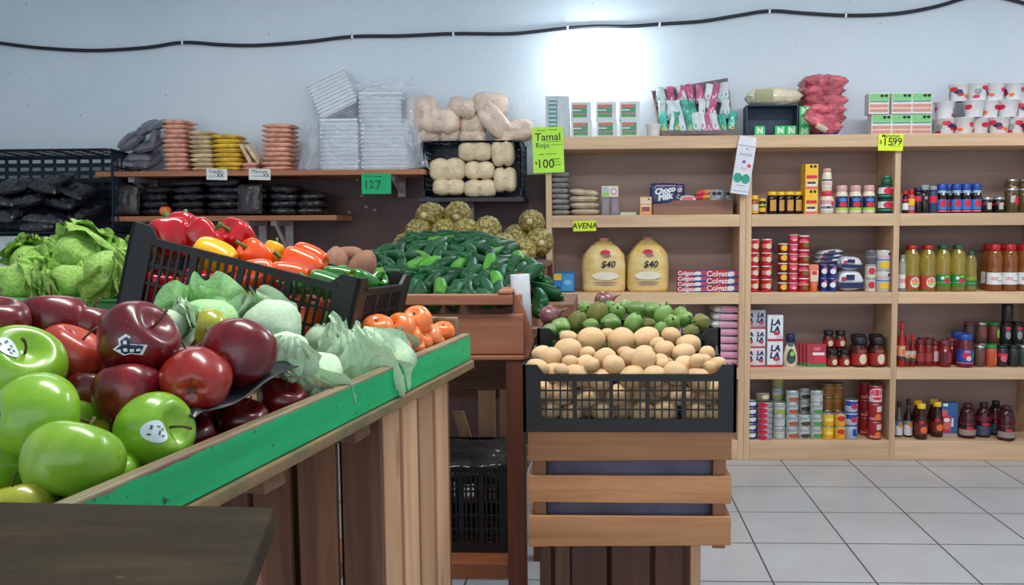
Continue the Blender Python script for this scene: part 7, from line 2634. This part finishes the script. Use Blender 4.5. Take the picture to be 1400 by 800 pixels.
def film_mat(name, tr):
    t = NT(name)
    t.t.nodes.remove(t.b)
    out = t.t.nodes['Material Output']
    g = t.n('ShaderNodeBsdfGlossy', Roughness=.12)
    g.inputs['Color'].default_value = (.95, .97, 1, 1)
    dfs = t.n('ShaderNodeBsdfDiffuse')
    dfs.inputs['Color'].default_value = lin((214, 222, 232))
    tp = t.n('ShaderNodeBsdfTransparent')
    mx = t.n('ShaderNodeMixShader')
    mx.inputs[0].default_value = .35
    t.l(dfs.outputs[0], mx.inputs[1])
    t.l(g.outputs[0], mx.inputs[2])
    m2 = t.n('ShaderNodeMixShader')
    lw_ = t.n('ShaderNodeLayerWeight')
    lw_.inputs['Blend'].default_value = .35
    mr = t.n('ShaderNodeMapRange')
    mr.inputs['To Min'].default_value = 1 - tr
    mr.inputs['To Max'].default_value = .85
    t.l(lw_.outputs['Facing'], mr.inputs['Value'])
    t.l(mr.outputs[0], m2.inputs[0])
    t.l(tp.outputs[0], m2.inputs[1])
    t.l(mx.outputs[0], m2.inputs[2])
    bp = t.n('ShaderNodeBump', Strength=.9, Distance=.02)
    t.l(t.noise(t.coords((1, 1, 1)), 13, 4, .6, 1.5), bp.inputs['Height'])
    t.l(bp.outputs[0], g.inputs['Normal'])
    t.l(bp.outputs[0], dfs.inputs['Normal'])
    t.l(m2.outputs[0], out.inputs['Surface'])
    return t.m


FILM = film_mat('clear_wrapping_film', .72)
YF_ = 4.90
packs = [('fp0', 440, 492, 166, 236, 12, zu, 0, 'shrink-wrapped pack of white foam trays, lower left of the pile', 0), ('fp1', 496, 560, 173, 236, 11, zu, 0, 'widest pack of white foam trays, lower right of the pile', 0)]
zs_ = {}
for key, a, b, y0, y1, n, z, dy, lab, tl_ in packs:
    x, w_ = stand_(a, b, YF_)
    h_ = hpx(y0, y1, YF_)
    o = inst(key, tray_stack_mk(w_, .2, n, h_ / n), (x, YF_ + dy, z), lab, 'foam tray pack', 'wrapped foam tray packs')
    zs_[key] = z + h_
x, w_ = stand_(494, 551, YF_)
h_ = hpx(130, 172, YF_)
up1 = inst('fp2', tray_stack_mk(w_, .19, 7, h_ / 7), (x, YF_ + .005, zs_['fp1'] + e), 'pack of white foam trays with a dark top label, topmost right', 'foam tray pack', 'wrapped foam tray packs')
MB().box(-w_ * .4, w_ * .3, .02, .09, h_ + .0005, h_ + .002).build('top_label', CM((110, 70, 86)), up1)
MB().box(w_ / 2 + .0002, w_ / 2 + .0015, .02, .12, h_ * .2, h_ * .8).build('side_label', CM((70, 90, 160)), up1)
x, w_ = stand_(440, 496, 4.98)
inst('fp3', tray_stack_mk(w_, .16, 10, .0235), (x + .0, 4.97, zs_['fp0'] + .06), 'tilted pack of white foam trays leaning on the upper left', 'foam tray pack', 'wrapped foam tray packs', (R(-10), R(-24), 0))
# film: a crumpled sheath round each pack pair, tails to left and right
def sheath(x0, x1, y0, y1, z0, z1, seed, bul=.02):
    def fn(u, v):
        a = 2 * PI * u
        sq = (abs(math.cos(a)) ** 5 + abs(math.sin(a)) ** 5) ** (-1 / 5)
        k = 1 + .06 * nz((math.cos(a) * 2, math.sin(a) * 2, v * 3), 1.2, seed)
        top = 1 if v < .93 else 1 - (v - .93) / .07 * .5
        return V(((x0 + x1) / 2 + ((x1 - x0) / 2 + bul) * sq * math.cos(a) * k * top, (y0 + y1) / 2 + ((y1 - y0) / 2 + bul * .6) * sq * math.sin(a) * min(k, 1.02) * top, z0 + (z1 - z0 + .015) * v + .01 * nz((math.cos(a), math.sin(a), 3), 2, seed) * v))
    return MB().grid(fn, 48, 24, 0, True)


def tail(p0, p1, p2, p3, seed, amp=.025):
    p0, p1, p2, p3 = V(p0), V(p1), V(p2), V(p3)
    return MB().grid(lambda u, v: (p0.lerp(p1, u)).lerp(p3.lerp(p2, u), v) + V((0, amp * nz((u * 3, v * 3, 0), 1.3, seed) - amp * .5, amp * .7 * nz((u * 4, v * 4, 2), 1.2, seed))), 22, 22)


wx0, wx1 = PY(434, 200, YF_).x, PY(563, 200, YF_).x
wrap = thing('plastic_wrap', 'loose clear plastic film draped over the foam tray packs', 'plastic wrap', ((wx0 + wx1) / 2, YF_ + .1, zu))
org = V(((wx0 + wx1) / 2, YF_ + .1, zu))


def addf(mb, nm):
    mb.v = [p - org for p in mb.v]
    mb.build(nm, FILM, wrap)


X_ = lambda px: PY(px, 200, YF_).x
Zp = lambda py: PY(480, py, YF_).z
addf(sheath(X_(437), X_(495), YF_, YF_ + .2, zu + .002, Zp(166), 3), 'wrap_sheath')
addf(sheath(X_(494), X_(563), YF_, YF_ + .2, zu + .002, Zp(128), 8), 'wrap_sheath')
addf(tail((X_(402), YF_ + .08, zu + .01), (X_(440), YF_ - .01, zu + .006), (X_(446), YF_ + .02, Zp(168)), (X_(410), YF_ + .12, Zp(165)), 5), 'wrap_tail')
addf(tail((X_(556), YF_ - .005, zu + .006), (X_(586), YF_ + .03, zu + .01), (X_(566), YF_ + .06, Zp(165)), (X_(553), YF_ + .01, Zp(160)), 6), 'wrap_tail')
addf(tail((X_(408), YF_ + .16, Zp(170)), (X_(490), YF_ + .16, Zp(160)), (X_(500), YF_ + .17, Zp(112)), (X_(468), YF_ + .18, Zp(106)), 9, .03), 'wrap_tail')
addf(tail((X_(470), YF_ + .19, Zp(108)), (X_(480), YF_ + .16, Zp(130)), (X_(556), YF_ + .18, Zp(132)), (X_(558), YF_ + .2, Zp(96)), 11, .02), 'wrap_tail')

# black bags on the lower board
zl_ = ZL + e
for c_, (a, b, n) in enumerate(((162, 196, 3), (198, 238, 4), (238, 286, 5), (286, 336, 5), (334, 368, 4), (370, 410, 4), (408, 446, 3))):
    x, w_ = stand_(a, b, 4.96)
    for k in range(n):
        inst('bk%d' % ((c_ + k) % 4), pillow_mk('bk', .19, .2, .052, BLKBAG, 40 + (c_ + k) % 4, None, 'black_bag', .35), (x + random.uniform(-.008, .008), 5.01 + random.uniform(-.02, .01), zl_ + k * .044), 'black plastic bag on the lower wall board, %s stack, %s' % (nth(c_ + 1), tier(k, n) if n > 1 else 'single'), 'bag', 'black bags on the lower wall board', (0, random.uniform(-.05, .05), random.uniform(-.15, .15)), (w_ / .19 * 1.03, 1, 1))
BADGE = [CM((222, 40, 60)), WHITE]
for px_, lab in ((172, 'first'), (340, 'second')):
    p = PY(px_, 270, 4.868)
    t_ = thing('bean_pouch', 'dark pouch with a red and white badge on the lower board, %s from left' % lab, 'pouch', (p.x, 4.9, zl_), group='badged dark pouches')
    mb = pillow_mb(.14, .19, .05, 50, .08, .2)
    rotm = Matrix.Rotation(R(84), 4, 'X')
    mb.v = [rotm @ q_ + V((0, .012, .0955)) for q_ in mb.v]
    mb.build('filled_pouch', film('brown_black_pouch', (44, 38, 38), .25, .7, 22, .3), t_)
    mb = MB()
    mb.box(-.03, .0, -.022, -.019, .09, .12, 0)
    mb.box(.0, .02, -.022, -.019, .085, .125, 1)
    mb.build('badge', BADGE, t_)

# bread packs
def bread_mk(key, w, h, m_, seed):
    def mk():
        t_ = product('bread_pack')

        def fn(a, p):
            d = V((math.sin(p) * math.cos(a), math.sin(p) * math.sin(a), math.cos(p)))
            s_ = lambda q_, k: (abs(q_) ** k) * (1 if q_ > 0 else -1)
            x, y, z = s_(d.x, .55), s_(d.y, .8), s_(d.z, .62)
            pinch = 1 - .16 * math.exp(-(x / .16) ** 2)
            k = 1 + .05 * nz((x, y, z), 2.2, seed)
            return V((x * w / 2 * (1 + .02 * nz((x, y, z), 5, seed)), y * .055 * pinch * k, z * h / 2 * pinch * k))
        blob(fn, 36, 24).build('wrapped_loaf', m_, t_)
        mb = MB()
        for k in range(7):
            a = 2 * PI * k / 7
            mb.add([(w * .02, -.054, 0), (w * .02 + .012 * math.cos(a), -.06, .014 * math.sin(a)), (w * .02 + .012 * math.cos(a + .6), -.057, .014 * math.sin(a + .6))], [(0, 1, 2)])
        mb.build('film_knot', m_, t_)
        return t_
    return mk


br_ = [(650, 207, 44, 27, 0, 'upper middle, widest of the front packs'), (688, 209, 30, 37, 1, 'tall, upper right corner'), (612, 232, 47, 32, 0, 'left, second row'), (656, 233, 39, 25, 0, 'centre, second row'), (614, 256, 42, 24, 0, 'bottom left'), (657, 258, 42, 26, 0, 'bottom centre'), (691, 246, 30, 35, 1, 'lower right corner')]
zfix = {}
for i, (x_, y_, w_, h_, k, lab) in enumerate(br_):
    Yb = 4.96
    key = 'brd%d' % (2 if w_ < 35 else 0)
    o = inst(key, bread_mk(key, .185 if w_ > 35 else .13, .118 if w_ > 35 else .155, BREAD, 3 + (w_ > 35)), PY(x_, y_, Yb), 'cream bread pack inside the dark crate, %s' % lab, 'bread pack', 'bread packs in the dark crate', (0, random.uniform(-.06, .06), 0), (1.06 * w_ / S_(Yb) / (.185 if w_ > 35 else .13), 1, h_ / S_(Yb) / (.118 if w_ > 35 else .155)))
tops = [(577, 157, 38, 42, 'pinkish bread pack at the left end on top'), (583, 182, 34, 26, 'bread pack below the pinkish one, left on top'), (606, 165, 38, 30, 'bread pack third from left on top'), (617, 187, 24, 18, 'small bread pack low in the middle on top'), (632, 148, 32, 24, 'bread pack highest in the centre'), (647, 171, 30, 24, 'bread pack in the centre second tier'), (647, 188, 30, 15, 'flat bread pack in the centre lowest tier'), (671, 143, 40, 26, 'bread pack at the upper right, palest'), (676, 166, 26, 42, 'bread pack leaning at the right end'), (702, 180, 46, 26, 'white wrapped bread pack at the far right')]
for i, (x_, y_, w_, h_, lab) in enumerate(tops):
    Yb = 5.03 + .04 * (i % 2)
    inst('brt', bread_mk('brt', .15, .11, BREADP, 9), PY(x_, y_, Yb), lab, 'bread pack', 'bread packs on the dark crate', (0, R(-40) if i == 8 else random.uniform(-.2, .2), random.uniform(-.3, .3)), (1.22 * w_ / S_(Yb) / .15, 1.1, 1.22 * h_ / S_(Yb) / .11))

# black bags spilling from the crate at the left edge
for i, (x_, y_, a, s, lab) in enumerate([(20, 300, 0, 1.2, 'lowest left'), (70, 304, 5, 1.2, 'lowest middle'), (118, 300, -6, 1.0, 'lowest right'), (5, 280, 8, 1.1, 'left'), (50, 280, -8, 1.2, 'middle'), (95, 282, 10, 1.1, 'right of middle'), (25, 262, -5, 1.0, 'upper left'), (72, 262, 12, 1.0, 'upper middle'), (105, 268, 20, .9, 'upper right'), (-30, 285, 0, 1.2, 'cut by the photo edge'), (85, 252, -15, .8, 'topmost'), (60, 312, 0, 1.0, 'drooping over the rim')]):
    p = PY(x_, y_, 4.86 + .03 * (i % 3) - (.05 if i == 11 else 0))
    inst('sp%d' % (i % 4), pillow_mk('sp', .2, .2, .07, BLKBAG, 60 + i % 4, None, 'black_bag', .4), p, 'black bag spilling from the crate on its side, %s' % lab, 'bag', 'black bags in the crate on its side', (R(20), R(a), random.uniform(-.4, .4)), s)

# netting bag in the low black crate
NET = film('black_netting', (44, 42, 42), .45, 1.0, 70, .5)
p0_ = V(((k0 + k1) / 2 + .05, 2.69, zk - .05))
mb = pillow_mb(.40, .34, .10, 70, .05, .35, 40, 30)
o = mb.build('netting_bundle', NET)
o.location = p0_ + V((-.05, 0, -.03))
tag(o, 'crumpled dark netting on top of the black crate under the bench', 'netting')
# ------------------------------------------------------------------ light
w = bpy.data.worlds.new('daylight')
SC.world = w
w.use_nodes = True
bg = w.node_tree.nodes['Background']
bg.inputs['Color'].default_value = (.86, .93, 1.0, 1)
bg.inputs['Strength'].default_value = 1.6


def area(name, loc, rot, sx_, sy_, power, col):
    l = bpy.data.lights.new(name, 'AREA')
    l.shape = 'RECTANGLE'
    l.size, l.size_y = sx_, sy_
    l.energy = power
    l.color = col
    o = bpy.data.objects.new(name, l)
    COL.objects.link(o)
    o.location = loc
    o.rotation_euler = rot
    return o


area('ceiling_fill_light', (-.2, 1.6, HC - .08), (0, 0, 0), 1.6, .3, 48, (1, .98, .95))  # overhead fill added out of view, brightens the foreground
area('ceiling_fill_light', (-2.0, 3.5, HC - .08), (0, 0, 0), 1.6, .3, 12, (.93, .97, 1))  # added out of view to lift the dim left wall
area('ceiling_fill_light', (1.9, 3.2, HC - .08), (0, 0, 0), 1.6, .3, 44, (.97, .98, 1))  # added out of view to lift the right side of the back wall
SC.view_settings.exposure = 0.13
